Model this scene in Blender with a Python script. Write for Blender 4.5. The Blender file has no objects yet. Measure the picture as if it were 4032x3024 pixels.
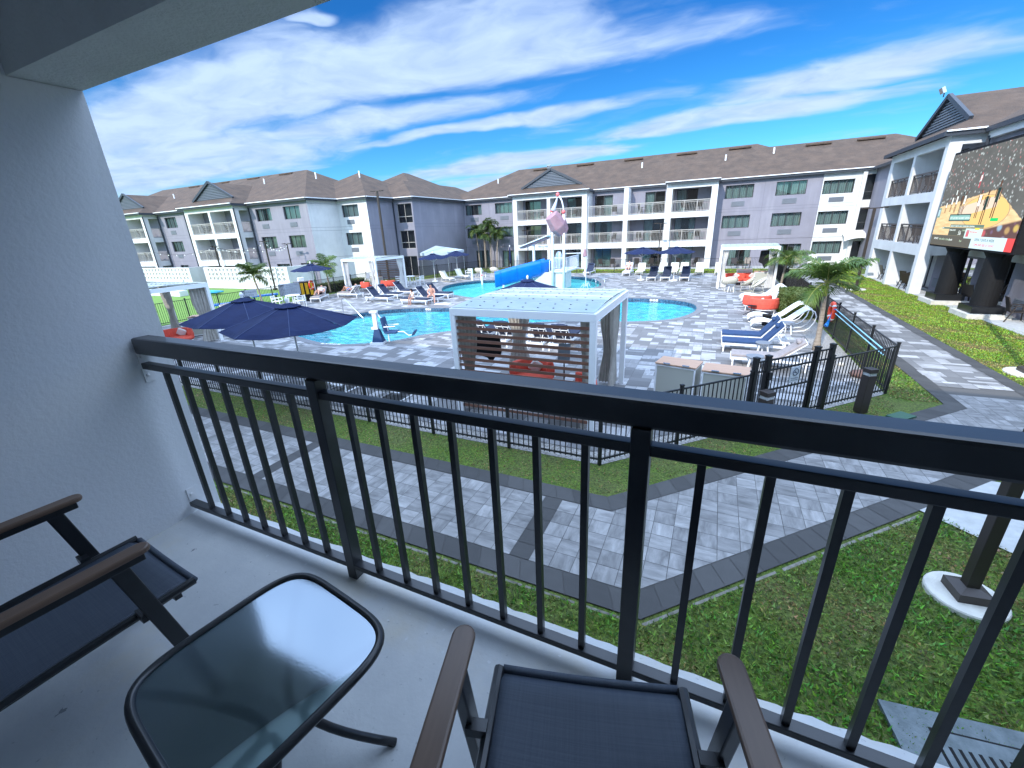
import bpy, bmesh, math, random
import numpy as np
from mathutils import Vector, Matrix
random.seed(7)
R = math.radians
SC = bpy.context.scene
COL = SC.collection
ZC = 4.2
# ---------------------------------------------------------------- camera
cam_d = bpy.data.cameras.new("camera")
cam = bpy.data.objects.new("camera", cam_d)
COL.objects.link(cam)
right = Vector((0.9060798, 0.42095376, -0.04263003))
down = Vector((0.10894162, -0.32946807, -0.9378606))
fwd = Vector((-0.40884118, 0.84513237, -0.34438375))
m = Matrix.Identity(4)
for i in range(3):
    m[i][0] = right[i]; m[i][1] = -down[i]; m[i][2] = -fwd[i]
m[0][3], m[1][3], m[2][3] = 0, 0, ZC
cam.matrix_world = m
cam_d.sensor_fit = 'HORIZONTAL'; cam_d.sensor_width = 36; cam_d.lens = 1648/4032*36
cam_d.clip_start = 0.03; cam_d.clip_end = 4000
SC.camera = cam
# ---------------------------------------------------------------- light
SUN_EL = R(33)
sv = Vector((-0.27*math.cos(SUN_EL)/0.997, -0.96*math.cos(SUN_EL)/0.997, math.sin(SUN_EL))).normalized()
sun_d = bpy.data.lights.new("sun", 'SUN'); sun_d.energy = 2.0; sun_d.angle = R(0.5); sun_d.color = (1.0, 0.955, 0.88)
sun = bpy.data.objects.new("sun", sun_d); COL.objects.link(sun)
sun.rotation_euler = (-sv).to_track_quat('-Z', 'Y').to_euler(); sun.location = (-20, -30, 40)
SC.view_settings.view_transform = 'Standard'; SC.view_settings.look = 'None'
SC.view_settings.exposure = 1.2; SC.view_settings.gamma = 1
try: SC.view_settings.use_curve_mapping = False
except Exception: pass
SC.cycles.max_bounces = 8; SC.cycles.transparent_max_bounces = 16

class NT:
    """tiny shader-graph helper"""
    def __init__(s, tree): s.t = tree; s.n = tree.nodes; s.l = tree.links
    def node(s, typ, **kw):
        n = s.n.new(typ)
        for k, v in kw.items():
            if k.startswith('_'): setattr(n, k[1:], v)
        for k, v in kw.items():
            if not k.startswith('_'): s.put(n.inputs[k.replace('__', ' ')] if not k.startswith('i') or not k[1:].isdigit() else n.inputs[int(k[1:])], v)
        return n
    def put(s, sock, v):
        if isinstance(v, bpy.types.NodeSocket): s.l.new(v, sock)
        elif v is not None: sock.default_value = v
    def math(s, op, a, b=None, c=None):
        n = s.n.new('ShaderNodeMath'); n.operation = op
        s.put(n.inputs[0], a)
        if b is not None: s.put(n.inputs[1], b)
        if c is not None: s.put(n.inputs[2], c)
        return n.outputs[0]
    def ramp(s, fac, stops, interp='LINEAR'):
        n = s.n.new('ShaderNodeValToRGB'); n.color_ramp.interpolation = interp
        e = n.color_ramp.elements
        while len(e) < len(stops): e.new(0.5)
        for el, (p, c) in zip(e, stops):
            el.position = p; el.color = (c, c, c, 1) if isinstance(c, (int, float)) else (*c, 1)
        s.put(n.inputs[0], fac); return n.outputs[0]
    def mix(s, fac, a, b, typ='MIX'):
        n = s.n.new('ShaderNodeMix'); n.data_type = 'RGBA'; n.blend_type = typ
        s.put(n.inputs[0], fac)
        s.put(n.inputs[6], (*a, 1) if isinstance(a, tuple) and len(a) == 3 else a)
        s.put(n.inputs[7], (*b, 1) if isinstance(b, tuple) and len(b) == 3 else b)
        return n.outputs[2]
    def noise(s, vec, scale, detail=4, rough=0.55, dist=0.0, dims='3D'):
        n = s.n.new('ShaderNodeTexNoise'); n.noise_dimensions = dims
        if vec is not None: s.l.new(vec, n.inputs['Vector'])
        n.inputs['Scale'].default_value = scale; n.inputs['Detail'].default_value = detail
        n.inputs['Roughness'].default_value = rough; n.inputs['Distortion'].default_value = dist
        return n.outputs[0]
    def comb(s, x, y, z):
        n = s.n.new('ShaderNodeCombineXYZ')
        s.put(n.inputs[0], x); s.put(n.inputs[1], y); s.put(n.inputs[2], z); return n.outputs[0]
    def sep(s, v):
        n = s.n.new('ShaderNodeSeparateXYZ'); s.l.new(v, n.inputs[0]); return n.outputs
    def mapping(s, v, scale=(1, 1, 1), rot=(0, 0, 0), loc=(0, 0, 0)):
        n = s.n.new('ShaderNodeMapping'); s.l.new(v, n.inputs[0])
        n.inputs['Scale'].default_value = scale; n.inputs['Rotation'].default_value = rot; n.inputs['Location'].default_value = loc
        return n.outputs[0]

# ---------------------------------------------------------------- sky with cirrus, plus unseen cloud cover added as fill
world = bpy.data.worlds.new("World"); SC.world = world; world.use_nodes = True
T = NT(world.node_tree); T.n.clear()
sky = T.n.new('ShaderNodeTexSky'); sky.sky_type = 'NISHITA'; sky.sun_disc = False
sky.sun_elevation = SUN_EL; sky.sun_rotation = math.atan2(sv.x, sv.y)
sky.air_density = 1.0; sky.dust_density = 0.25; sky.ozone_density = 3.5; sky.altitude = 0
tc = T.n.new('ShaderNodeTexCoord')
x, y, z = T.sep(tc.outputs['Generated'])
zz = T.math('ADD', T.math('MAXIMUM', z, 0.0), 0.1)
px, py = T.math('DIVIDE', x, zz), T.math('DIVIDE', y, zz)
P = T.comb(px, py, 0.0)
warp = T.noise(T.mapping(P, (0.9, 1.4, 1)), 1.3, 3, 0.5)
Pw = T.n.new('ShaderNodeVectorMath'); Pw.operation = 'MULTIPLY_ADD'
T.l.new(T.comb(T.math('SUBTRACT', warp, 0.5), T.math('SUBTRACT', T.noise(T.mapping(P, (1, 1, 1), loc=(7, 3, 0)), 1.1, 3, 0.5), 0.5), 0.0), Pw.inputs[0])
Pw.inputs[1].default_value = (0.9, 0.45, 0); T.l.new(P, Pw.inputs[2])
wisp = T.noise(T.mapping(Pw.outputs[0], (0.8, 1.7, 1), rot=(0, 0, R(-16))), 1.05, 10, 0.53)
fine = T.noise(T.mapping(Pw.outputs[0], (1.6, 2.3, 1), rot=(0, 0, R(-42))), 1.9, 9, 0.56)
wx, wy, _ = T.sep(Pw.outputs[0])
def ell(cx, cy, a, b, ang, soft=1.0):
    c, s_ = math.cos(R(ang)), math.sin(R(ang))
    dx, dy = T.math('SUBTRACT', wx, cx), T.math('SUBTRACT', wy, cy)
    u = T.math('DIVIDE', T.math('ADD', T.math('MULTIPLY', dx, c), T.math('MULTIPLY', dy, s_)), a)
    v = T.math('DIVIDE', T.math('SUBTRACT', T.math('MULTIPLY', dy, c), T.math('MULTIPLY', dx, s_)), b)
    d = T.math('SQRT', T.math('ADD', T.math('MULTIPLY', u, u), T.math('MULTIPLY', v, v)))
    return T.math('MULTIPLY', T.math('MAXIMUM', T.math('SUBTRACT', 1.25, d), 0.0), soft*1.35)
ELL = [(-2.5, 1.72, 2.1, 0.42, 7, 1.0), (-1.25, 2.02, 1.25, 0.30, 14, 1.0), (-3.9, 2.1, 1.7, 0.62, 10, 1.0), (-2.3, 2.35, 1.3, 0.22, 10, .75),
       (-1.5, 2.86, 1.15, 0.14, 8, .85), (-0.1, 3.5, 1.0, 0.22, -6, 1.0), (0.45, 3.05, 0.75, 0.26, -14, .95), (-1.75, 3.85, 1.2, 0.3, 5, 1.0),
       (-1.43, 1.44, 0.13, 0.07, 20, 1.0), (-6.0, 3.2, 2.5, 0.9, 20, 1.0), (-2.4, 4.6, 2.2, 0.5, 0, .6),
       (0.2, -.1, 2.0, 1.5, 0, 1.6), (1.5, -2.6, 2.6, 1.3, 20, 1.2), (-2.8, -1.6, 2.2, 1.0, -30, 1.1)]  # unseen clouds added overhead and behind the camera to brighten the shade
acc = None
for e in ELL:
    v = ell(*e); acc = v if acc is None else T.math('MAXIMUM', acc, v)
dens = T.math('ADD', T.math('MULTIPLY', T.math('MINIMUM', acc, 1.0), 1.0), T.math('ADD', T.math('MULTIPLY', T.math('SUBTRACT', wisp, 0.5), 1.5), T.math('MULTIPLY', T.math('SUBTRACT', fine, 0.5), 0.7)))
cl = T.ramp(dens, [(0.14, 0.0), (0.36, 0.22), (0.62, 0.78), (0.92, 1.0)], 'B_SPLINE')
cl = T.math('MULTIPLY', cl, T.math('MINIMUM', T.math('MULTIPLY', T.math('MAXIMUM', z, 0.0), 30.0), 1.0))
hsv = T.n.new('ShaderNodeHueSaturation'); hsv.inputs['Saturation'].default_value = 1.28; hsv.inputs['Value'].default_value = 0.95
T.l.new(sky.outputs[0], hsv.inputs['Color'])
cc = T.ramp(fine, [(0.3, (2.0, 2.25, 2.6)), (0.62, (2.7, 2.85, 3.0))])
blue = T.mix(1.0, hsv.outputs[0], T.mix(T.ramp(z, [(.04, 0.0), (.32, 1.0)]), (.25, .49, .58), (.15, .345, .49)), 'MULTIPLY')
over = T.ramp(T.math('SUBTRACT', T.math('MULTIPLY', z, 1.0), T.math('MULTIPLY', y, .35)), [(.18, 1.0), (.52, 3.3)])  # extra gain on the high, unseen clouds, added as fill light
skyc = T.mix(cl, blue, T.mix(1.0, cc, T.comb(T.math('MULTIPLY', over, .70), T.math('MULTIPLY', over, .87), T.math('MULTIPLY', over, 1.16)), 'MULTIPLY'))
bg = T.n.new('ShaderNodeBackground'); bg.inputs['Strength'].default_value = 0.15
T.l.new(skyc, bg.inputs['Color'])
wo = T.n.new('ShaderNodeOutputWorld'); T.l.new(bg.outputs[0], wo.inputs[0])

# ---------------------------------------------------------------- materials
MATS = {}
def mat(name, col=(.5, .5, .5), rough=.6, metal=0.0, col2=None, nscale=4.0, ncontrast=(.35, .65), bump=0.0, bscale=60.0, bdist=0.01, coords='Object', stretch=(1, 1, 1), spec=.5, coat=0.0, sub=0.0, trans=0.0, attr=False):
    if name in MATS: return MATS[name]
    M = bpy.data.materials.new(name); M.use_nodes = True
    t = NT(M.node_tree); b = t.n['Principled BSDF']
    b.inputs['Roughness'].default_value = rough; b.inputs['Metallic'].default_value = metal
    b.inputs['Specular IOR Level'].default_value = spec; b.inputs['Coat Weight'].default_value = coat
    b.inputs['Base Color'].default_value = (*col, 1)
    tcn = t.n.new('ShaderNodeTexCoord'); V = t.mapping(tcn.outputs[coords], stretch)
    if col2 is not None:
        f = t.ramp(t.noise(V, nscale, 6, .6), [(ncontrast[0], 0.0), (ncontrast[1], 1.0)])
        c = t.mix(f, col, col2)
        if attr:
            a = t.n.new('ShaderNodeAttribute'); a.attribute_name = 'Col'
            c = t.mix(1.0, c, a.outputs['Color'], 'MULTIPLY')
        t.l.new(c, b.inputs['Base Color'])
    if bump:
        bn = t.n.new('ShaderNodeBump'); bn.inputs['Strength'].default_value = bump; bn.inputs['Distance'].default_value = bdist
        t.l.new(t.noise(t.mapping(tcn.outputs['Object'], (1, 1, 1)), bscale, 3, .6), bn.inputs['Height']); t.l.new(bn.outputs[0], b.inputs['Normal'])
    if trans:
        tr = t.n.new('ShaderNodeBsdfTranslucent'); tr.inputs[0].default_value = (*col, 1)
        ms = t.n.new('ShaderNodeMixShader'); ms.inputs[0].default_value = trans
        o = t.n['Material Output']; t.l.new(b.outputs[0], ms.inputs[1]); t.l.new(tr.outputs[0], ms.inputs[2]); t.l.new(ms.outputs[0], o.inputs[0])
    MATS[name] = M; return M
def add_stains(M, scale, amount, col=(.2, .2, .2)):
    """vertical weather streaks"""
    t = NT(M.node_tree); b = t.n['Principled BSDF']
    tcn = t.n.new('ShaderNodeTexCoord')
    f = t.ramp(t.noise(t.mapping(tcn.outputs['Object'], (scale, scale, scale*.12)), 1.0, 7, .65), [(.5, 0.0), (.75, amount)])
    src = b.inputs['Base Color'].links[0].from_socket if b.inputs['Base Color'].links else tuple(b.inputs['Base Color'].default_value)
    t.l.new(t.mix(f, src, (*col, 1)), b.inputs['Base Color'])

mat('stucco_white', (.68, .68, .67), .85, col2=(.61, .61, .60), nscale=1.2, bump=.25, bscale=70); add_stains(MATS['stucco_white'], 1.4, .35, (.42, .41, .38))
mat('stucco_gray', (.245, .238, .28), .88, col2=(.22, .213, .25), nscale=.8, bump=.25, bscale=70); add_stains(MATS['stucco_gray'], 1.1, .35, (.42, .41, .44))
mat('stucco_near', (.80, .81, .82), .8, col2=(.74, .75, .76), nscale=.9, bump=.22, bscale=45, bdist=.012)
mat('ceiling_paint', (.66, .67, .66), .85, col2=(.56, .57, .56), nscale=1.5, bump=.5, bscale=55, bdist=.012)
mat('shingle', (.108, .071, .049), .95, col2=(.064, .045, .034), nscale=1.1, ncontrast=(.3, .7), bump=.8, bscale=9, bdist=.05); add_stains(MATS['shingle'], .9, .6, (.14, .098, .072))
mat('fascia_dark', (.035, .042, .055), .5)
mat('gutter_white', (.8, .8, .8), .45)
mat('louver', (.13, .15, .18), .6)
mat('window_frame', (.05, .05, .055), .45)
mat('bronze', (.045, .035, .03), .4, metal=.2)
mat('interior', (.02, .022, .025), .7)  # near-black: the darkness of unlit rooms is put into the colour
mat('curtain', (.58, .66, .65), .9, col2=(.48, .58, .58), nscale=3)
mat('ac_grille', (.17, .19, .22), .6)
mat('rail_tan', (.36, .34, .31), .5)
mat('rail_bronze', (.07, .06, .058), .5)
mat('black_metal', (.012, .013, .015), .35, bump=.12, bscale=250, bdist=.002)
mat('balcony_metal', (.010, .012, .015), .36, col2=(.028, .031, .036), nscale=6, ncontrast=(.45, .8), bump=.15, bscale=260, bdist=.001, spec=.6, coat=.12)
mat('fence_black', (.010, .011, .012), .45)
mat('white_metal', (.80, .81, .82), .4)
mat('white_cloth', (.74, .73, .70), .9, col2=(.66, .65, .62), nscale=9, bump=.3, bscale=30)
mat('cream_sling', (.74, .70, .58), .75, col2=(.68, .64, .52), nscale=20)
mat('navy_cushion', (.018, .028, .062), .85, col2=(.014, .022, .05), nscale=6, bump=.3, bscale=18, bdist=.02)
mat('navy_blue_cushion', (.022, .06, .15), .85, col2=(.016, .045, .12), nscale=6, bump=.3, bscale=18, bdist=.02)
mat('umbrella_navy', (.008, .018, .070), .85, col2=(.006, .013, .055), nscale=3, bump=.35, bscale=9, bdist=.03, trans=.06, spec=.3)
mat('coral', (.72, .105, .065), .85, col2=(.62, .08, .05), nscale=8, bump=.25, bscale=90)
mat('taupe_cushion', (.33, .29, .28), .9, col2=(.26, .23, .225), nscale=9, bump=.5, bscale=14, bdist=.03)
mat('drape', (.50, .47, .42), .95, col2=(.40, .37, .33), nscale=5, trans=.15)
mat('drape_white', (.78, .77, .74), .95, col2=(.68, .67, .65), nscale=5, trans=.2)
mat('slat_wood', (.19, .085, .055), .5, col2=(.13, .06, .04), nscale=4, stretch=(.3, 6, 6))
mat('teak_top', (.62, .38, .25), .55, col2=(.52, .31, .20), nscale=5, stretch=(.4, 8, 1))
mat('cabinet_panel', (.44, .44, .38), .5)
mat('arm_wood', (.20, .125, .085), .36, col2=(.12, .075, .052), nscale=14, stretch=(1, .12, 1))
mat('trunk', (.36, .30, .24), .9, col2=(.22, .18, .14), nscale=3, stretch=(1, 1, 9), bump=.8, bscale=16, bdist=.03)
mat('palm_shaft', (.22, .26, .06), .6, col2=(.30, .27, .07), nscale=3)
mat('palm_leaf', (.12, .19, .03), .45, col2=(.045, .10, .02), nscale=2.0, trans=.25)
mat('palm_leaf_dark', (.07, .115, .018), .5, col2=(.028, .06, .012), nscale=2.0, trans=.25)
mat('hedge_leaf', (.065, .11, .02), .6, col2=(.12, .15, .035), nscale=3.5, trans=.2)
mat('slide_blue', (.0, .19, .72), .3, col2=(.0, .15, .62), nscale=2, coat=.3)
mat('slide_inner', (.0, .09, .26), .4)
mat('bucket_mauve', (.40, .24, .27), .6, col2=(.30, .17, .20), nscale=2)
mat('ball_red', (.70, .16, .16), .4)
mat('tower_white', (.72, .76, .78), .45, col2=(.66, .71, .74), nscale=3)
mat('stone_white', (.62, .64, .62), .7, col2=(.52, .55, .55), nscale=3, bump=.6, bscale=6, bdist=.05)
mat('steel', (.62, .64, .66), .25, metal=.9)
mat('ring_orange', (.85, .07, .02), .45)
mat('yellow_plastic', (.80, .45, .01), .4)
mat('sign_gray', (.42, .47, .52), .5)
mat('sign_ink', (.09, .12, .17), .6)
mat('plastic_black', (.010, .010, .011), .75, bump=.4, bscale=8, bdist=.03, spec=.25)
mat('concrete', (.50, .50, .48), .9, col2=(.40, .40, .38), nscale=5, bump=.3, bscale=80)
mat('concrete_pale', (.66, .63, .55), .9, col2=(.52, .49, .43), nscale=5, bump=.3, bscale=60)
mat('skin_fair', (.62, .33, .24), .55, sub=.1); mat('skin_tan', (.42, .21, .14), .55)
mat('hair_dark', (.018, .012, .010), .6); mat('hair_gray', (.30, .28, .26), .7)
mat('cloth_white', (.8, .8, .8), .9); mat('cloth_blue', (.06, .14, .36), .9); mat('cloth_black', (.015, .015, .018), .9); mat('towel', (.72, .74, .8), .95, bump=.5, bscale=40)
mat('bulb', (.9, .88, .8), .2); mat('net_blue', (.01, .20, .62), .5); mat('pole_blue', (.30, .62, .78), .35)
mat('gravel', (.46, .44, .41), .95, col2=(.22, .20, .18), nscale=26, ncontrast=(.42, .6), bump=1, bscale=40, bdist=.03)
mat('rock_brown', (.10, .06, .05), .85, col2=(.17, .10, .085), nscale=4, bump=.5, bscale=8)
mat('water_jet', (.75, .82, .88), .25, trans=.4)
mat('towel_teal', (.05, .35, .55), .9)

def add_specks(M, scale, lo, col, amount=.8, size=(1, 1, 1)):
    """small chips and dirt specks"""
    t = NT(M.node_tree); b = t.n['Principled BSDF']; tcn = t.n.new('ShaderNodeTexCoord')
    v = t.n.new('ShaderNodeTexVoronoi'); v.inputs['Scale'].default_value = scale; t.l.new(t.mapping(tcn.outputs['Object'], size), v.inputs['Vector'])
    pc = t.n.new('ShaderNodeSeparateColor'); t.l.new(v.outputs['Color'], pc.inputs[0])
    d = t.math('ADD', v.outputs['Distance'], t.math('MULTIPLY', t.math('SUBTRACT', t.noise(tcn.outputs['Object'], scale*7, 3, .6), .5), .35))
    f = t.math('MULTIPLY', t.math('MULTIPLY', t.math('LESS_THAN', d, lo), t.math('GREATER_THAN', pc.outputs[0], .72)), amount)
    src = b.inputs['Base Color'].links[0].from_socket
    t.l.new(t.mix(f, src, (*col, 1)), b.inputs['Base Color'])
add_specks(MATS['stucco_near'], 3.2, .045, (.22, .25, .28), .8)
# ---------------------------------------------------------------- mesh helpers
LOC = {}
class MB:
    def __init__(s): s.v = []; s.f = []; s.c = []; s.mi = []; s.m = 0; s.col = None
    def quad(s, *pts):
        b = len(s.v); s.v += [tuple(p) for p in pts]; s.f.append(tuple(range(b, b+len(pts)))); s.c.append(s.col); s.mi.append(s.m); return s
    def mesh(s, vs, fs):
        b = len(s.v); s.v += [tuple(p) for p in vs]
        for f in fs: s.f.append(tuple(i+b for i in f)); s.c.append(s.col); s.mi.append(s.m)
        return s
    def boxm(s, M, sx, sy, sz):
        vs = [M @ Vector((x*sx/2, y*sy/2, z*sz/2)) for x in (-1, 1) for y in (-1, 1) for z in (-1, 1)]
        return s.mesh(vs, [(0, 1, 3, 2), (4, 6, 7, 5), (0, 4, 5, 1), (2, 3, 7, 6), (0, 2, 6, 4), (1, 5, 7, 3)])
    def box(s, cx, cy, cz, sx, sy, sz, rz=0):
        return s.boxm(Matrix.Translation((cx, cy, cz)) @ Matrix.Rotation(rz, 4, 'Z'), sx, sy, sz)
    def bb(s, x0, x1, y0, y1, z0, z1):
        return s.box((x0+x1)/2, (y0+y1)/2, (z0+z1)/2, abs(x1-x0), abs(y1-y0), abs(z1-z0))
    def bar(s, p, q, w, h=None, up=(0, 0, 1)):
        p, q = Vector(p), Vector(q); d = q-p; L = d.length
        if L < 1e-6: return s
        d.normalize(); u = Vector(up)
        if abs(d.dot(u)) > .99: u = Vector((0, 1, 0))
        a = d.cross(u).normalized(); b = a.cross(d)
        M = Matrix((( a.x, d.x, b.x, 0), (a.y, d.y, b.y, 0), (a.z, d.z, b.z, 0), (0, 0, 0, 1))); M.translation = (p+q)/2
        return s.boxm(M, w, L, h or w)
    def tube(s, pts, r, n=8, caps=True, closed=False):
        pts = [Vector(p) for p in pts]; k = len(pts)
        rs = r if isinstance(r, (list, tuple)) else [r]*k
        rings = []; up = None
        for i in range(k):
            if closed: d = pts[(i+1) % k]-pts[(i-1) % k]
            else: d = pts[min(i+1, k-1)]-pts[max(i-1, 0)]
            d.normalize()
            if up is None: up = Vector((0, 0, 1)) if abs(d.z) < .9 else Vector((1, 0, 0))
            a = d.cross(up)
            if a.length < 1e-5: a = d.cross(Vector((0, 1, 0)))
            a.normalize(); up = a.cross(d)
            rings.append([pts[i]+(a*math.cos(2*math.pi*j/n)+up*math.sin(2*math.pi*j/n))*rs[i] for j in range(n)])
        vs = [v for r_ in rings for v in r_]; fs = []
        for i in range(k if closed else k-1):
            i2 = (i+1) % k
            for j in range(n): fs.append((i*n+j, i*n+(j+1) % n, i2*n+(j+1) % n, i2*n+j))
        if caps and not closed: fs += [tuple(range(n-1, -1, -1)), tuple((k-1)*n+j for j in range(n))]
        return s.mesh(vs, fs)
    def lathe(s, prof, c=(0, 0, 0), n=16, a0=0, M=None):
        vs = []
        for r_, z_ in prof:
            for j in range(n):
                a = a0+2*math.pi*j/n; p = Vector((r_*math.cos(a), r_*math.sin(a), z_))
                if M: p = M @ p
                vs.append(p+Vector(c))
        fs = []
        for i in range(len(prof)-1):
            for j in range(n): fs.append((i*n+j, i*n+(j+1) % n, (i+1)*n+(j+1) % n, (i+1)*n+j))
        if prof[0][0] > 1e-4: fs.append(tuple(range(n-1, -1, -1)))
        if prof[-1][0] > 1e-4: fs.append(tuple((len(prof)-1)*n+j for j in range(n)))
        return s.mesh(vs, fs)
    def grid(s, fn, nu, nv):
        vs = [fn(i/nu, j/nv) for j in range(nv+1) for i in range(nu+1)]
        fs = [(j*(nu+1)+i, j*(nu+1)+i+1, (j+1)*(nu+1)+i+1, (j+1)*(nu+1)+i) for j in range(nv) for i in range(nu)]
        return s.mesh(vs, fs)
    def prism(s, pts, z0, z1):
        n = len(pts); vs = [(p[0], p[1], z0) for p in pts]+[(p[0], p[1], z1) for p in pts]
        return s.mesh(vs, [tuple(range(n-1, -1, -1)), tuple(range(n, 2*n))]+[(i, (i+1) % n, n+(i+1) % n, n+i) for i in range(n)])
    def strip_solid(s, prof, x0, x1, th):
        """profile [(y,z)] swept along x, with thickness downward normal"""
        n = len(prof); off = []
        for i in range(n):
            a = Vector(prof[max(i-1, 0)]); b = Vector(prof[min(i+1, n-1)]); d = (b-a).normalized(); off.append((prof[i][0]+d.y*th, prof[i][1]-d.x*th))
        loop = list(prof)+off[::-1]; m_ = len(loop)
        vs = [(x0, p[0], p[1]) for p in loop]+[(x1, p[0], p[1]) for p in loop]
        fs = [(i, (i+1) % m_, m_+(i+1) % m_, m_+i) for i in range(m_)]
        for i in range(n-1): fs += [(i, m_-1-i, m_-2-i, i+1), (m_+i, m_+i+1, 2*m_-2-i, 2*m_-1-i)]
        return s.mesh(vs, fs)
    def build(s, name, mt, parent=None, world=False, smooth=False, bevel=0, subsurf=0):
        if not s.f: s.quad((0, 0, 0), (.01, 0, 0), (.01, .01, 0))
        vs = s.v
        if world and parent is not None:
            o = wloc(parent); vs = [(v[0]-o[0], v[1]-o[1], v[2]-o[2]) for v in vs]
        me = bpy.data.meshes.new(name); me.from_pydata([tuple(v) for v in vs], [], s.f); me.validate()
        for m_ in (mt if isinstance(mt, (list, tuple)) else [mt]): me.materials.append(MATS[m_] if isinstance(m_, str) else m_)
        if any(s.mi): me.polygons.foreach_set('material_index', s.mi)
        if any(c is not None for c in s.c) and len(me.polygons) == len(s.f):
            a = me.color_attributes.new('Col', 'FLOAT_COLOR', 'CORNER'); buf = []
            for f, c in zip(s.f, s.c): buf += list(c if c else (1, 1, 1, 1))*len(f)
            a.data.foreach_set('color', buf)
        bm = bmesh.new(); bm.from_mesh(me)
        if smooth or bevel: bmesh.ops.remove_doubles(bm, verts=bm.verts, dist=1e-5)
        if not any(c is not None for c in s.c): bmesh.ops.recalc_face_normals(bm, faces=bm.faces)
        bm.to_mesh(me); bm.free()
        if smooth: me.shade_smooth()
        o = bpy.data.objects.new(name, me); COL.objects.link(o)
        if parent is not None: o.parent = parent
        if bevel:
            md = o.modifiers.new('bevel', 'BEVEL'); md.width = bevel; md.segments = 2; md.limit_method = 'ANGLE'; md.angle_limit = R(40)
        if subsurf:
            md = o.modifiers.new('sub', 'SUBSURF'); md.levels = subsurf; md.render_levels = subsurf
        LOC[o.name] = (0, 0, 0); return o
def wloc(o):
    x = y = z = 0
    while o is not None: x += o.location.x; y += o.location.y; z += o.location.z; o = o.parent
    return (x, y, z)
def tag(o, label=None, cat=None, group=None, kind=None):
    if label: o['label'] = label
    if cat: o['category'] = cat
    if group: o['group'] = group
    if kind: o['kind'] = kind
    return o
def thing(name, label, cat, loc=(0, 0, 0), rz=0, group=None):
    o = bpy.data.objects.new(name, None); COL.objects.link(o); o.empty_display_size = .2
    o.location = loc; o.rotation_euler = (0, 0, rz); return tag(o, label, cat, group)
TREE = {}
def dup(root, loc, rz=0, label=None, group=None, scale=None):
    if root.name not in TREE:
        kids = {}
        for q in COL.objects:
            if q.parent is not None: kids.setdefault(q.parent.name, []).append(q)
        TREE[root.name] = kids
    kids = TREE[root.name]
    def cp(o, par):
        c = o.copy(); COL.objects.link(c); c.parent = par
        for ch in kids.get(o.name, ()): cp(ch, c)
        return c
    r = cp(root, None); r.location = loc; r.rotation_euler = (0, 0, rz)
    if label: r['label'] = label
    if group: r['group'] = group
    if scale: r.scale = (scale,)*3
    return r
PROTO = {}
def place(key, maker, loc, rz, label, group=None, scale=None):
    """first call builds the thing, later calls copy it with its parts"""
    if key not in PROTO:
        r = maker(); PROTO[key] = r; r.location = loc; r.rotation_euler = (0, 0, rz)
        if scale: r.scale = (scale,)*3
    else: r = dup(PROTO[key], loc, rz, scale=scale)
    if not scale: r.scale = (1, 1, 1)
    r['label'] = label
    if group: r['group'] = group
    return r
def arc(cx, cy, r, a0, a1, n): return [(cx+r*math.cos(R(a0+(a1-a0)*i/n)), cy+r*math.sin(R(a0+(a1-a0)*i/n))) for i in range(n+1)]
def inpoly(x, y, P_):
    c = False; j = len(P_)-1
    for i in range(len(P_)):
        xi, yi = P_[i]; xj, yj = P_[j]
        if (yi > y) != (yj > y) and x < (xj-xi)*(y-yi)/(yj-yi)+xi: c = not c
        j = i
    return c
def catmull(pts, n=6):
    out = []; k = len(pts)
    for i in range(k):
        p0, p1, p2, p3 = [np.array(pts[(i+j-1) % k], float) for j in range(4)]
        for q in range(n):
            t = q/n; out.append(tuple(.5*((2*p1)+(-p0+p2)*t+(2*p0-5*p1+4*p2-p3)*t*t+(-p0+3*p1-3*p2+p3)*t**3)))
    return out
def offset(pts, d):
    k = len(pts); out = []
    area = sum(pts[i][0]*pts[(i+1) % k][1]-pts[(i+1) % k][0]*pts[i][1] for i in range(k)); sg = 1 if area > 0 else -1
    for i in range(k):
        a, b = pts[i-1], pts[(i+1) % k]; tx, ty = b[0]-a[0], b[1]-a[1]; L = math.hypot(tx, ty)
        out.append((pts[i][0]+sg*ty/L*d, pts[i][1]-sg*tx/L*d))
    return out
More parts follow.
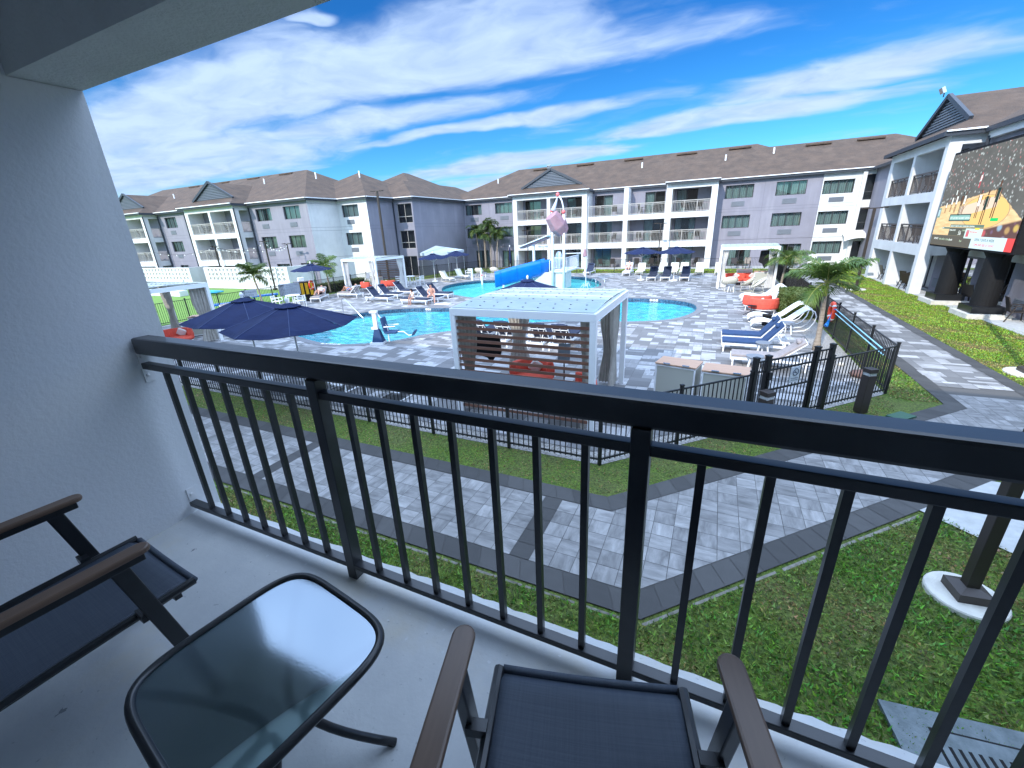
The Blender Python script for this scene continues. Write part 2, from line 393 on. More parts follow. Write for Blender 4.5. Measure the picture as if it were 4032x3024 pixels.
# ---------------------------------------------------------------- ground
def paver_mat(name, tint=(1, 1, 1), streak_scale=(1.3, 10, 1), far=False):
    M = bpy.data.materials.new(name); M.use_nodes = True; t = NT(M.node_tree); b = t.n['Principled BSDF']
    b.inputs['Roughness'].default_value = .85
    a = t.n.new('ShaderNodeAttribute'); a.attribute_name = 'Col'
    r, g, bl = t.sep(a.outputs['Vector'])
    tcn = t.n.new('ShaderNodeTexCoord')
    off = t.comb(t.math('MULTIPLY', bl, 91.0), t.math('MULTIPLY', bl, 57.0), 0.0)
    va = t.n.new('ShaderNodeVectorMath'); va.operation = 'ADD'; t.l.new(tcn.outputs['Object'], va.inputs[0]); t.l.new(off, va.inputs[1])
    swap = t.math('GREATER_THAN', t.math('FRACT', t.math('MULTIPLY', bl, 7.13)), .5)
    m1 = t.mapping(va.outputs[0], streak_scale); m2 = t.mapping(va.outputs[0], (streak_scale[1], streak_scale[0], 1))
    mv = t.n.new('ShaderNodeMix'); mv.data_type = 'VECTOR'; t.put(mv.inputs[0], swap); t.l.new(m1, mv.inputs[4]); t.l.new(m2, mv.inputs[5])
    n1 = t.noise(mv.outputs[1], .9, 5, .65, .4); n2 = t.noise(tcn.outputs['Object'], 110, 2, .6); n3 = t.noise(tcn.outputs['Object'], .35, 4, .6)
    k = t.math('ADD', 1.0, t.math('MULTIPLY', g, t.math('MULTIPLY', t.math('SUBTRACT', n1, .5), 3.2)))
    k = t.math('MULTIPLY', k, t.math('ADD', .86, t.math('MULTIPLY', n2, .28)))
    k = t.math('MULTIPLY', k, t.math('ADD', .8, t.math('MULTIPLY', n3, .4)))
    v = t.math('MAXIMUM', t.math('MULTIPLY', r, k), .015)
    t.l.new(t.mix(1.0, t.comb(v, v, v), tint, 'MULTIPLY'), b.inputs['Base Color'])
    bn = t.n.new('ShaderNodeBump'); bn.inputs['Strength'].default_value = .35; bn.inputs['Distance'].default_value = .004
    t.l.new(n2, bn.inputs['Height']); t.l.new(bn.outputs[0], b.inputs['Normal'])
    MATS[name] = M
paver_mat('paver', (1.0, .985, .99)); paver_mat('path_paver', (1.03, 1.0, .97), (2.4, 8, 1))
mat('joint_sand', (.10, .095, .09), 1.0)
def tile(mb, x0, x1, y0, y1, z, col, inside, depth=3, gap=.004):
    ts = [inside(x0+(x1-x0)*i, y0+(y1-y0)*j) for i in (0, .5, 1) for j in (0, .5, 1)]
    if all(ts):
        mb.col = col; mb.quad((x0+gap, y0+gap, z), (x1-gap, y0+gap, z), (x1-gap, y1-gap, z), (x0+gap, y1-gap, z)); return
    if not any(ts) or depth == 0:
        if depth == 0 and sum(ts) >= 5:
            mb.col = col; mb.quad((x0, y0, z), (x1, y0, z), (x1, y1, z), (x0, y1, z))
        return
    xm, ym = (x0+x1)/2, (y0+y1)/2
    for a, b in ((x0, xm), (xm, x1)):
        for c, d in ((y0, ym), (ym, y1)):
            # keep the outer joint only
            tile(mb, a+(gap if a == x0 else 0), b-(gap if b == x1 else 0), c+(gap if c == y0 else 0), d-(gap if d == y1 else 0), z, col, inside, depth-1, 0)
POOL = catmull([(-16.3, 12.7), (-14.7, 12.35), (-13.3, 12.65), (-12.1, 13.5), (-11.4, 14.9), (-10.3, 16.1), (-8.4, 17.9), (-6.2, 19.1), (-4.5, 19.45), (-3.1, 19.7), (-1.7, 20.5), (-.9, 21.9), (-.62, 23.6), (-1.0, 25.3), (-2.3, 26.35), (-4.2, 26.55), (-6.6, 26.0), (-9.2, 24.4), (-11.6, 22.4), (-14.2, 21.2), (-16.3, 20.7), (-17.8, 19.85), (-18.75, 18.4), (-19.15, 16.9), (-18.9, 14.8), (-17.8, 13.3)], 4)
SPLASH = catmull([(-19.8, 28.7), (-20.7, 30.8), (-20.5, 32.8), (-19.5, 34.3), (-17.7, 35.2), (-15.2, 37.2), (-12.6, 38.2), (-10.8, 37.6), (-9.2, 36.0), (-8.0, 33.4), (-7.7, 31.4), (-8.9, 28.8), (-11.4, 26.2), (-14.3, 25.0), (-16.2, 25.6), (-18.3, 26.9)], 4)
P_IN, S_IN = offset(POOL, .05), offset(SPLASH, .05)
FENCE = [(-27.8, 6.83), (-1.56, 6.83), (4.17, 12.62), (4.17, 41.1), (-23.2, 41.1), (-25.5, 36.5), (-27.8, 30.8)]
GRAVEL = [(4.14, 13.6), (4.14, 25.2), (3.35, 25.2), (3.05, 21.4), (3.35, 19.0), (3.3, 14.9), (3.6, 14.0)]
pb = (min(p[0] for p in POOL), max(p[0] for p in POOL), min(p[1] for p in POOL), max(p[1] for p in POOL))
MX, MY, MR = np.arange(-28.2, 4.8, .03), np.arange(6.2, 41.8, .03), .03
def raster(P_):
    gx_, gy_ = np.meshgrid(MX, MY); c = np.zeros(gx_.shape, bool); j = len(P_)-1
    for i in range(len(P_)):
        xi, yi = P_[i]; xj, yj = P_[j]
        if yi != yj:
            r0, r1 = sorted((yi, yj)); a, b = np.searchsorted(MY, [r0, r1]); sl = slice(a, b)
            c[sl] ^= gx_[sl] < (xj-xi)*(gy_[sl]-yi)/(yj-yi)+xi
        j = i
    return c
DM = raster(FENCE) & ~raster(P_IN) & ~raster(S_IN) & ~raster(GRAVEL)
DM &= raster([(-27.4, 7.3), (-1.75, 7.3), (3.75, 12.8), (3.75, 40.7), (-23.0, 40.7), (-25.2, 36.4), (-27.4, 30.8)])
def in_deck(x, y):
    i, j = int((x+28.2)/MR+.5), int((y-6.2)/MR+.5)
    return 0 <= i < DM.shape[1] and 0 <= j < DM.shape[0] and bool(DM[j, i])
rng = random.Random(3)
def pcol():
    q = rng.random()
    if q < .42: return (rng.uniform(.14, .175), .12, rng.random(), 1)
    if q < .62: return (rng.uniform(.22, .27), .25, rng.random(), 1)
    return (rng.uniform(.29, .41), .5, rng.random(), 1)
def ashlar(mb, x0, x1, y0, y1, z, inside, vertical=True):
    X = x0
    while X < x1:
        Y = y0-rng.random()*.3
        while Y < y1:
            h = rng.choice((.15, .15, .30, .30, .45))
            ws = rng.choice({.15: ((.3, .6), (.45, .45), (.9,), (.6, .3), (.3, .3, .3)), .30: ((.3, .6), (.45, .45), (.6, .3), (.3, .3, .3)), .45: ((.45, .45), (.6, .3), (.3, .6))}[h])
            u = X
            for w in ws: tile(mb, u, u+w, Y, Y+h, z, pcol(), inside); u += w
            Y += h
        X += .9
deck = MB(); ashlar(deck, -28, 4.5, 6.5, 41.5, 0.0, in_deck)
tag(deck.build('pool_deck', 'paver'), kind='structure')
base = MB()
for i in range(-28, 5):
    for j in range(6, 42): tile(base, i, i+1, j, j+1, -.008, None, in_deck, 5, 0)
tag(base.build('pool_deck_bedding', 'joint_sand'), kind='structure')
gr = MB(); gr.quad(*[(p[0], p[1], -.004) for p in GRAVEL]); tag(gr.build('gravel_bed', 'gravel'), kind='structure')

PATH = [(-40, 3.75), (-.33, 3.75), (7.3, 11.38), (7.3, 43.5), (5.15, 43.5), (5.15, 12.25), (-1.2, 5.9), (-40, 5.9)]
PIN = offset(PATH, -.35)
PIN = [(-40, 4.10), (-.48, 4.10), (6.95, 11.53), (6.95, 43.2), (5.5, 43.2), (5.5, 12.10), (-1.05, 5.55), (-40, 5.55)]
path = MB(); W_ = .288
inp = lambda x, y: inpoly(x, y, PIN)
i0 = int(-24/W_)
def clipq(mb, x0, x1, y0, y1, j, g=.0035):
    P_ = [(x0+g, y0+g), (x1-g, y0+g), (x1-g, y1-g), (x0+g, y1-g)]
    hs = [(0, 1, 4.103), (-1, 1, 4.583), (-1, 0, -6.95)]+([(1, -1, -6.597)] if j >= 5 else [])
    for a, b, c in hs:
        out = []
        for k in range(len(P_)):
            p, q = P_[k], P_[(k+1) % len(P_)]; dp, dq = a*p[0]+b*p[1]-c, a*q[0]+b*q[1]-c
            if dp >= 0: out.append(p)
            if dp*dq < 0: t_ = dp/(dp-dq); out.append((p[0]+(q[0]-p[0])*t_, p[1]+(q[1]-p[1])*t_))
        P_ = out
        if len(P_) < 3: return
    mb.quad(*[(p[0], p[1], 0) for p in P_])
for i in range(i0, int(7/W_)+1):
    for j in range(0, 33):
        x0, y0 = i*W_-.13, 4.10+j*W_
        if y0 > 13: break
        band = i in (-26, -7) and y0 < 5.5
        c = (rng.uniform(.05, .065), .12, rng.random(), 1) if band else (rng.uniform(.19, .28), .62, rng.random(), 1)
        if y0 < 11.2: path.col = c; clipq(path, x0, x0+W_, y0, y0+W_, j)
        else: tile(path, x0, x0+W_, y0, y0+W_, 0.0, c, inp, 4)
yy = 4.10+33*W_
ashlar(path, 5.4, 7.2, yy+.15, 43.2, 0.0, lambda x, y: inpoly(x, y, PIN) and y > yy)
for k in range(len(PATH)):
    if k in (7,): continue
    a, b, c, d = Vector(PATH[k]), Vector(PATH[(k+1) % 8]), Vector(PIN[(k+1) % 8]), Vector(PIN[k])
    n = max(1, int((b-a).length/.30))
    for q in range(n):
        t0, t1 = (q+.015)/n, (q+.985)/n
        g0 = .97
        path.col = (rng.uniform(.052, .075), .12, rng.random(), 1)
        A, B, C_, D = a.lerp(b, t0), a.lerp(b, t1), d.lerp(c, t1), d.lerp(c, t0)
        C_, D = B.lerp(C_, g0), A.lerp(D, g0)
        path.quad((A.x, A.y, 0), (B.x, B.y, 0), (C_.x, C_.y, 0), (D.x, D.y, 0))
tag(path.build('path', 'path_paver'), kind='structure')
pbm = MB(); pbm.quad(*[(x, y, -.009) for x, y in PATH]); tag(pbm.build('path_bedding', 'joint_sand'), kind='structure')
kb = MB()
for a, b in (((-40, 3.70), (-.31, 3.70)), ((-.31, 3.70), (3.2, 7.21))):
    n = int((Vector(b)-Vector(a)).length/.7)
    for q in range(n):
        A = Vector(a).lerp(Vector(b), q/n); B = Vector(a).lerp(Vector(b), (q+rng.uniform(.8, .98))/n); w = rng.uniform(.02, .04)
        nn = (B-A).normalized(); nn = Vector((nn.y, -nn.x))
        kb.quad((A.x, A.y, -.006), (A.x+nn.x*w, A.y+nn.y*w, -.02), (B.x+nn.x*w, B.y+nn.y*w, -.02), (B.x, B.y, -.006))
mat('footing', (.30, .28, .24), .95, col2=(.16, .15, .12), nscale=14, bump=.6, bscale=40)
tag(kb.build('kerb_footing', 'footing'), kind='structure')
fs = MB()
fs.quad((-27.8, 6.86, -.012), (-1.55, 6.86, -.012), (-1.9, 7.5, -.012), (-27.8, 7.5, -.012)); fs.quad((-1.55, 6.86, -.012), (4.17, 12.62, -.012), (3.5, 12.9, -.012), (-1.9, 7.5, -.012)); fs.quad((3.5, 12.9, -.013), (4.17, 12.62, -.013), (4.17, 41.1, -.013), (3.5, 41.1, -.013)); fs.quad((-27.8, 6.86, -.013), (-27.2, 6.86, -.013), (-27.2, 31, -.013), (-27.8, 31, -.013)); fs.quad((-23.2, 41.1, -.013), (-23.2, 40.5, -.013), (4.17, 40.5, -.013), (4.17, 41.1, -.013)); fs.quad((-27.8, 30.8, -.014), (-27, 30.6, -.014), (-22.8, 40.8, -.014), (-23.2, 41.1, -.014), (-25.5, 36.5, -.014))
tag(fs.build('gravel_strip', 'gravel'), kind='structure')

# earth / lawn base
M = bpy.data.materials.new('lawn'); M.use_nodes = True; t = NT(M.node_tree); b = t.n['Principled BSDF']; b.inputs['Roughness'].default_value = 1
tcn = t.n.new('ShaderNodeTexCoord'); V = tcn.outputs['Object']
f1 = t.ramp(t.noise(V, .9, 6, .65), [(.42, 0.0), (.60, 1.0)]); f2 = t.ramp(t.noise(V, 26, 5, .7), [(.35, 0.0), (.65, 1.0)])
c = t.mix(f2, (.035, .07, .012), (.17, .26, .030)); c2 = t.mix(f2, (.07, .065, .03), (.20, .21, .07))
t.l.new(t.mix(t.math('MULTIPLY', f1, .55), c, c2), b.inputs['Base Color'])
bn = t.n.new('ShaderNodeBump'); bn.inputs['Strength'].default_value = 1; bn.inputs['Distance'].default_value = .05; t.l.new(t.noise(V, 30, 4, .7), bn.inputs['Height']); t.l.new(bn.outputs[0], b.inputs['Normal'])
MATS['lawn'] = M
g = MB()
hole = [(-29, -1), ]
# ground as a sheet with the pool area cut out (cells), reaching the horizon
xs = [-3000, -400, -60, -21.5, -.3, 40, 400, 3000]; ys = [-3000, -400, -20, 11.9, 38.7, 70, 400, 3000]
for i in range(len(xs)-1):
    for j in range(len(ys)-1):
        if xs[i] == -21.5 and ys[j] == 11.9: continue
        g.quad((xs[i], ys[j], -.022), (xs[i+1], ys[j], -.022), (xs[i+1], ys[j+1], -.022), (xs[i], ys[j+1], -.022))
tag(g.build('ground', 'lawn'), kind='structure')
g = MB(); g.quad((-75, 12.0, -.012), (-28.1, 12.0, -.012), (-28.1, 26.2, -.012), (-75, 26.2, -.012))
mat('turf', (.15, .27, .045), .95, col2=(.12, .23, .035), nscale=1.5, bump=.6, bscale=90)
tag(g.build('artificial_turf', 'turf'), kind='structure')
g = MB(); g.quad((3.18, 7.26, .002), (4.5, 8.6, .002), (7.5, 8.5, .002), (7.5, 3.2, .002)); tag(g.build('concrete_pad', 'concrete'), kind='structure')
g = MB(); g.bb(10.0, 13.4, 8, 29.4, -.02, .02); g.bb(9.9, 13, 29.6, 40, -.02, .015); g.bb(-21, -12.4, 44.6, 47, -.02, .015); g.bb(-12.4, 0, 44.6, 47, -.02, .012); g.bb(0, 7.5, 44.9, 47.4, -.02, .01)
tag(g.build('patio_slabs', 'concrete'), kind='structure')

# ---------------------------------------------------------------- pools
def water_mat(name, tint, tint2, foam=.0):
    M = bpy.data.materials.new(name); M.use_nodes = True; t = NT(M.node_tree); t.n.clear()
    tcn = t.n.new('ShaderNodeTexCoord'); V = tcn.outputs['Object']
    n1 = t.noise(t.mapping(V, (2.2, 4.2, 1)), 1.0, 5, .6, .6); n2 = t.noise(t.mapping(V, (1.2, 2.0, 1)), .8, 3, .5)
    h = t.math('ADD', n1, t.math('MULTIPLY', n2, .8))
    bn = t.n.new('ShaderNodeBump'); bn.inputs['Strength'].default_value = .9; bn.inputs['Distance'].default_value = .10; t.l.new(h, bn.inputs['Height'])
    col = t.mix(t.ramp(n1, [(.42, 0.0), (.58, 1.0)]), tint, tint2)  # caustic-like bright and dark ripples put into the water tint
    tr = t.n.new('ShaderNodeBsdfTransparent'); t.l.new(col, tr.inputs[0])
    gl = t.n.new('ShaderNodeBsdfGlossy'); gl.inputs['Roughness'].default_value = .04; t.l.new(bn.outputs[0], gl.inputs['Normal'])
    fr = t.n.new('ShaderNodeFresnel'); fr.inputs[0].default_value = 1.33; t.l.new(bn.outputs[0], fr.inputs['Normal'])
    ms = t.n.new('ShaderNodeMixShader'); t.put(ms.inputs[0], t.math('MULTIPLY', fr.outputs[0], .42)); t.l.new(tr.outputs[0], ms.inputs[1]); t.l.new(gl.outputs[0], ms.inputs[2])
    o = t.n.new('ShaderNodeOutputMaterial'); t.l.new(ms.outputs[0], o.inputs[0]); MATS[name] = M
water_mat('water', (.05, .55, .64), (.40, .97, .98)); water_mat('water_shallow', (.36, .82, .80), (.62, .98, .95))
mat('pool_plaster', (.22, .72, .78), .6, col2=(.14, .62, .70), nscale=2)
mat('splash_plaster', (.40, .62, .64), .6, col2=(.36, .58, .62), nscale=2)
mat('mosaic', (.012, .035, .075), .4, col2=(.05, .13, .22), nscale=14, ncontrast=(.45, .55))
mat('coping', (.20, .20, .21), .85, col2=(.15, .15, .16), nscale=8, bump=.3, bscale=60)
mat('mark_white', (.8, .8, .78), .6)
def pool(P_, depth, level, plaster, wmat, wname):
    n = len(P_); out = offset(P_, .33)
    cp = MB()
    for i in range(n):
        j = (i+1) % n
        cp.quad((*P_[i], .012), (*P_[j], .012), (*out[j], .012), (*out[i], .012)); cp.quad((*out[i], .012), (*out[j], .012), (*out[j], -.01), (*out[i], -.01))
        cp.quad((*P_[i], .012), (*P_[j], .012), (*P_[j], -.03), (*P_[i], -.03))
    tag(cp.build(wname+'_coping', 'coping'), kind='structure')
    band = MB(); sh = MB()
    for i in range(n):
        j = (i+1) % n
        band.quad((*P_[i], -.03), (*P_[j], -.03), (*P_[j], -.26), (*P_[i], -.26)); sh.quad((*P_[i], -.26), (*P_[j], -.26), (*P_[j], -depth), (*P_[i], -depth))
    sh.quad(*[(*p, -depth) for p in P_])
    tag(band.build(wname+'_tile_band', 'mosaic'), kind='structure'); s_ = sh.build(wname+'_shell', plaster); tag(s_, kind='structure')
    w = MB(); w.quad(*[(*p, level) for p in P_]); tag(w.build(wname+'_water', wmat), kind='structure')
pool(POOL, 1.15, -.15, 'pool_plaster', 'water', 'pool'); pool(SPLASH, .55, -.13, 'splash_plaster', 'water_shallow', 'splash_pool')
st = MB(); ctr = (-19.3, 19.2)
for k in range(4):
    r_ = 2.0+.42*k; ps = []
    pts = [(ctr[0]+r_*1.5*math.cos(R(a)), ctr[1]+r_*1.25*math.sin(R(a))) for a in range(-95, 30, 6)]
    for i in range(len(pts)-1):
        p, q = pts[i], pts[i+1]
        if inpoly(*p, POOL) and inpoly(*q, POOL): st.quad((*p, -.3-.2*k), (*q, -.3-.2*k), (*q, -1.1), (*p, -1.1)); ps.append(p)
    if len(ps) > 2: st.quad(*[(*p, -.3-.2*k) for p in ps]+[(ctr[0]+.8, ctr[1]-.6, -.3-.2*k)]) if k == 0 else None
tag(st.build('pool_steps', 'mark_white'), kind='structure')
# depth markers (white tiles on the band and the coping)
def marker(name, px_, py_, ang, text, label, wall=True, w=.75):
    r_ = thing(name, label, 'depth marker', (px_, py_, 0), ang)
    mb = MB(); tm = MB()
    for k in range(len(text)):
        mb.box(-w/2+(k+.5)*w/len(text), -.004, -.09, w/len(text)*.86, .006, .11) if wall else mb.box(-w/2+(k+.5)*w/len(text), 0, .0145, w/len(text)*.86, .12, .004)
    mb.build('tile', 'mark_white', r_)
    txt(text, w/len(text)*.9, 'sign_ink', r_, (0, -.010, -.13) if wall else (0, -.04, .0175), (R(90), 0, 0) if wall else (0, 0, 0), 'lettering', spacing=1.5)
def txt(s, size, mt, parent, loc, rot, name='lettering', align='CENTER', ext=.001, spacing=1.0):
    cu = bpy.data.curves.new(name, 'FONT'); cu.body = s; cu.size = size; cu.align_x = align; cu.extrude = ext; cu.resolution_u = 2; cu.space_character = spacing
    o = bpy.data.objects.new(name, cu); COL.objects.link(o); dg = bpy.context.evaluated_depsgraph_get()
    me = bpy.data.meshes.new_from_object(o.evaluated_get(dg)); bpy.data.objects.remove(o); bpy.data.curves.remove(cu)
    me.materials.clear(); me.materials.append(MATS[mt]); o = bpy.data.objects.new(name, me); COL.objects.link(o)
    o.location = loc; o.rotation_euler = rot; o.parent = parent; LOC[o.name] = loc; return o
marker('depth_marker', -15.35, 20.93, R(12), '3FTIN', 'white depth marker tiles on the far edge of the near pool, left part')
marker('depth_marker', -3.1, 26.45, R(-8), '3FT', 'white depth marker tiles on the far edge of the near pool, right end', w=.5)
marker('depth_marker', -14.4, 12.32, R(8), 'NODIV', 'white no diving tiles on the near edge coping left of the pool lift', wall=False, w=1.0)

# ---------------------------------------------------------------- grass blades
def grass():
    rs = np.random.RandomState(5); VS = []; CS = []
    def patch(n, x0, x1, y0, y1, cond, h, w, brown):
        x = rs.uniform(x0, x1, n); y = rs.uniform(y0, y1, n); k = cond(x, y); x, y = x[k], y[k]; n = len(x)
        pat = np.sin(x*1.9+1.3*np.sin(y*2.3))+np.sin(y*2.7+x*1.1)+.7*np.sin(x*6.1+y*4.3)+.5*np.sin(x*13+y*9.)+rs.normal(0, .5, n)
        br = 1/(1+np.exp(-(pat-1.5+abs(brown)*3)*1.6))
        a = rs.uniform(0, 2*np.pi, n); hh = h*rs.uniform(.5, 1.3, n)*(1-.45*br); ww = w*rs.uniform(.6, 1.4, n); le = rs.uniform(-1, 1, (2, n))*hh*.9
        ca, sa = np.cos(a)*ww, np.sin(a)*ww; z0 = np.full(n, -.022)
        v = np.stack([np.stack([x-ca, y-sa, z0+hh*.25], 1), np.stack([x+ca, y+sa, z0+hh*.25], 1), np.stack([x+le[0]+ca*.25, y+le[1]+sa*.25, z0+hh], 1)], 1)
        gcol = np.stack([rs.uniform(.07, .17, n), rs.uniform(.17, .34, n), rs.uniform(.015, .045, n)], 1); bcol = np.stack([rs.uniform(.22, .40, n), rs.uniform(.15, .26, n), rs.uniform(.07, .12, n)], 1)
        gcol = gcol*(np.array([1.9, 1.35, 1.1]) if brown < 0 else 1.0); cc_ = (gcol*(1-br[:, None])+bcol*br[:, None])*rs.choice([.45, .8, 1.0, 1.25, 1.7], n)[:, None]; VS.append(v.reshape(-1, 3)); CS.append(np.repeat(cc_, 3, 0))
    patch(210000, -9.5, 6.5, 1.0, 9, lambda x, y: ((y < 3.68) & (x <= -.3)) | ((x > -.3) & (y < x+4.0-.04) & ~((y > 10.55-x) & (x > 3.1))), .05, .013, .10)
    patch(60000, -15, 5.1, 5.95, 13.2, lambda x, y: (y > 5.93) & (((x < -1.2) & (y < 6.8)) | ((x >= -1.2) & (y > x+7.17) & (y < x+8.35) & (x < 4.1))), .045, .012, 1.0)
    patch(16000, 4.2, 5.13, 12.3, 41, lambda x, y: y > x+7.2, .05, .02, .3)
    patch(90000, 7.32, 10.2, 8.6, 44, lambda x, y: (x < 9.95) | (y < 29), .05, .018, -.12)
    patch(26000, -22, 4, 41.2, 44.8, lambda x, y: x < 99, .07, .03, -.1)
    V = np.concatenate(VS); Cc = np.concatenate(CS); n = len(V)
    me = bpy.data.meshes.new('grass'); me.vertices.add(n); me.vertices.foreach_set('co', V.ravel()); me.loops.add(n); me.loops.foreach_set('vertex_index', np.arange(n, dtype=np.int32))
    me.polygons.add(n//3); me.polygons.foreach_set('loop_start', np.arange(0, n, 3, dtype=np.int32)); me.update(calc_edges=True)
    a = me.color_attributes.new('Col', 'FLOAT_COLOR', 'POINT'); a.data.foreach_set('color', np.concatenate([Cc, np.ones((n, 1))], 1).ravel())
    M = bpy.data.materials.new('grass_blade'); M.use_nodes = True; t = NT(M.node_tree); b = t.n['Principled BSDF']; b.inputs['Roughness'].default_value = .6
    at = t.n.new('ShaderNodeAttribute'); at.attribute_name = 'Col'; t.l.new(at.outputs['Color'], b.inputs['Base Color'])
    tr = t.n.new('ShaderNodeBsdfTranslucent'); t.l.new(at.outputs['Color'], tr.inputs[0]); ms = t.n.new('ShaderNodeMixShader'); ms.inputs[0].default_value = .3
    t.l.new(b.outputs[0], ms.inputs[1]); t.l.new(tr.outputs[0], ms.inputs[2]); t.l.new(ms.outputs[0], t.n['Material Output'].inputs[0])
    me.materials.append(M); o = bpy.data.objects.new('grass', me); COL.objects.link(o)
    tag(o, 'short clover-like lawn grass with brown patches around the paths', 'grass', kind='stuff')
grass()
# ---------------------------------------------------------------- buildings
EAVE = 7.8
class Fac:
    """vertical plane: O start point, U unit direction along it, N outward normal"""
    def __init__(s, O, U, N): s.O, s.U, s.N = O, U, N
    def P(s, u, d, z): return (s.O[0]+s.U[0]*u+s.N[0]*d, s.O[1]+s.U[1]*u+s.N[1]*d, z)
    def bx(s, mb, u0, u1, d0, d1, z0, z1):
        a, b = s.P(u0, d0, z0), s.P(u1, d1, z1); mb.bb(min(a[0], b[0]), max(a[0], b[0]), min(a[1], b[1]), max(a[1], b[1]), z0, z1)
    def wall(s, mb, u0, u1, z0, z1, holes, rev=.16, dark=1, d=0):
        us = sorted({u0, u1} | {h[0] for h in holes} | {h[1] for h in holes}); zs = sorted({z0, z1} | {h[2] for h in holes} | {h[3] for h in holes})
        for i in range(len(us)-1):
            for j in range(len(zs)-1):
                uc, zc = (us[i]+us[i+1])/2, (zs[j]+zs[j+1])/2
                if any(h[0] < uc < h[1] and h[2] < zc < h[3] for h in holes): continue
                mb.quad(s.P(us[i], d, zs[j]), s.P(us[i+1], d, zs[j]), s.P(us[i+1], d, zs[j+1]), s.P(us[i], d, zs[j+1]))
        for a, b, c, e in holes:
            q = [(a, c), (b, c), (b, e), (a, e)]
            for k in range(4):
                p, r_ = q[k], q[(k+1) % 4]; mb.quad(s.P(p[0], d, p[1]), s.P(r_[0], d, r_[1]), s.P(r_[0], d-rev, r_[1]), s.P(p[0], d-rev, p[1]))
            mb.m = dark
            for k in range(4):
                p, r_ = q[k], q[(k+1) % 4]; mb.quad(s.P(p[0], d-rev, p[1]), s.P(r_[0], d-rev, r_[1]), s.P(r_[0], d-.6, r_[1]), s.P(p[0], d-.6, p[1]))
            mb.quad(s.P(a, d-.6, c), s.P(b, d-.6, c), s.P(b, d-.6, e), s.P(a, d-.6, e)); mb.m = 0
    def line(s, mb, u0, u1, z, w=.02): s.bx(mb, u0, u1, -.01, .004, z-w/2, z+w/2)
mat('groove', (.16, .16, .19), .9)
Mg = bpy.data.materials.new('window_glass'); Mg.use_nodes = True; t = NT(Mg.node_tree); t.n.clear()
fr = t.n.new('ShaderNodeFresnel'); fr.inputs[0].default_value = 1.6; tr = t.n.new('ShaderNodeBsdfTransparent'); tr.inputs[0].default_value = (.62, .70, .70, 1)
gl = t.n.new('ShaderNodeBsdfGlossy'); gl.inputs['Roughness'].default_value = .02; ms = t.n.new('ShaderNodeMixShader'); t.put(ms.inputs[0], t.math('ADD', fr.outputs[0], .05))
o = t.n.new('ShaderNodeOutputMaterial'); t.l.new(tr.outputs[0], ms.inputs[1]); t.l.new(gl.outputs[0], ms.inputs[2]); t.l.new(ms.outputs[0], o.inputs[0]); MATS['glass'] = Mg
wr = random.Random(11)
def window(root, F, u0, u1, z0, z1, cov=None, mull=1, rev=.16, base=0, mt='window_frame', name='window', shelf=None):
    d = base-rev+.03; mb = MB(); f_ = .045
    F.bx(mb, u0, u1, d-.03, d+.03, z0, z0+f_); F.bx(mb, u0, u1, d-.03, d+.03, z1-f_, z1)
    F.bx(mb, u0, u0+f_, d-.03, d+.03, z0+f_, z1-f_); F.bx(mb, u1-f_, u1, d-.03, d+.03, z0+f_, z1-f_)
    for k in range(1, mull+1):
        u = u0+(u1-u0)*k/(mull+1); F.bx(mb, u-.022, u+.022, d-.03, d+.03, z0+f_, z1-f_)
    if shelf: F.bx(mb, u0+f_, u1-f_, d-.03, d+.03, shelf-.03, shelf+.03)
    w = mb.build(name, mt, root, world=True)
    p = MB(); p.quad(F.P(u0+f_, d, z0+f_), F.P(u1-f_, d, z0+f_), F.P(u1-f_, d, z1-f_), F.P(u0+f_, d, z1-f_)); p.build('pane', 'glass', w, world=True)
    if cov is None: cov = wr.choice(((0, .46, .54, 1), (0, 1), (0, .5, .5, 1), (0, .4, .52, 1), (0, .3, .7, 1)))
    if cov:
        c = MB()
        for k in range(0, len(cov), 2):
            a, b = u0+(u1-u0)*cov[k], u0+(u1-u0)*cov[k+1]; n = max(4, int((b-a)/.075))
            for q in range(n):
                x0, x1 = a+(b-a)*q/n, a+(b-a)*(q+1)/n; d0, d1 = (-.06, .06) if q % 2 else (.06, -.06)
                jj = wr.uniform(-.02, .02)
                c.quad(F.P(x0, base-.36+d0+jj, z0+.02), F.P(x1, base-.36+d1, z0+.02), F.P(x1, base-.36+d1, z1-.02), F.P(x0, base-.36+d0+jj, z1-.02))
        c.build('curtain', 'curtain', w, world=True)
    return w
def grille(root, F, u0, u1, z0, z1, base=0):
    mb = MB(); F.bx(mb, u0, u1, base, base+.03, z0, z1)
    n = 7
    for k in range(n):
        z = z0+(z1-z0)*(k+.5)/n; F.bx(mb, u0+.03, u1-.03, base+.03, base+.05, z-.012, z+.012)
    mb.build('air_conditioner_grille', 'ac_grille', root, world=True)
def railing(root, F, u0, u1, z, d, mt='rail_tan', h=1.0):
    mb = MB(); F.bx(mb, u0, u1, d-.035, d+.035, z+h-.05, z+h+.03); F.bx(mb, u0, u1, d-.02, d+.02, z+h-.16, z+h-.12); F.bx(mb, u0, u1, d-.02, d+.02, z+.06, z+.1)
    n = max(2, int((u1-u0)/.13))
    for k in range(1, n): u = u0+(u1-u0)*k/n; F.bx(mb, u-.011, u+.011, d-.011, d+.011, z+.1, z+h-.14)
    m_ = max(1, round((u1-u0)/1.25))
    for k in range(m_+1): u = u0+(u1-u0)*k/m_; u = min(max(u, u0+.03), u1-.03); F.bx(mb, u-.028, u+.028, d-.028, d+.028, z, z+h-.05)
    mb.build('balcony_railing', mt, root, world=True)
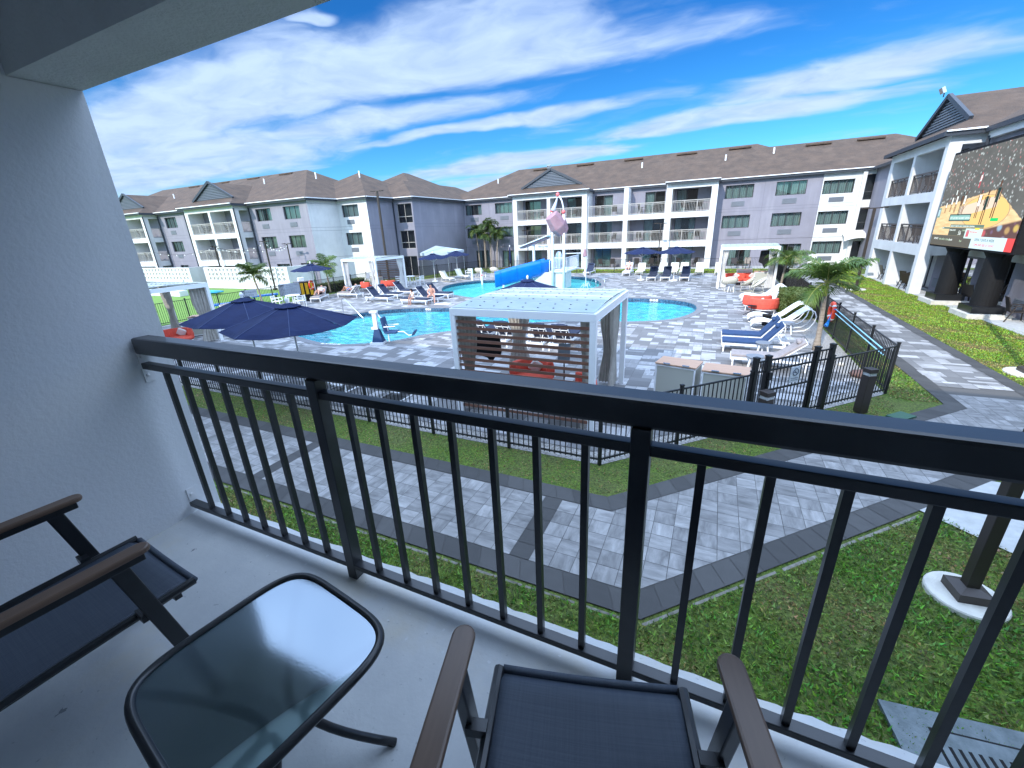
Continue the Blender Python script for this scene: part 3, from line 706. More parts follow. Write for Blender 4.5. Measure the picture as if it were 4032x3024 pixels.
def hip(mb, x0, x1, y0, y1, z0=EAVE, k=.5):
    w, l = x1-x0, y1-y0
    if w >= l: h = l/2; a, b = (x0+h, (y0+y1)/2), (x1-h, (y0+y1)/2)
    else: h = w/2; a, b = ((x0+x1)/2, y0+h), ((x0+x1)/2, y1-h)
    z = z0+h*k; A, B = (*a, z), (*b, z); c = [(x0, y0, z0), (x1, y0, z0), (x1, y1, z0), (x0, y1, z0)]
    if w >= l:
        mb.quad(c[0], c[1], B, A); mb.quad(c[1], c[2], B); mb.quad(c[2], c[3], A, B); mb.quad(c[3], c[0], A)
    else:
        mb.quad(c[0], c[1], A); mb.quad(c[1], c[2], B, A); mb.quad(c[2], c[3], B); mb.quad(c[3], c[0], A, B)
    mb.quad(c[3], c[2], c[1], c[0])
def eaves(root, segs, gut=True):
    f_, g_ = MB(), MB()
    for (x0, y0, x1, y1, nx, ny, lit) in segs:
        f_.bb(min(x0, x1)-.02*abs(ny), max(x0, x1)+.02*abs(ny), min(y0, y1)-.02*abs(nx), max(y0, y1)+.02*abs(nx), 7.58, 7.77) if False else f_.bar((x0, y0, 7.68), (x1, y1, 7.68), .08, .2)
        if lit: g_.bar((x0+nx*.09, y0+ny*.09, 7.79), (x1+nx*.09, y1+ny*.09, 7.79), .10, .07)
    f_.build('fascia', 'fascia_dark', root, world=True)
    if g_.f: g_.build('gutter', 'gutter_white', root, world=True)
def gablet(root, roofmb, F, u0, u1, back, z0=EAVE, k=.5, skirt=1.25):
    """bay roof: hipped skirt, louvred gable above it, side slopes running back into the main roof"""
    hw = (u1-u0)/2; uc = (u0+u1)/2; zr = z0+hw*k; zs = z0+skirt*k
    P = F.P
    roofmb.quad(P(u0, 0, z0), P(u1, 0, z0), P(u1-skirt, -skirt, zs), P(u0+skirt, -skirt, zs))
    for s_, a in ((1, u0), (-1, u1)):
        roofmb.quad(P(a, 0, z0), P(a+s_*skirt, -skirt, zs), P(uc, -skirt, zr), P(uc, -back, zr), P(a, -back, z0))
    g_ = MB(); e = .35
    l_ = MB(); n = 9
    for q in range(n):
        za = zs+.08+(zr-zs-.28)*q/n; f = 1-(za-zs)/(zr-zs); w = (hw-skirt)*f-.22
        if w > .08: l_.bar(P(uc-w, -skirt+.03, za+.03), P(uc+w, -skirt+.03, za+.03), .05, .075)
    l_.quad(P(uc-hw+skirt+.1, -skirt-.02, zs), P(uc+hw-skirt-.1, -skirt-.02, zs), P(uc, -skirt-.02, zr-.05))
    for s_ in (1, -1): g_.bar(P(uc+s_*(hw-skirt+.15), -skirt+.12, zs-.03), P(uc, -skirt+.12, zr+.03), .22, .17, up=(F.N[0], F.N[1], 0))
    gb = g_.build('gable_trim', 'fascia_dark', root, world=True); l_.build('louver', 'louver', gb, world=True)
chairs = []
def bay(root, F, cols, front, floors=3, top=7.64, sides=(0, 0), door=None, rail='rail_tan', beam_top=True, doorside=0, chair_label=None, ground=True):
    """white frame of columns and beams with recessed balconies; F is the back wall plane, front = distance outwards"""
    fr_ = MB(); wl = MB(); t_ = .22
    u0, u1 = cols[0][0], cols[-1][1]
    for i, (a, b) in enumerate(cols):
        edge = (i == 0, i == len(cols)-1)
        if (edge[0] and sides[0]) or (edge[1] and sides[1]): F.bx(fr_, a, b, front-.5, front, 0, top)
        else:
            F.bx(fr_, a, b, front-.3, front, 0, top); F.bx(fr_, a+.002, b-.002, -.05, front-.3, 0, top-.02)
    for z0, z1 in ((2.0, 2.55), (4.65, 5.15), (7.2, top)):
        if z1 == top and not beam_top: continue
        for i in range(len(cols)-1): F.bx(fr_, cols[i][1], cols[i+1][0], front-t_, front, z0, z1)
        for k, (a, b) in ((0, cols[0]), (1, cols[-1])):
            if sides[k]: F.bx(fr_, a+.02, b-.02, .0, front-.5, z0, z1)
    for z in (2.55, 5.15): F.bx(fr_, u0+.03, u1-.03, 0, front-t_-.002, z-.16, z-.002)
    F.bx(fr_, u0+.03, u1-.03, 0, front-.25, 7.45, 7.55) if beam_top else None
    fr_.build('balcony_frame', 'stucco_white', root, world=True)
    for i in range(len(cols)-1):
        a, b = cols[i][1], cols[i+1][0]
        ds = doorside if isinstance(doorside, int) else doorside[i]
        dw = min(1.9, (b-a)*.58); da = a+.25 if ds == 0 else b-.25-dw
        holes = [(da, da+dw, z+.02, z+2.05) for z in ((0, 2.55, 5.15) if ground else (2.55, 5.15))]
        F.wall(wl, a-.05, b+.05, 0, top, holes, d=.004)
        for h in holes: window(root, F, *h, cov=wr.choice(((0, .45), (.5, 1), (0, .3, .7, 1), (0, 1))), mull=1, base=.004, name='sliding_door')
        for fl, z in enumerate((0, 2.55, 5.15)):
            ga = b-1.1 if ds == 0 else a+.25
            grille(root, F, ga, ga+.85, z+.25, z+.7, base=.004)
            if fl: railing(root, F, a, b, z, front-.12, rail)
            for q in range(2): chairs.append((F.P(a+(b-a)*(.35+.35*q)+wr.uniform(-.1, .1), front*.5, z+.005), math.atan2(F.N[0], -F.N[1])+wr.uniform(-.5, .5)+(.5 if q else -.5)+R(180), fl, chair_label, i, q))
    for k in (0, 1):
        if sides[k]:
            s_u = cols[0][0]+.1 if k == 0 else cols[-1][1]-.1
            for z in (2.55, 5.15):
                S = Fac(F.P(s_u, 0, 0)[:2], F.N, F.U); railing(root, S, .02, front-.5, z, 0, rail)
    wl.build('balcony_back_wall', ['stucco_gray', 'interior'], root, world=True)
def downspout(root, x, y):
    mb = MB(); mb.bb(x-.045, x+.045, y-.045, y+.045, .1, 7.4); mb.build('downspout', 'fascia_dark', root, world=True)

# ---- long building across the court
LB = thing('hotel_building', 'long lavender gray three-storey hotel building with white balcony frames facing us across the pools', 'building', (-8, 47.4, 0))
F = Fac((0, 47.4), (1, 0), (0, -1))
def wins(F, root, wall, rows, us, ac=True, mull=2, u_off=.6):
    hs = []
    for z0, z1 in rows:
        for u0, u1 in us: hs.append((u0, u1, z0, z1))
    return hs
ROWS = [(3.5, 4.63), (6.1, 7.23)]
wall = MB()
us_g = [(-28.1, -25.9), (-24.1, -21.9), (.12, 2.45), (4.2, 6.5)]
holes = [(a, b, z0, z1) for a, b in us_g for z0, z1 in ROWS]+[(-27.0, -25.2, .02, 2.0), (-23.4, -21.9, .02, 1.95), (1.0, 2.9, .02, 1.75), (4.9, 6.9, .02, 1.95)]
F.wall(wall, -28.4, -20.9, -.1, 7.7, [h for h in holes if h[1] < -20]); wall.build('wall', ['stucco_gray', 'interior'], LB, world=True); wall = MB(); F.wall(wall, -.5, 7.62, -.1, 7.7, [h for h in holes if h[0] > 0])
wall.build('wall', ['stucco_gray', 'interior'], LB, world=True)
for h in holes: window(LB, F, *h, mull=3 if h[2] > 3 else 1, name='window' if h[2] > 3 else 'sliding_door', cov=None if h[2] > 3 else (.0, .35, .75, 1))
for a, b in us_g:
    for z in (2.8, 5.4): grille(LB, F, a+.62, a+1.72, z, z+.43)
wh = MB(); hw = [(7.7, 9.88, z0, z1) for z0, z1 in ((1.05, 2.1), (3.5, 4.58), (5.97, 7.05))]+[(10.62, 13.0, z0, z1) for z0, z1 in ((.02, 2.05), (2.95, 4.75), (5.35, 7.3))]
F.wall(wh, 7.62, 14, -.1, 7.7, hw); F.bx(wh, 10.3, 10.58, 0, .25, 0, 7.66)
wh.build('wall', ['stucco_white', 'interior'], LB, world=True)
for h in hw: window(LB, F, *h, mull=3 if h[0] < 9 else 1, cov=(0, 1) if h[0] < 9 else [], shelf=None if h[0] < 9 or h[2] < 1 else h[2]+.62)
for z in (.45, 2.82, 5.32): grille(LB, F, 8.28, 9.34, z, z+.38)
gv = MB()
for z in (2.45, 2.8-.35, 4.95, 5.2, 7.45):
    F.line(gv, -28.4, -20.95, z); F.line(gv, -.45, 7.6, z); F.line(gv, 7.64, 10.3, z)
for u in (-24.9, 3.3, 7.62): F.bx(gv, u-.01, u+.01, -.01, .005, 2.2, 7.4)
gv.build('wall_joint', 'groove', LB, world=True)
bay(LB, F, [(-20.98, -20.5), (-16.98, -16.62), (-13.12, -12.6)], 1.8, doorside=(0, 1), chair_label='left bay, long building')
bay(LB, F, [(-12.6+.02, -12.5), (-8.92, -8.48), (-4.95, -4.9)], 1.55, doorside=(0, 1), beam_top=False, chair_label='middle bays, long building', top=7.62)
bay(LB, F, [(-4.88, -4.38), (-1.02, -.5)], 1.8, doorside=0, chair_label='right bay, long building')
cp = MB()
def canopy_fn(u, v):
    a = math.pi*v/2; return (9.75+2.2*u, 47.38-1.1*math.sin(a), 2.35+.55*math.cos(a)-.25*(2*u-1)**2)
cp.grid(canopy_fn, 8, 6); cp.build('entrance_canopy', 'white_cloth', LB, world=True, smooth=True)
rf = MB(); hip(rf, -30.9, 9.6, 47.05, 61.2); hip(rf, -6, 19.3, 47.052, 59.1)
rf.mesh([(-4.98, 45.25, 7.8), (-.4, 45.25, 7.8), (-2.69, 47.6, 8.95), (-4.98, 47.9, 7.8), (-.4, 47.9, 7.8), (-2.69, 49.9, 8.95)], [(0, 1, 2), (1, 4, 5, 2), (3, 0, 2, 5), (0, 3, 4, 1)])
gablet(LB, rf, Fac((0, 45.25), (1, 0), (0, -1)), -21.3, -12.3, 6)
RF = rf.build('roof', 'shingle', LB, world=True)
eaves(LB, [(-28.1, 47.05, -21.3, 47.05, 0, -1, 1), (-21.34, 45.25, -12.26, 45.25, 0, -1, 1), (-12.3, 45.25, -12.3, 47.05, 1, 0, 0), (-21.3, 45.25, -21.3, 47.05, 1, 0, 0), (-12.3, 45.6, -4.98, 45.6, 0, -1, 1) if False else (-12.3, 47.05, -4.98, 47.05, 0, -1, 1),
           (-5.02, 45.25, -.36, 45.25, 0, -1, 1), (-.4, 45.25, -.4, 47.05, 1, 0, 0), (-.4, 47.05, 11.0, 47.05, 0, -1, 1)])
vt = MB()
for x_, yy_ in ((-25.2, 50.8), (-17.2, 50.5), (-8.2, 51.2), (-.2, 51.0), (3.9, 51.5)): vt = MB(); vt.tube([(x_, yy_, 7.8+(yy_-47.05)*.5-.1), (x_, yy_, 7.8+(yy_-47.05)*.5+.5)], .075, 8); vt.build('vent_pipe', 'gutter_white', RF, world=True)
rv = MB()
for x_, y_, z_ in ((-20.5, 53.3, 11.02), (-15, 53.3, 11.02), (-9.5, 53.3, 11.02), (-4, 53.3, 11.02), (1, 53.3, 11.02), (7.5, 52.3, 10.52), (11.4, 52.3, 10.52)): rv = MB(); rv.box(x_, y_, z_, 2.0, .35, .12); rv.build('ridge_vent', 'shingle', RF, world=True)
mb = MB(); mb.bb(-28.2, 18, 48.1, 60.5, -.05, 7.7); mb.build('filler_core', 'interior', LB, world=True)  # dark box added behind the walls to stop light leaking through
# floodlight on the gable
fl = thing('floodlight', 'gray twin floodlight on the gable peak above the left bay of the long building', 'floodlight', (-16.8, 46.3, 9.95))
mb = MB(); mb.boxm(Matrix.Translation((-.15, 0, .35)) @ Matrix.Rotation(R(25), 4, 'X'), .42, .14, .3); mb.build('lamp_head', 'steel', fl)
mb = MB(); mb.tube([(0, .05, 0), (0, .05, .25), (-.1, .02, .35)], .03, 6); mb.build('bracket', 'black_metal', fl)

# ---- left building
LFT = thing('hotel_building', 'gray hotel building on the left with stepped end walls, behind the breeze block walls', 'building', (-45, 33, 0))
F = Fac((0, 30.0), (1, 0), (0, -1)); wall = MB()
holes = [(a, b, z0, z1) for a, b in ((-41.9, -39.7), (-37.9, -35.7), (-57.8, -55.6)) for z0, z1 in ROWS]+[(-40.5, -38.6, .02, 2.0), (-37.0, -35.3, .02, 2.05), (-57.4, -55.8, .02, 2.0)]
F.wall(wall, -75, -34.6, -.2, 7.7, holes); wall.build('wall', ['stucco_gray', 'interior'], LFT, world=True)
for h in holes: window(LFT, F, *h, mull=2 if h[2] > 3 else 1)
for a in (-41.9, -37.9, -57.8):
    for z in (2.8, 5.4): grille(LFT, F, a+.58, a+1.55, z, z+.42)
gv = MB()
for z in (2.45, 4.95, 5.25, 7.4): F.line(gv, -43, -34.6, z); F.line(gv, -59, -51.2, z)
bay(LFT, F, [(-51.03, -50.5), (-47.1, -46.75), (-43.45, -42.95)], 1.5, sides=(0, 1), doorside=(0, 1), chair_label='near bay, left building')
bay(LFT, F, [(-67.2, -66.7), (-63.3, -62.95), (-59.6, -59.1)], 1.5, sides=(0, 1), doorside=(0, 1), chair_label='far bay, left building')
E1 = Fac((-34.6, 30), (0, 1), (1, 0)); E2 = Fac((0, 33.6), (1, 0), (0, -1)); E3 = Fac((-30.8, 33.6), (0, 1), (1, 0)); E4 = Fac((0, 37.4), (1, 0), (0, -1)); E5 = Fac((-28.35, 37.4), (0, 1), (1, 0))
ww = MB(); E1.wall(ww, 0, 3.6, -.1, 7.7, []); h2 = [(-34.1, -31.95, z0, z1) for z0, z1 in ((3.5, 4.66), (6.12, 7.22))]
E2.wall(ww, -34.6, -30.8, -.1, 7.7, h2); ww.build('wall', ['stucco_white', 'interior'], LFT, world=True)
for h in h2: window(LFT, E2, *h, mull=2)
for z in (2.82, 5.45): grille(LFT, E2, -33.6, -32.65, z, z+.42)
wg = MB(); E3.wall(wg, 0, 3.8, -.1, 7.7, []); h4 = [(-30.35, -28.5, z0, z1) for z0, z1 in ((.02, 2.1), (2.85, 4.65), (5.38, 7.22))]
E4.wall(wg, -30.8, -28.35, -.1, 7.7, h4); E5.wall(wg, 0, 10, -.1, 7.7, []); wg.build('wall', ['stucco_gray', 'interior'], LFT, world=True)
for h in h4: window(LFT, E4, *h, mull=1, cov=[], mt='rail_tan', shelf=h[2]+.62 if h[2] > 1 else None)
for z in (2.45, 4.95, 5.25, 7.35):
    E1.line(gv, 0, 3.6, z); E2.line(gv, -34.6, -30.8, z); E3.line(gv, 0, 3.8, z); E5.line(gv, 0, 10, z)
gv.build('wall_joint', 'groove', LFT, world=True)
rf = MB(); hip(rf, -76, -34.25, 29.65, 43.7); hip(rf, -42.6, -30.45, 33.25, 45.4); hip(rf, -36.1, -28.0, 37.05, 56); hip(rf, -46, -30, 41, 58, 7.8, .5)
gablet(LFT, rf, Fac((0, 28.15), (1, 0), (0, -1)), -51.4, -42.6, 6); gablet(LFT, rf, Fac((0, 28.15), (1, 0), (0, -1)), -67.6, -58.75, 6)
RF2 = rf.build('roof', 'shingle', LFT, world=True)
eaves(LFT, [(-42.6, 29.65, -34.21, 29.65, 0, -1, 1), (-34.25, 29.65, -34.25, 33.25, 1, 0, 1), (-34.25, 33.25, -30.41, 33.25, 0, -1, 1), (-30.45, 33.25, -30.45, 37.05, 1, 0, 1), (-30.45, 37.05, -27.96, 37.05, 0, -1, 1), (-28.0, 37.05, -28.0, 47.0, 1, 0, 1),
            (-51.44, 28.15, -42.56, 28.15, 0, -1, 1), (-42.6, 28.15, -42.6, 29.65, 1, 0, 0), (-58.75, 29.65, -51.4, 29.65, 0, -1, 1), (-67.6, 28.15, -58.7, 28.15, 0, -1, 1), (-58.75, 28.15, -58.75, 29.65, 1, 0, 0)])
for x_, y_ in ((-42.85, 28.45), (-42.75, 29.9), (-51.15, 28.5), (-58.9, 29.9), (-58.95, 28.45), (-30.72, 37.3)): downspout(LFT, x_, y_)
vt = MB()
for x_, yy_, e_ in ((-37.2, 34.0, 0), (-45.2, 34.2, 0), (-53.5, 34.4, 0), (-60.5, 33.2, 0), (-33.0, 35.6, -1.8)): vt = MB(); vt.tube([(x_, yy_, 7.8+(yy_-29.65+e_)*.5-.1), (x_, yy_, 7.8+(yy_-29.65+e_)*.5+.5)], .07, 8); vt.build('vent_pipe', 'gutter_white', RF2, world=True)
rv = MB()
for x_ in (-44, -49.5, -55, -61): rv = MB(); rv.box(x_, 36.2, 11.1, 2.0, .35, .12); rv.build('ridge_vent', 'shingle', RF2, world=True)

mb = MB(); mb.bb(-75, -35.3, 30.7, 43, -.05, 7.7); mb.bb(-45, -31.5, 38.2, 45, -.05, 7.7); mb.bb(-45, -35.2, 34.3, 45, -.05, 7.7); mb.build('filler_core', 'interior', LFT, world=True)  # added dark filling, keeps sky light from leaking through gaps
# ---- right building
RB = thing('hotel_building', 'white and gray hotel building on the right with deep balconies behind the big screen', 'building', (11.2, 25, 0))
F = Fac((11.2, 0), (0, 1), (-1, 0))
wall = MB(); holes = []
for y_ in (2, 6, 10, 14, 18, 20.3, 24.8): 
    holes += [(y_, y_+1.7, 2.9, 4.6), (y_, y_+1.7, 5.5, 7.2)]
holes = [h for h in holes if h[0] not in (18,)]+[(20.2, 22.6, .05, 2.1), (24.9, 26.2, .05, 2.1), (27.9, 29.5, .05, 2.0), (15, 17, .05, 2.1), (27.6, 29.6, 5.2, 7.1)]
F.wall(wall, -2, 30.2, -.1, 7.7, holes); wall.build('wall', ['stucco_gray', 'interior'], RB, world=True); wall = MB(); F.wall(wall, 38.7, 47.4, -.1, 7.7, [(40.5, 42.6, z0, z1) for z0, z1 in ROWS])
wall.build('wall', ['stucco_gray', 'interior'], RB, world=True)
for h in holes: window(RB, F, *h, mull=1, cov=(0, .4, .6, 1) if h[2] > 1 else (.45, 1), name='sliding_door' if h[2] < 1 else 'window')
for y_ in (26.5, 23.2): grille(RB, F, y_, y_+.9, .3, .75)
bd = MB()
for z0, z1 in ((2.12, 2.6), (4.65, 5.15)): F.bx(bd, 8, 30.2, 0, .28, z0, z1)
F.bx(bd, 8, 29.9, 0, .22, 7.3, 7.64)
bd.build('belt_course', 'stucco_white', RB, world=True)
bay(RB, F, [(30.27, 30.65), (34.27, 34.63), (37.95, 38.55)], 1.43, sides=(1, 0), rail='rail_bronze', doorside=(1, 1), chair_label='right building')
rf = MB(); hip(rf, 10.85, 25, -4, 47.3)
gablet(RB, rf, Fac((9.42, 0), (0, 1), (-1, 0)), 29.95, 38.85, 6)
rf.build('roof', 'shingle', RB, world=True)
eaves(RB, [(10.85, 0, 10.85, 29.95, -1, 0, 0), (9.42, 29.91, 9.42, 38.89, -1, 0, 0), (9.42, 29.95, 10.85, 29.95, 0, -1, 1), (9.42, 38.85, 10.85, 38.85, 0, 1, 0), (10.85, 38.85, 10.85, 47, -1, 0, 0)])
downspout(RB, 10.95, 29.75)
fl2 = dup(fl, (10.3, 34.6, 10.05), R(-90), 'gray twin floodlight on the gable peak of the right building beside the screen')
fl['group'] = fl2['group'] = 'gable floodlights'
mb = MB(); mb.bb(11.9, 24, -3, 46, -.05, 7.7); mb.build('filler_core', 'interior', RB, world=True)  # unseen dark filling added against light leaks
# ---- far-balcony chairs
mb = MB()
mb.strip_solid([(-.25, .42), (.2, .40)], -.24, .24, .03); mb.strip_solid([(.2, .42), (.36, .95)], -.24, .24, .03)
for sx_ in (-.27, .27):
    mb.bar((sx_, -.27, 0), (sx_, -.2, .62), .035); mb.bar((sx_, .32, 0), (sx_, .12, .6), .035); mb.bar((sx_, -.3, .63), (sx_, .28, .64), .05, .03)
cb = mb.build('patio_chair', 'bronze'); tag(cb, 'dark patio chair', 'chair', 'patio chairs on the hotel balconies')
FL = ('ground floor patio', 'second floor balcony', 'top floor balcony'); first = True; LR_ = ('left', 'right')
for loc, rz, fl_, lab, i, q in chairs:
    if fl_ == 0 and 'left building' in lab: continue
    if lab == 'right building': i, q = 1-i, 1-q
    if first: c = cb; first = False
    else: c = cb.copy(); COL.objects.link(c)
    c.location = loc; c.rotation_euler = (0, 0, rz)
    c['label'] = 'dark %s patio chair, %s, %s%s' % (LR_[q], FL[fl_], '' if lab.startswith('right bay') else LR_[i]+' room, ', lab)

# ---- our own wing: shade and the balcony we stand on
OW = thing('hotel_wing', 'pale stucco hotel wing holding the balcony in the foreground', 'building', (0, 0, 0))
XL, XR = -2.645, 1.75
mb = MB()
mb.bb(-2.86, XL, -1.3, 1.204, 2.35, 4.864); mb.build('side_wall', 'stucco_near', OW, world=True)
mb = MB(); mb.bb(XR, XR+.2, -1.3, 1.204, 2.35, 4.864); mb.build('side_wall', 'stucco_near', OW, world=True)
mb = MB(); mb.bb(-2.86, XR+.2, -1.3, .967, 5.08, 5.3); mb.build('ceiling', 'ceiling_paint', OW, world=True)
mb = MB(); mb.bb(-7, 7, .967, 1.204, 4.866, 5.6); mb.build('ceiling_beam', 'ceiling_paint', OW, world=True)
mb = MB(); mb.bb(-2.86, XL, -1.3, .966, 4.865, 5.08); mb.bb(XR, XR+.2, -1.3, .966, 4.865, 5.08); mb.bb(-2.86, XR+.2, -1.45, -1.302, 2.35, 5.25); mb.build('back_wall', 'stucco_near', OW, world=True)
mb = MB(); mb.bb(-34, 11, -12, 1.1, 5.62, 7.62); mb.bb(-34, -2.9, -12, .9, -.02, 5.6); mb.bb(XR+.25, 11, -12, .9, -.02, 5.6); mb.bb(-2.9, XR+.25, -12, -1.5, -.02, 5.6); mb.bb(-2.9, XR+.25, -1.5, -.6, -.02, 2.3)
mb.build('wall', 'stucco_near', OW, world=True)
rf = MB(); hip(rf, -34.5, 11.3, -12.5, 1.7); rf.build('roof', 'shingle', OW, world=True)
M = bpy.data.materials.new('balcony_floor'); M.use_nodes = True; t = NT(M.node_tree); b = t.n['Principled BSDF']
tcn = t.n.new('ShaderNodeTexCoord'); V = tcn.outputs['Object']
c = t.mix(t.ramp(t.noise(V, 3.0, 6, .65), [(.35, 0.0), (.7, 1.0)]), (.62, .62, .60), (.50, .51, .51)); c = t.mix(t.ramp(t.noise(V, 1.6, 5, .7), [(.52, 0.0), (.72, .6)]), c, (.60, .54, .42))
c = t.mix(t.ramp(t.noise(V, 38, 3, .7), [(.66, 0.0), (.74, .55)]), c, (.16, .17, .18))
t.l.new(c, b.inputs['Base Color']); b.inputs['Roughness'].default_value = .42
bn = t.n.new('ShaderNodeBump'); bn.inputs['Strength'].default_value = .5; bn.inputs['Distance'].default_value = .006
t.l.new(t.math('ADD', t.noise(V, 3.5, 3, .5), t.math('MULTIPLY', t.noise(V, 70, 4, .6), .25)), bn.inputs['Height']); t.l.new(bn.outputs[0], b.inputs['Normal']); MATS['balcony_floor'] = M; add_specks(M, 7, .07, (.17, .18, .19), .85); add_specks(M, 17, .09, (.70, .70, .70), .6)
mb = MB()
def slab(u, v):
    y_ = -1.3+v*2.4; up = 0.0
    if y_ > 1.0: up = 0
    return (-2.86+u*(XR+.2+2.86), y_, 2.70+.012*math.exp(-((y_-1.1)/.12)**2))
mb.grid(slab, 4, 40); n0 = 160
pr = [(1.1, 2.712), (1.15, 2.708), (1.185, 2.695), (1.196, 2.66), (1.196, 2.40), (.5, 2.40)]
rr = random.Random(2); xs_ = [-2.86+i*.05 for i in range(int((XR+.2+2.86)/.05)+1)]
je = [rr.uniform(-.006, .006) for _ in xs_]
for i in range(len(xs_)-1):
    for k in range(len(pr)-1):
        j0 = je[i] if k in (2, 3) else 0
        a0 = je[i] if 1 < k < 4 else 0; b0 = je[i+1] if 1 < k < 4 else 0; a1 = je[i] if 1 < k+1 < 4 else 0; b1 = je[i+1] if 1 < k+1 < 4 else 0
        mb.quad((xs_[i], pr[k][0]+a0, pr[k][1]), (xs_[i+1], pr[k][0]+b0, pr[k][1]), (xs_[i+1], pr[k+1][0]+b1, pr[k+1][1]), (xs_[i], pr[k+1][0]+a1, pr[k+1][1]))
mb.build('balcony_slab', 'balcony_floor', OW, world=True)

# ---- balcony railing in front of us
BR = thing('balcony_railing', 'black metal balcony railing with a wide handrail running across the foreground', 'railing', (-.5, 1.07, 2.7))
mb = MB(); mb.bb(XL+.01, XR-.01, 1.045, 1.135, 3.688, 3.772); mb.build('handrail', 'balcony_metal', BR, world=True, bevel=.012)
mb = MB(); mb.bb(XL+.025, XR-.02, 1.048, 1.088, 3.609, 3.641); mb.build('upper_rail', 'balcony_metal', BR, world=True, bevel=.004)
mb = MB(); mb.bb(XL+.02, XR-.02, 1.04, 1.082, 2.768, 2.794); mb.build('bottom_rail', 'balcony_metal', BR, world=True, bevel=.003)
for x_ in (-1.372, -.130, 1.112):
    mb = MB(); mb.box(x_, 1.066, 3.197, .052, .054, .985); mb.build('post', 'balcony_metal', BR, world=True, bevel=.003)
x_ = -2.5+.06
for k in range(7):
    mb = MB(); mb.box(-2.44+.1505*k, 1.064, 3.2, .0215, .0215, .82); mb.build('baluster', 'balcony_metal', BR, world=True)
for k in range(7):
    for b_ in (-1.372, -.130):
        mb = MB(); mb.box(b_+.1553*(k+1), 1.064, 3.2, .0215, .0215, .82); mb.build('baluster', 'balcony_metal', BR, world=True)
for k in range(3): mb = MB(); mb.box(1.112+.155*(k+1), 1.064, 3.2, .0215, .0215, .82); mb.build('baluster', 'balcony_metal', BR, world=True)
for z_ in (2.83, 3.57, 3.668):
    mb = MB(); mb.box(XL+.004, 1.075, z_, .006, .045, .075); mb.lathe([(0, .006), (.008, .004), (.009, 0)], (XL+.008, 1.07, z_), 8, M=Matrix.Rotation(R(90), 4, 'Y')); mb.build('wall_bracket', 'gutter_white', BR, world=True)
# ---------------------------------------------------------------- balcony furniture
def sling_mat():
    M = bpy.data.materials.new('sling'); M.use_nodes = True; t = NT(M.node_tree); b = t.n['Principled BSDF']
    tcn = t.n.new('ShaderNodeTexCoord'); V = tcn.outputs['Object']; x, y, z = t.sep(V)
    w1 = t.math('ABSOLUTE', t.math('SINE', t.math('MULTIPLY', x, 1500.0))); w2 = t.math('ABSOLUTE', t.math('SINE', t.math('MULTIPLY', y, 1500.0)))
    n_ = t.noise(t.mapping(V, (6, 400, 1)), 1.0, 2, .5); n2 = t.noise(t.mapping(V, (300, 5, 1)), 1.0, 2, .5)
    f = t.math('MULTIPLY', t.math('ADD', w1, w2), .5)
    c = t.mix(f, (.022, .030, .045), (.065, .085, .12)); c = t.mix(t.ramp(t.math('ADD', t.math('MULTIPLY', n_, .6), t.math('MULTIPLY', n2, .4)), [(.35, 0.0), (.7, .55)]), c, (.10, .12, .15))
    t.l.new(c, b.inputs['Base Color']); b.inputs['Roughness'].default_value = .55
    bn = t.n.new('ShaderNodeBump'); bn.inputs['Strength'].default_value = .4; bn.inputs['Distance'].default_value = .001; t.l.new(f, bn.inputs['Height']); t.l.new(bn.outputs[0], b.inputs['Normal'])
    MATS['sling'] = M
sling_mat()
def balcony_chair():
    r = thing('sling_chair', '', 'chair')
    W2 = .285
    def seat(u, v):
        x = -.225+.45*u; y = .395-.615*v; z = .40-.03*v-.018*math.sin(math.pi*u)*math.sin(math.pi*min(1, v*1.2+.1))
        if v < .06: z -= .02*(1-v/.06)**2
        return (x, y, z)
    mb = MB(); mb.grid(seat, 14, 20); s_ = mb.build('seat', 'sling', r, smooth=True); md = s_.modifiers.new('t', 'SOLIDIFY'); md.thickness = .006
    hem = MB()
    hem.tube([(-.225+.45*i/10, .398, .385-.018*math.sin(math.pi*i/10)*.4) for i in range(11)], .011, 8); hem.build('hem', 'sling', s_, smooth=True)
    def back(u, v): return (-.225+.45*u, -.225-.20*v-.03*math.sin(math.pi*v), .375+.50*v-.0)
    mb = MB(); mb.grid(back, 8, 10); b_ = mb.build('backrest', 'sling', r, smooth=True); md = b_.modifiers.new('t', 'SOLIDIFY'); md.thickness = .006
    fr_ = MB()
    for s in (-1, 1):
        fr_.tube([(s*.235, .395, .392), (s*.235, .05, .385), (s*.235, -.21, .372), (s*.235, -.42, .88)], .014, 8)
        fr_.bar((s*.235, .24, .40), (s*W2, .24, .40), .028, .028); fr_.bar((s*.235, -.2, .38), (s*W2, -.2, .38), .028, .028)
    fr_.bar((-.23, .34, .365), (.23, .34, .365), .022, .022); fr_.bar((-.235, -.42, .87), (.235, -.42, .87), .026, .026)
    fr_.build('seat_frame', 'balcony_metal', r, smooth=False)
    for s in (-1, 1):
        mb = MB(); mb.bar((s*W2, .225, .605), (s*W2, .335, .0), .028, .045, up=(0, 1, 0)); mb.build('front_leg', 'balcony_metal', r, bevel=.004)
        mb = MB(); mb.bar((s*W2, -.20, .60), (s*W2, -.36, .0), .028, .045, up=(0, 1, 0)); mb.build('rear_leg', 'balcony_metal', r, bevel=.004)
        mb = MB(); n = 6
        out = [(-.027+s*W2, -.30)]+[(s*W2+.027*math.cos(R(180-a)), .285+.027*math.sin(R(a))) for a in range(0, 181, 20)]+[(s*W2+.027, -.30)]
        mb.prism(out, .626, .645); mb.build('armrest', 'arm_wood', r, bevel=.006)
        mb = MB(); mb.bar((s*W2, -.30, .612), (s*W2, .29, .612), .03, .024); mb.build('arm_support', 'balcony_metal', r, bevel=.004)
    return r
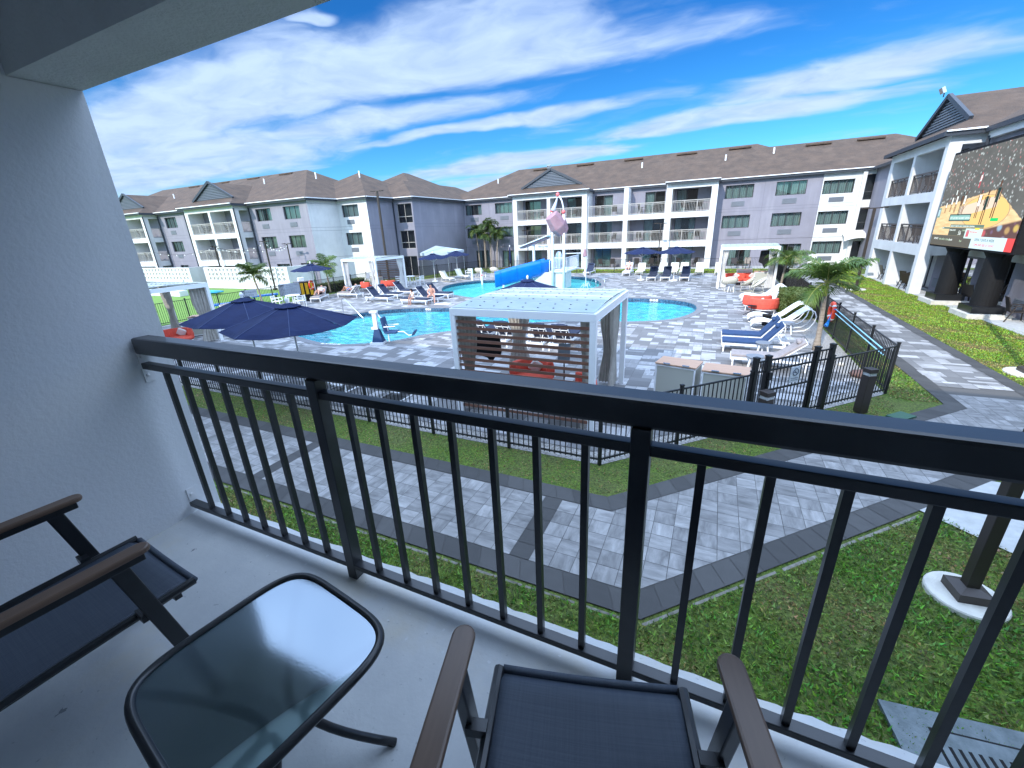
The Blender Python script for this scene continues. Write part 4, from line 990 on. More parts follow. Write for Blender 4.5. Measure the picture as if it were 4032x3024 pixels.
bc = balcony_chair(); bc.location = (-1.825, .18, 2.69); bc.rotation_euler = (0, 0, R(-5))
bc['label'] = 'dark blue sling chair with brown armrests beside the pale left wall of the balcony'; bc['group'] = 'sling chairs on the balcony'
dup(bc, (-.075, .375, 2.70), R(16), 'dark blue sling chair with brown armrests right of the glass table')
tb = thing('side_table', 'small square table with a frosted glass top and black frame between the two balcony chairs', 'table', (-.972, .418, 2.70), R(-9))
def sup(a, rx, ry, e=.42): c, s = math.cos(a), math.sin(a); return (rx*abs(c)**e*(1 if c > 0 else -1), ry*abs(s)**e*(1 if s > 0 else -1))
ol = [sup(2*math.pi*i/56, .246, .244) for i in range(56)]
mb = MB(); mb.tube([(p[0], p[1], .452) for p in ol], .0125, 8, closed=True); mb.build('rim', 'balcony_metal', tb, smooth=True)
Mf = bpy.data.materials.new('frosted_glass'); Mf.use_nodes = True; t = NT(Mf.node_tree); t.n.clear()
tcn = t.n.new('ShaderNodeTexCoord'); bn = t.n.new('ShaderNodeBump'); bn.inputs['Strength'].default_value = .05; bn.inputs['Distance'].default_value = .001; t.l.new(t.noise(tcn.outputs['Object'], 190, 2, .5), bn.inputs['Height'])
rfx = t.n.new('ShaderNodeBsdfRefraction'); rfx.inputs['IOR'].default_value = 1.08; rfx.inputs['Roughness'].default_value = .42; rfx.inputs['Color'].default_value = (.62, .80, .80, 1)
gl = t.n.new('ShaderNodeBsdfGlossy'); gl.inputs['Color'].default_value = (.22, .26, .30, 1); gl.inputs['Roughness'].default_value = .09; t.l.new(bn.outputs[0], gl.inputs['Normal'])
df = t.n.new('ShaderNodeBsdfDiffuse'); df.inputs[0].default_value = (.25, .40, .42, 1); m0 = t.n.new('ShaderNodeMixShader'); m0.inputs[0].default_value = .38
t.l.new(rfx.outputs[0], m0.inputs[1]); t.l.new(df.outputs[0], m0.inputs[2])
fr = t.n.new('ShaderNodeFresnel'); fr.inputs[0].default_value = 1.55; ms = t.n.new('ShaderNodeMixShader'); t.put(ms.inputs[0], t.math('ADD', t.math('MULTIPLY', fr.outputs[0], .85), .02))
t.l.new(m0.outputs[0], ms.inputs[1]); t.l.new(gl.outputs[0], ms.inputs[2]); o = t.n.new('ShaderNodeOutputMaterial'); t.l.new(ms.outputs[0], o.inputs[0]); MATS['frosted'] = Mf
mb = MB(); mb.quad(*[(p[0]*.965, p[1]*.967, .455) for p in ol]); mb.build('glass_top', 'frosted', tb)
for a in (45, 135, 225, 315):
    c, s = math.cos(R(a)), math.sin(R(a)); mb = MB(); pts = [(c*.29, s*.30, .445)]
    for q in range(9):
        u = q/8; rr_ = .29*(1-u)+.055*u; pts.append((c*(.055+.235*(1-u)**1.7)+s*.0, s*(.055+.245*(1-u)**1.7), .44-.19*u))
    for q in range(1, 8):
        u = q/7; pts.append((c*(.055+.22*u**1.6), s*(.055+.23*u**1.6), .25-.245*u))
    mb.tube(pts, .0125, 8); mb.build('leg', 'balcony_metal', tb, smooth=True)

# ---------------------------------------------------------------- court furniture
def lounger(cush='navy_cushion', back=48, name='sun_lounger', pillow=True, flat=False):
    """head at -x, foot at +x, seat 0.33 high"""
    def mk():
        r = thing(name, '', 'sun lounger')
        mb = MB(); H = .30
        for s in (-1, 1): mb.bar((-1.0, s*.32, H-.03), (1.0, s*.32, H-.03), .045, .07)
        mb.bar((1.0, -.34, H-.03), (1.0, .34, H-.03), .045, .07); mb.bar((-1.0, -.34, H-.03), (-1.0, .34, H-.03), .045, .07)
        for x_ in (-.2, .2, .6): mb.bar((x_, -.3, H-.03), (x_, .3, H-.03), .03, .03)
        a = R(0 if flat else back); bx_, bz = -.25-.80*math.cos(a), H+.02+.80*math.sin(a)
        for s in (-.30, 0, .30): mb.bar((-.25, s, H+.01), (bx_, s, bz), .035, .03)
        for q in (.35, .68, 1): mb.bar((-.25+(bx_+.25)*q, -.3, H+.01+(bz-H-.01)*q), (-.25+(bx_+.25)*q, .3, H+.01+(bz-H-.01)*q), .03, .03)
        if not flat:
            for s in (-.22, .22): mb.bar((-.25+(bx_+.25)*.6, s, H+(bz-H)*.6), (-.82, s, H-.03), .02)
        mb.build('frame', 'white_metal', r)
        for x_, s in ((-.92, -1), (-.92, 1), (.94, -1), (.94, 1)): mb = MB(); mb.bar((x_, s*.32, 0), (x_, s*.32, H-.06), .045); mb.build('leg', 'white_metal', r)
        mb = MB(); th = .075
        n = 10
        pr = [(1.0, H+.015), (.4, H+.015), (-.22, H+.015)]+[(-.25-(.8*q/4)*math.cos(a), H+.03+(.8*q/4)*math.sin(a)) for q in range(1, 5)]
        loop = pr[:]; off = []
        for i in range(len(pr)):
            A = Vector(pr[max(i-1, 0)]); B = Vector(pr[min(i+1, len(pr)-1)]); d = (B-A).normalized(); nrm = Vector((d.y, -d.x))
            if nrm.y < 0: nrm = -nrm
            off.append((pr[i][0]+nrm.x*th, pr[i][1]+nrm.y*th))
        lp = loop+off[::-1]; m_ = len(lp)
        vs = [(p[0], -.31, p[1]) for p in lp]+[(p[0], .31, p[1]) for p in lp]; k = len(pr)
        fs = [(i, (i+1) % m_, m_+(i+1) % m_, m_+i) for i in range(m_)]
        for i in range(k-1): fs += [(i, m_-1-i, m_-2-i, i+1), (m_+i, m_+i+1, 2*m_-2-i, 2*m_-1-i)]
        mb.mesh(vs, fs); mb.build('cushion', cush, r, bevel=.022)
        if pillow and not flat:
            mb = MB(); c = (-.25-.66*math.cos(a)+math.sin(a)*.11, H+.03+.66*math.sin(a)+math.cos(a)*.11)
            mb.tube([(c[0], -.19+.38*i/6, c[1]) for i in range(7)], [.04, .062, .068, .07, .068, .062, .04], 10); mb.build('headrest', cush, r, smooth=True)
        return r
    return mk
def sled(mt='cream_sling'):
    def mk():
        r = thing('curved_lounger', '', 'sun lounger')
        prof = [(.92, .26), (.80, .33), (.5, .34), (.15, .30), (-.15, .30), (-.4, .42), (-.62, .70), (-.80, .92)]
        mb = MB(); mb.grid(lambda u, v: (0, 0, 0), 1, 1); mb = MB(); n = len(prof)
        pts = []
        for i in range(n-1):
            for q in range(3): u = q/3; pts.append((prof[i][0]*(1-u)+prof[i+1][0]*u, prof[i][1]*(1-u)+prof[i+1][1]*u))
        pts.append(prof[-1])
        for i in range(len(pts)-1): mb.quad((pts[i][0], -.3, pts[i][1]), (pts[i+1][0], -.3, pts[i+1][1]), (pts[i+1][0], .3, pts[i+1][1]), (pts[i][0], .3, pts[i][1]))
        o = mb.build('sling', mt, r, smooth=True); md = o.modifiers.new('t', 'SOLIDIFY'); md.thickness = .02
        fr_ = MB()
        for s in (-.31, .31):
            fr_.tube([(x_, s, z_) for x_, z_ in pts], .018, 6); fr_.tube([(.92, s, .26), (.97, s, .12), (.88, s, .03), (.3, s, .02), (-.3, s, .02), (-.55, s, .04), (-.5, s, .2), (-.30, s, .34)], .018, 6)
            fr_.tube([(.35, s, .33), (.2, s, .02)], .014, 6)
        fr_.build('frame', 'cream_sling', r, smooth=True); return r
    return mk
def wave():
    r = thing('wave_lounger', '', 'sun lounger')
    prof = [(.98, .16), (.93, .27), (.75, .36), (.5, .37), (.2, .30), (-.05, .27), (-.3, .40), (-.6, .68), (-.82, .86), (-.95, .88)]
    pts = []
    for i in range(len(prof)-1):
        for q in range(3): u = q/3; pts.append((prof[i][0]*(1-u)+prof[i+1][0]*u, prof[i][1]*(1-u)+prof[i+1][1]*u))
    pts.append(prof[-1]); mb = MB()
    for i in range(len(pts)-1): mb.quad((pts[i][0], -.33, pts[i][1]), (pts[i+1][0], -.33, pts[i+1][1]), (pts[i+1][0], .33, pts[i+1][1]), (pts[i][0], .33, pts[i][1]))
    o = mb.build('sling', 'white_cloth', r, smooth=True); md = o.modifiers.new('t', 'SOLIDIFY'); md.thickness = .02
    for s in (-.34, .34):
        fr_ = MB(); fr_.tube([(x_, s, z_) for x_, z_ in pts]+[(-1.08, s, .80), (-1.16, s, .62), (-1.12, s, .40), (-1.0, s, .18), (-.85, s, .06), (-.6, s, .02), (-.2, s, .02), (.4, s, .02), (.8, s, .03), (.95, s, .08)], .022, 7); fr_.build('frame_loop', 'white_metal', r, smooth=True)
    return r
def egg():
    r = thing('round_wicker_chair', '', 'chair')
    Mt = Matrix.Translation((0, 0, .62)) @ Matrix.Rotation(R(-38), 4, 'X')
    mb = MB(); mb.lathe([(.02, -.20), (.22, -.18), (.38, -.10), (.46, .0)], n=24, M=Mt); o = mb.build('shell', 'cream_sling', r, smooth=True); md = o.modifiers.new('t', 'SOLIDIFY'); md.thickness = .02
    mb = MB(); mb.tube([Mt @ Vector((.47*math.cos(R(a)), .47*math.sin(R(a)), 0)) for a in range(0, 360, 15)], .018, 6, closed=True); mb.build('rim', 'cream_sling', r, smooth=True)
    mb = MB()
    for s in (-1, 1):
        mb.tube([(s*.25, -.18, .40), (s*.30, -.32, .02), (s*.30, .28, .02), (s*.25, .2, .48)], .014, 6)
    mb.tube([(-.3, -.32, .02), (.3, -.32, .02)], .014, 6); mb.build('base_frame', 'cream_sling', r); return r
def stool(top='ac_grille'):
    def mk():
        r = thing('side_stool', '', 'side table'); mb = MB(); mb.lathe([(.0, .43), (.235, .43), (.24, .445), (.235, .46), (0, .46)], n=20); mb.build('table_top', top, r, smooth=False)
        for a in (90, 210, 330): mb = MB(); mb.bar((.12*math.cos(R(a)), .12*math.sin(R(a)), .43), (.2*math.cos(R(a)), .2*math.sin(R(a)), 0), .04); mb.build('leg', 'white_metal', r)
        return r
    return mk
def sofa():
    r = thing('curved_sofa', '', 'sofa')
    def ringy(r0, r1, z0, z1, a0, a1, name):
        mb = MB(); n = 14; sec = [(r0, z0), (r1, z0), (r1+.02, (z0+z1)/2), (r1-.02, z1), (r0+.02, z1+.01), (r0-.01, (z0+z1)/2)]; k = len(sec)
        vs = [(p[0]*math.cos(R(a0+(a1-a0)*i/n)), p[0]*.8*math.sin(R(a0+(a1-a0)*i/n)), p[1]) for i in range(n+1) for p in sec]
        fs = [(i*k+j, i*k+(j+1) % k, (i+1)*k+(j+1) % k, (i+1)*k+j) for i in range(n) for j in range(k)]+[tuple(range(k-1, -1, -1)), tuple(n*k+j for j in range(k))]
        mb.mesh(vs, fs); mb.build(name, 'coral', r, smooth=False, bevel=.03)
    ringy(.42, .62, .28, .74, 0, 180, 'backrest')
    mb = MB(); mb.lathe([(0, .26), (.58, .26), (.60, .34), (.57, .42), (0, .43)], n=24, M=Matrix.Scale(.8, 4, (0, 1, 0))); mb.build('seat_cushion', 'coral', r, smooth=True)
    mb = MB(); mb.tube([(.56*math.cos(R(a)), .45*math.sin(R(a)), .235) for a in range(0, 360, 20)], .022, 6, closed=True)
    for a in (30, 150, 210, 330): mb.bar((.52*math.cos(R(a)), .42*math.sin(R(a)), 0), (.52*math.cos(R(a)), .42*math.sin(R(a)), .24), .035)
    mb.build('frame', 'white_metal', r)
    mb = MB(); mb.boxm(Matrix.Translation((.1, .26, .56)) @ Matrix.Rotation(R(20), 4, 'X') @ Matrix.Rotation(R(35), 4, 'Y'), .34, .1, .34); mb.build('throw_pillow', 'white_cloth', r, bevel=.04); return r
mat('seam_navy', (.03, .05, .13), .7)
def umbrella(rad=1.55, top=2.62, rim=2.06, base=True):
    def mk():
        r = thing('parasol', '', 'umbrella'); n = 8; mb = MB(); sub = 5
        def P_(k, u, ring):
            a0, a1 = 2*math.pi*k/n, 2*math.pi*(k+1)/n; f = ring; ra = rad*f
            x_ = ra*((1-u)*math.cos(a0)+u*math.cos(a1)); y_ = ra*((1-u)*math.sin(a0)+u*math.sin(a1)); z_ = top-(top-rim)*(f**1.08)-.05*math.sin(math.pi*u)*f+.012*math.sin(9*f+4*u)*f
            if ring == 1: s_ = 1-.05*math.sin(math.pi*u); x_ *= s_; y_ *= s_
            return (x_, y_, z_)
        for k in range(n): mb.grid(lambda u, v: P_(k, u, .10+.90*v), sub, 7)
        o = mb.build('canopy', 'umbrella_navy', r, smooth=False); md = o.modifiers.new('t', 'SOLIDIFY'); md.thickness = .008
        mb = MB()
        for k in range(n): mb.grid(lambda u, v: (lambda q: (q[0], q[1], q[2]+.045))(P_(k, u, .001+.20*v)), 3, 2)
        v_ = mb.build('vent_flap', 'umbrella_navy', o)
        mb = MB()
        for k in range(n): mb.tube([(lambda q: (q[0], q[1], q[2]+.004))(P_(k, 0, .10+.9*i/8)) for i in range(9)], .009, 4)
        mb.build('seam', 'seam_navy', o)
        mb = MB(); mb.tube([(0, 0, .0), (0, 0, top-.05)], .024, 8); mb.build('pole', 'white_metal', r, smooth=True)
        mb = MB(); mb.lathe([(.03, top), (.045, top+.03), (.035, top+.06), (.055, top+.10), (.05, top+.15), (.02, top+.19), (0, top+.20)], n=10); mb.build('finial', 'white_metal', r, smooth=True)
        mb = MB()
        for k in range(n): a = 2*math.pi*k/n; mb.bar((0, 0, top-.1), (rad*.97*math.cos(a), rad*.97*math.sin(a), rim-.02), .018); mb.bar((0, 0, 1.75), (rad*.5*math.cos(a), rad*.5*math.sin(a), top-(top-rim)*.5-.03), .014)
        mb.build('ribs', 'white_metal', r)
        mb = MB(); mb.lathe([(.30, 0), (.30, .05), (.26, .08), (.05, .1), (.04, .35), (0, .35)], n=16); mb.build('base', 'white_metal', r, smooth=False); return r
    return mk
def dining_chair():
    r = thing('white_armchair', '', 'chair'); mb = MB(); mb.box(0, 0, .42, .52, .5, .03); mb.build('seat', 'white_metal', r)
    mb = MB()
    for z_ in (.56, .66, .76): mb.box(0, .24, z_, .5, .02, .05)
    for s in (-1, 1): mb.bar((s*.25, .24, .42), (s*.25, .26, .80), .035)
    mb.build('backrest', 'white_metal', r)
    for s in (-1, 1): mb = MB(); mb.box(s*.26, 0, .63, .05, .52, .03); mb.build('armrest', 'white_metal', r)
    for s in (-1, 1):
        for y_ in (-.23, .23): mb = MB(); mb.bar((s*.25, y_, 0), (s*.25, y_, .62), .035); mb.build('leg', 'white_metal', r)
    return r
def dining_table():
    r = thing('white_table', '', 'table'); mb = MB(); mb.lathe([(0, .71), (.45, .71), (.46, .73), (.45, .745), (0, .745)], n=24); mb.build('table_top', 'white_metal', r)
    for a in (45, 135, 225, 315): mb = MB(); mb.bar((.25*math.cos(R(a)), .25*math.sin(R(a)), .71), (.34*math.cos(R(a)), .34*math.sin(R(a)), 0), .04); mb.build('leg', 'white_metal', r)
    return r
def cabinet(w=.95, d=.62, h=.95, front='cabinet_panel'):
    def mk():
        r = thing('service_cabinet', '', 'cabinet'); e = .035; mb = MB()
        for sx_ in (-1, 1):
            for sy in (-1, 1): mb.box(sx_*(w/2-e/2), sy*(d/2-e/2), h/2-.02, e, e, h-.04)
        for z_ in (.06, h-.06):
            for sy in (-1, 1): mb.box(0, sy*(d/2-e/2), z_, w-2*e, e, e)
            for sx_ in (-1, 1): mb.box(sx_*(w/2-e/2), 0, z_, e, d-2*e, e)
        mb.build('frame', 'white_metal', r)
        mb = MB(); mb.box(0, 0, h/2, w-.03, d-.03, h-.13); mb.build('panel', front, r)
        mb = MB(); mb.box(0, 0, h-.012, w+.03, d+.03, .028); mb.build('counter_top', 'teak_top', r)
        mb = MB(); mb.box(-.2, -d/2-.02, h+.012, .16, .05, .03); mb.box(.25, -d/2-.02, h+.012, .16, .05, .03); mb.build('latch', 'steel', r)
        return r
    return mk
def drape(mb, x, y, w, z0, z1, ang, tie=.55, th=.10, seed=0):
    q = random.Random(seed); ca, sa = math.cos(ang), math.sin(ang); nu, nv = 34, 14
    def fn(u, v):
        z_ = z1+(z0-z1)*v; pinch = 1-.52*math.exp(-((v-tie)/.22)**2)
        a = (u-.5)*w*pinch; b_ = th*.5*math.sin(u*math.pi*11+seed+1.2*math.sin(v*2.1))*(.6+.4*pinch)
        return (x+ca*a-sa*b_, y+sa*a+ca*b_, z_)
    mb.grid(fn, nu, nv)
def cabana(w=3.4, d=3.4, h=2.6, slats='front', white=False, drapes=None, roofcol='tower_white', slat_n=15, key=0):
    def mk():
        r = thing('cabana', '', 'cabana'); p = .13; mb = MB()
        for sx_ in (-1, 1):
            for sy in (-1, 1):
                mb = MB(); mb.box(sx_*(w/2-p/2), sy*(d/2-p/2), (h-.17)/2, p, p, h-.17); mb.build('post', 'white_metal', r, bevel=.006)
        mb = MB()
        for sy in (-1, 1): mb.box(0, sy*(d/2-p/2), h-.085, w, p, .165)
        for sx_ in (-1, 1): mb.box(sx_*(w/2-p/2), 0, h-.085, p, d-2*p, .165)
        mb.build('roof_frame', 'white_metal', r, bevel=.006)
        mb = MB()
        def rfn(u, v): x_ = -w/2+.05+(w-.1)*u; y_ = -d/2+.05+(d-.1)*v; return (x_, y_, h+.015+.07*math.sin(math.pi*v))
        mb.grid(rfn, 8, 12)
        pn = mb.build('roof_panel', 'polycarbonate', r, smooth=True)
        mb = MB()
        for v in (.0, .25, .5, .75, 1): 
            pts = [rfn(i/8, v) for i in range(9)]; mb.tube([(a, b_, c+.001) for a, b_, c in pts], .009, 5)
        mb.build('roof_rib', 'rib_gray', r)
        mb = MB()
        for v in (.07, .18, .32, .43, .57, .68, .82, .93):
            for i in range(9): a, b_, c = rfn((i+.5+(.25 if int(v*100) % 2 else 0))/9.4, v); mb.box(a, b_, c+.006, .035, .035, .012)
        mb.build('roof_bolt', 'ac_grille', pn)
        if slats:
            for k in range(slat_n):
                z_ = .22+(h-.53)*k/(slat_n-1); mb = MB()
                if slats == 'front': mb.box(0, -d/2+.06, z_, w-2*p, .03, .062)
                elif slats == 'back': mb.box(0, d/2-.06, z_, w-2*p, .03, .048)
                mb.build('slat', 'slat_wood', r)
        for i, (sx_, sy, ang, ww, tie) in enumerate(drapes or ()):
            mb = MB(); drape(mb, sx_, sy, ww, .05, h-.18, R(ang), tie, .12, i*1.7+key); o = mb.build('drape', 'drape_white' if white else 'drape', r, smooth=True)
        return r
    return mk
mat('rib_gray', (.45, .50, .47), .6)
Mp = bpy.data.materials.new('polycarbonate'); Mp.use_nodes = True; t = NT(Mp.node_tree); b = t.n['Principled BSDF']
tcn = t.n.new('ShaderNodeTexCoord'); b.inputs['Roughness'].default_value = .22
t.l.new(t.mix(t.ramp(t.noise(tcn.outputs['Object'], 2.2, 5, .6), [(.4, 0.0), (.65, 1.0)]), (.60, .68, .66), (.50, .60, .60)), b.inputs['Base Color'])
tr = t.n.new('ShaderNodeBsdfTranslucent'); tr.inputs[0].default_value = (.5, .6, .6, 1); ms = t.n.new('ShaderNodeMixShader'); ms.inputs[0].default_value = .3
t.l.new(b.outputs[0], ms.inputs[1]); t.l.new(tr.outputs[0], ms.inputs[2]); t.l.new(ms.outputs[0], t.n['Material Output'].inputs[0]); MATS['polycarbonate'] = Mp
G1 = 'sun loungers on the pool deck'
lo, lf = lounger(), lounger(flat=True, pillow=False)
N = 'lounger_navy'
for x_, y_, rz, lab in ((-20.8, 22.6, 0, 'navy cushioned lounger of the left cluster with a small tripod table in front'),
    (-21.1, 24.0, 0, 'navy cushioned lounger second back in the left cluster, left of the black side table'),
    (-20.9, 25.5, 0, 'navy cushioned lounger at the back of the left cluster, right of the black side table'),
    (-17.1, 23.2, 0, 'navy cushioned lounger behind the girl in white, under the sitting man'),
    (-17.3, 24.7, 0, 'navy cushioned lounger closest to the splash pool, behind the sitting man'),
    (-4.46, 36.1, -90, 'navy lounger facing us between the two far parasols, left one'), (-3.42, 36.15, -90, 'navy lounger facing us just left of the right far parasol pole'),
    (-2.03, 36.2, -90, 'navy lounger facing us, rightmost of the three in the front row'), (-10.7, 40.0, -90, 'lone navy lounger by the far fence behind the splash pool'),
    (-26.2, 17.3, 8, 'navy lounger with raised back in front of the left fence, behind the big parasols')):
    place(N, lo, (x_, y_, 0), R(rz), lab, G1)
for x_, lab in ((-8.3, 'navy lounger seen from behind, far left, behind the black cover in the near cabana'), (-7.2, 'navy lounger seen from behind just left of the middle drape of the near cabana'),
                (-5.72, 'navy lounger seen from behind, left one of the pair right of the middle drape'), (-4.84, 'navy lounger seen from behind, rightmost through the near cabana slats')):
    place(N, lo, (x_, 14.85, 0), R(90), lab, G1)
place('lflat', lf, (-17.2, 22.0, 0), 0, 'flat navy lounger on which the girl in white sits', G1)
for x_, y_, rz, lab in ((1.5, 15.85, 180, 'bright blue cushioned lounger nearest the gate, behind the round side table'), (1.5, 16.95, 180, 'bright blue cushioned lounger, second from the gate')):
    place('lblue', lounger('navy_blue_cushion', 52), (x_, y_, 0), R(rz), lab, G1)
for x_, y_, rz, lab in ((1.75, 14.15, 178, 'wide taupe lounger with two pillows right beside the gate'), (-24.6, 14.0, 10, 'taupe lounger behind the left cabana, front one'), (-25.0, 15.3, 10, 'taupe lounger behind the left cabana, back one'),
                        (-25.9, 22.0, -60, 'pale lounger with a sunbather beside the orange life ring and the black tub table'), (-24.6, 23.7, 180, 'pale lounger with the sunbather in blue shorts')):
    place('ltaupe', lounger('taupe_cushion', 40), (x_, y_, 0), R(rz), lab, G1)
for x_, lab in ((-7.05, 'lounger with a striped towel where the far sunbather lies'),):
    place('lwhite', lounger('towel', 55, pillow=False), (x_, 39.6, 0), R(-90), lab, G1)
G2 = 'cream curved loungers along the far fence'
for i, (x_, y_, rz, lab) in enumerate(((-6.0, 39.95, -90, 'cream curved lounger just right of the far sunbather, behind the left far parasol'), (-4.15, 39.95, -90, 'cream curved lounger behind the leftmost front-row navy lounger'),
    (-3.2, 39.95, -90, 'cream curved lounger behind the middle front-row navy lounger'), (-2.4, 39.95, -90, 'cream curved lounger right of the right far parasol pole'),
    (-1.15, 39.95, -90, 'lone cream curved lounger right of the front row of navy loungers'), (.35, 39.9, -90, 'cream curved lounger half hidden by the left drape of the right cabana'),
    (-22.4, 33.5, -25, 'cream curved lounger beside the left mid parasol'), (-21.9, 35.4, -25, 'cream curved lounger between the two mid parasols'))):
    place('sled', sled(), (x_, y_, 0), R(rz), lab, G2)
G3 = 'white wave-shaped loungers'
for x_, y_, rz, lab in ((2.55, 19.5, 180, 'white wave lounger in front, with its big loop beside the palm'), (2.5, 20.8, 180, 'white wave lounger behind the first one, in front of the coral sofa'),
    (2.5, 24.8, 180, 'white wave lounger nearest the coral sofa in the row before the round chairs'), (2.45, 25.7, 180, 'white wave lounger in the middle of the row before the round chairs'), (2.4, 26.6, 180, 'white wave lounger nearest the round chairs'),
    (-9.6, 8.0, 90, 'white wave lounger glimpsed through the fence left of the near cabana, farther one'), (-7.6, 8.1, 90, 'white wave lounger glimpsed through the fence right beside the near cabana')):
    place('wave', wave, (x_, y_, 0), R(rz), lab, G3)
for x_, y_, rz, lab in ((.95, 30.3, 10, 'round cream wicker chair facing the pool in front of the right cabana'), (1.95, 30.2, 70, 'round cream wicker chair turned sideways, middle one before the right cabana'), (2.5, 29.7, 95, 'round cream wicker chair seen from the side, rightmost before the right cabana'),
    (-20.9, 37.0, 0, 'round cream wicker chair left of the blue slide, left one'), (-19.7, 37.9, 5, 'round cream wicker chair right behind the blue slide end')):
    place('egg', egg, (x_, y_, 0), R(rz), lab, 'round wicker chairs')
for x_, y_, k, lab in ((1.7, 15.3, 'stool_a', 'round side table with a violet gray top in front of the blue loungers'), (2.75, 18.75, 'stool_a', 'round side table with gray top and white legs beside the wave lounger'), (1.05, 29.75, 'stool_a', 'small white-legged stool in front of the round wicker chair'), (1.35, 13.6, 'stool_a', 'round blue gray side table beside the taupe lounger by the gate'), (-20.4, 37.1, 'stool_a', 'small stool between the two round wicker chairs near the slide')):
    place(k, stool(), (x_, y_, 0), 0, lab, 'round side tables')
for x_, y_, rz, lab in ((2.25, 22.8, 180, 'coral curved sofa on white legs beside the hedge, front one'), (2.05, 23.75, 175, 'coral curved sofa beside the hedge, rear one'), (-4.3, 10.2, 20, 'coral curved sofa inside the near cabana, seen over the handrail'), (-2.75, 9.3, -70, 'coral curved sofa at the right drapes of the near cabana'),
    (-25.9, 26.9, 160, 'coral curved sofa left inside the middle cabana'), (-24.6, 28.0, 200, 'coral curved sofa right inside the middle cabana'), (1.3, 33.4, 0, 'coral sofa left inside the right cabana'), (2.3, 33.6, 0, 'coral sofa right inside the right cabana'),
    (-21.2, 10.1, 40, 'coral sofa at the right drape of the left cabana'), (-22.3, 8.9, -20, 'coral sofa at the left drape of the left cabana')):
    place('sofa', sofa, (x_, y_, 0), R(rz), lab, 'coral curved sofas', 1.0)
GU = 'navy parasols'
for x_, y_, rz, lab in ((-10.14, 7.55, 5, 'big navy parasol nearest us above the handrail, front one of the left pair'), (-12.75, 8.05, 14, 'big navy parasol of the left pair, behind the front one'), (-6.7, 15.7, 10, 'navy parasol peeking over the near cabana roof')):
    place('umb_big', umbrella(1.68, 2.62, 2.08), (x_, y_, 0), R(rz), lab, GU, .89 if y_ > 15 else None)
for x_, y_, rz, lab in ((-5.3, 35.6, 8, 'open navy parasol on the far deck, left of the two'), (-2.8, 35.3, 20, 'open navy parasol on the far deck, right of the two'), (-23.6, 33.3, 3, 'open navy parasol in front of the white awning, left one'), (-23.6, 37.3, 12, 'open navy parasol in front of the white awning, right one'), (-26.9, 22.6, 6, 'open navy parasol beside the yellow towel hut')):
    place('umb_far', umbrella(1.42, 2.5, 2.1), (x_, y_, 0), R(rz), lab, GU)
cu = thing('parasol', 'closed navy parasol left of the white bay behind the far fence', 'umbrella', (-21.0, 44.4, 0)); cu['group'] = GU
mb = MB(); mb.lathe([(.03, 2.45), (.09, 2.1), (.13, 1.6), (.16, 1.1), (.10, .75), (.05, .7)], n=10); mb.build('canopy', 'umbrella_navy', cu, smooth=True)
mb = MB(); mb.tube([(0, 0, 0), (0, 0, 2.55)], .025, 8); mb.build('pole', 'white_metal', cu); mb = MB(); mb.lathe([(.04, 2.5), (.06, 2.6), (0, 2.68)], n=8); mb.build('finial', 'white_metal', cu)
for x_, y_, rz, lab in ((-25.5, 30.6, 90, 'white slatted armchair left of the table beside the middle cabana'), (-24.5, 29.9, 180, 'white slatted armchair with its back to us beside the middle cabana'), (-23.6, 31.0, -100, 'white slatted armchair right of the table beside the middle cabana'), (-26.3, 18.9, 120, 'white slatted armchair left of the table in front of the rules sign'), (-24.7, 19.4, -110, 'white slatted armchair right of the table in front of the rules sign'), (-22.2, 37.2, 0, 'white slatted armchair left of the round wicker chairs by the slide')):
    place('dchair', dining_chair, (x_, y_, 0), R(rz), lab, 'white slatted armchairs')
for x_, y_, lab in ((-24.7, 31.0, 'white round table among the armchairs beside the middle cabana'), (-25.6, 19.6, 'white round table among the armchairs in front of the rules sign')):
    place('dtable', dining_table, (x_, y_, 0), 0, lab, 'white round tables')
for x_, y_, rz, k, lab in ((-.55, 10.75, -12, 'cab', 'pale cabinet with a teak top beside the fence, left one'), (.5, 10.5, -6, 'cab', 'pale cabinet with a teak top beside the fence, right one'), (-22.5, 12.0, 40, 'cab', 'pale cabinet with a teak top behind the drape of the left cabana'), (-26.5, 28.7, 0, 'cab', 'pale cabinet at the back of the middle cabana'), (1.9, 34.3, 0, 'cab', 'gray cabinet at the back of the right cabana'), (2.9, 32.9, 0, 'cab', 'pale cabinet at the right drape of the right cabana')):
    place(k, cabinet(), (x_, y_, 0), R(rz), lab, 'service cabinets')
# cabanas
DR = [(-1.45, -1.42, 0, .55, .6), (1.42, -1.38, 90, .50, .5), (-1.40, 1.45, 0, .75, .55), (1.45, 1.35, 90, .80, .62), (1.25, 1.47, 0, .5, .6)]
cabana(drapes=DR, slats='front')().location = (-3.69, 9.72, 0); nc = [o for o in bpy.data.objects if o.name.startswith('cabana')][-1]
nc['label'] = 'white cabana nearest us with brown slats, taupe drapes and a dotted translucent roof'; nc['category'] = 'cabana'; nc['group'] = 'cabanas'
lc = dup(nc, (-21.95, 9.75, 0), R(0), 'white cabana at the far left, cut off by the balcony wall')
mc = cabana(w=3.5, d=3.5, slats='back', white=True, drapes=[(-1.5, -1.52, 0, .5, .55), (1.45, -1.5, 90, .55, .5), (1.15, -1.55, 0, .45, .5), (1.55, 1.4, 90, .7, .45)], key=3)(); mc.location = (-25.4, 27.5, 0)
mc['label'] = 'white cabana with white drapes and coral sofas in front of the dark blue wall'; mc['group'] = 'cabanas'
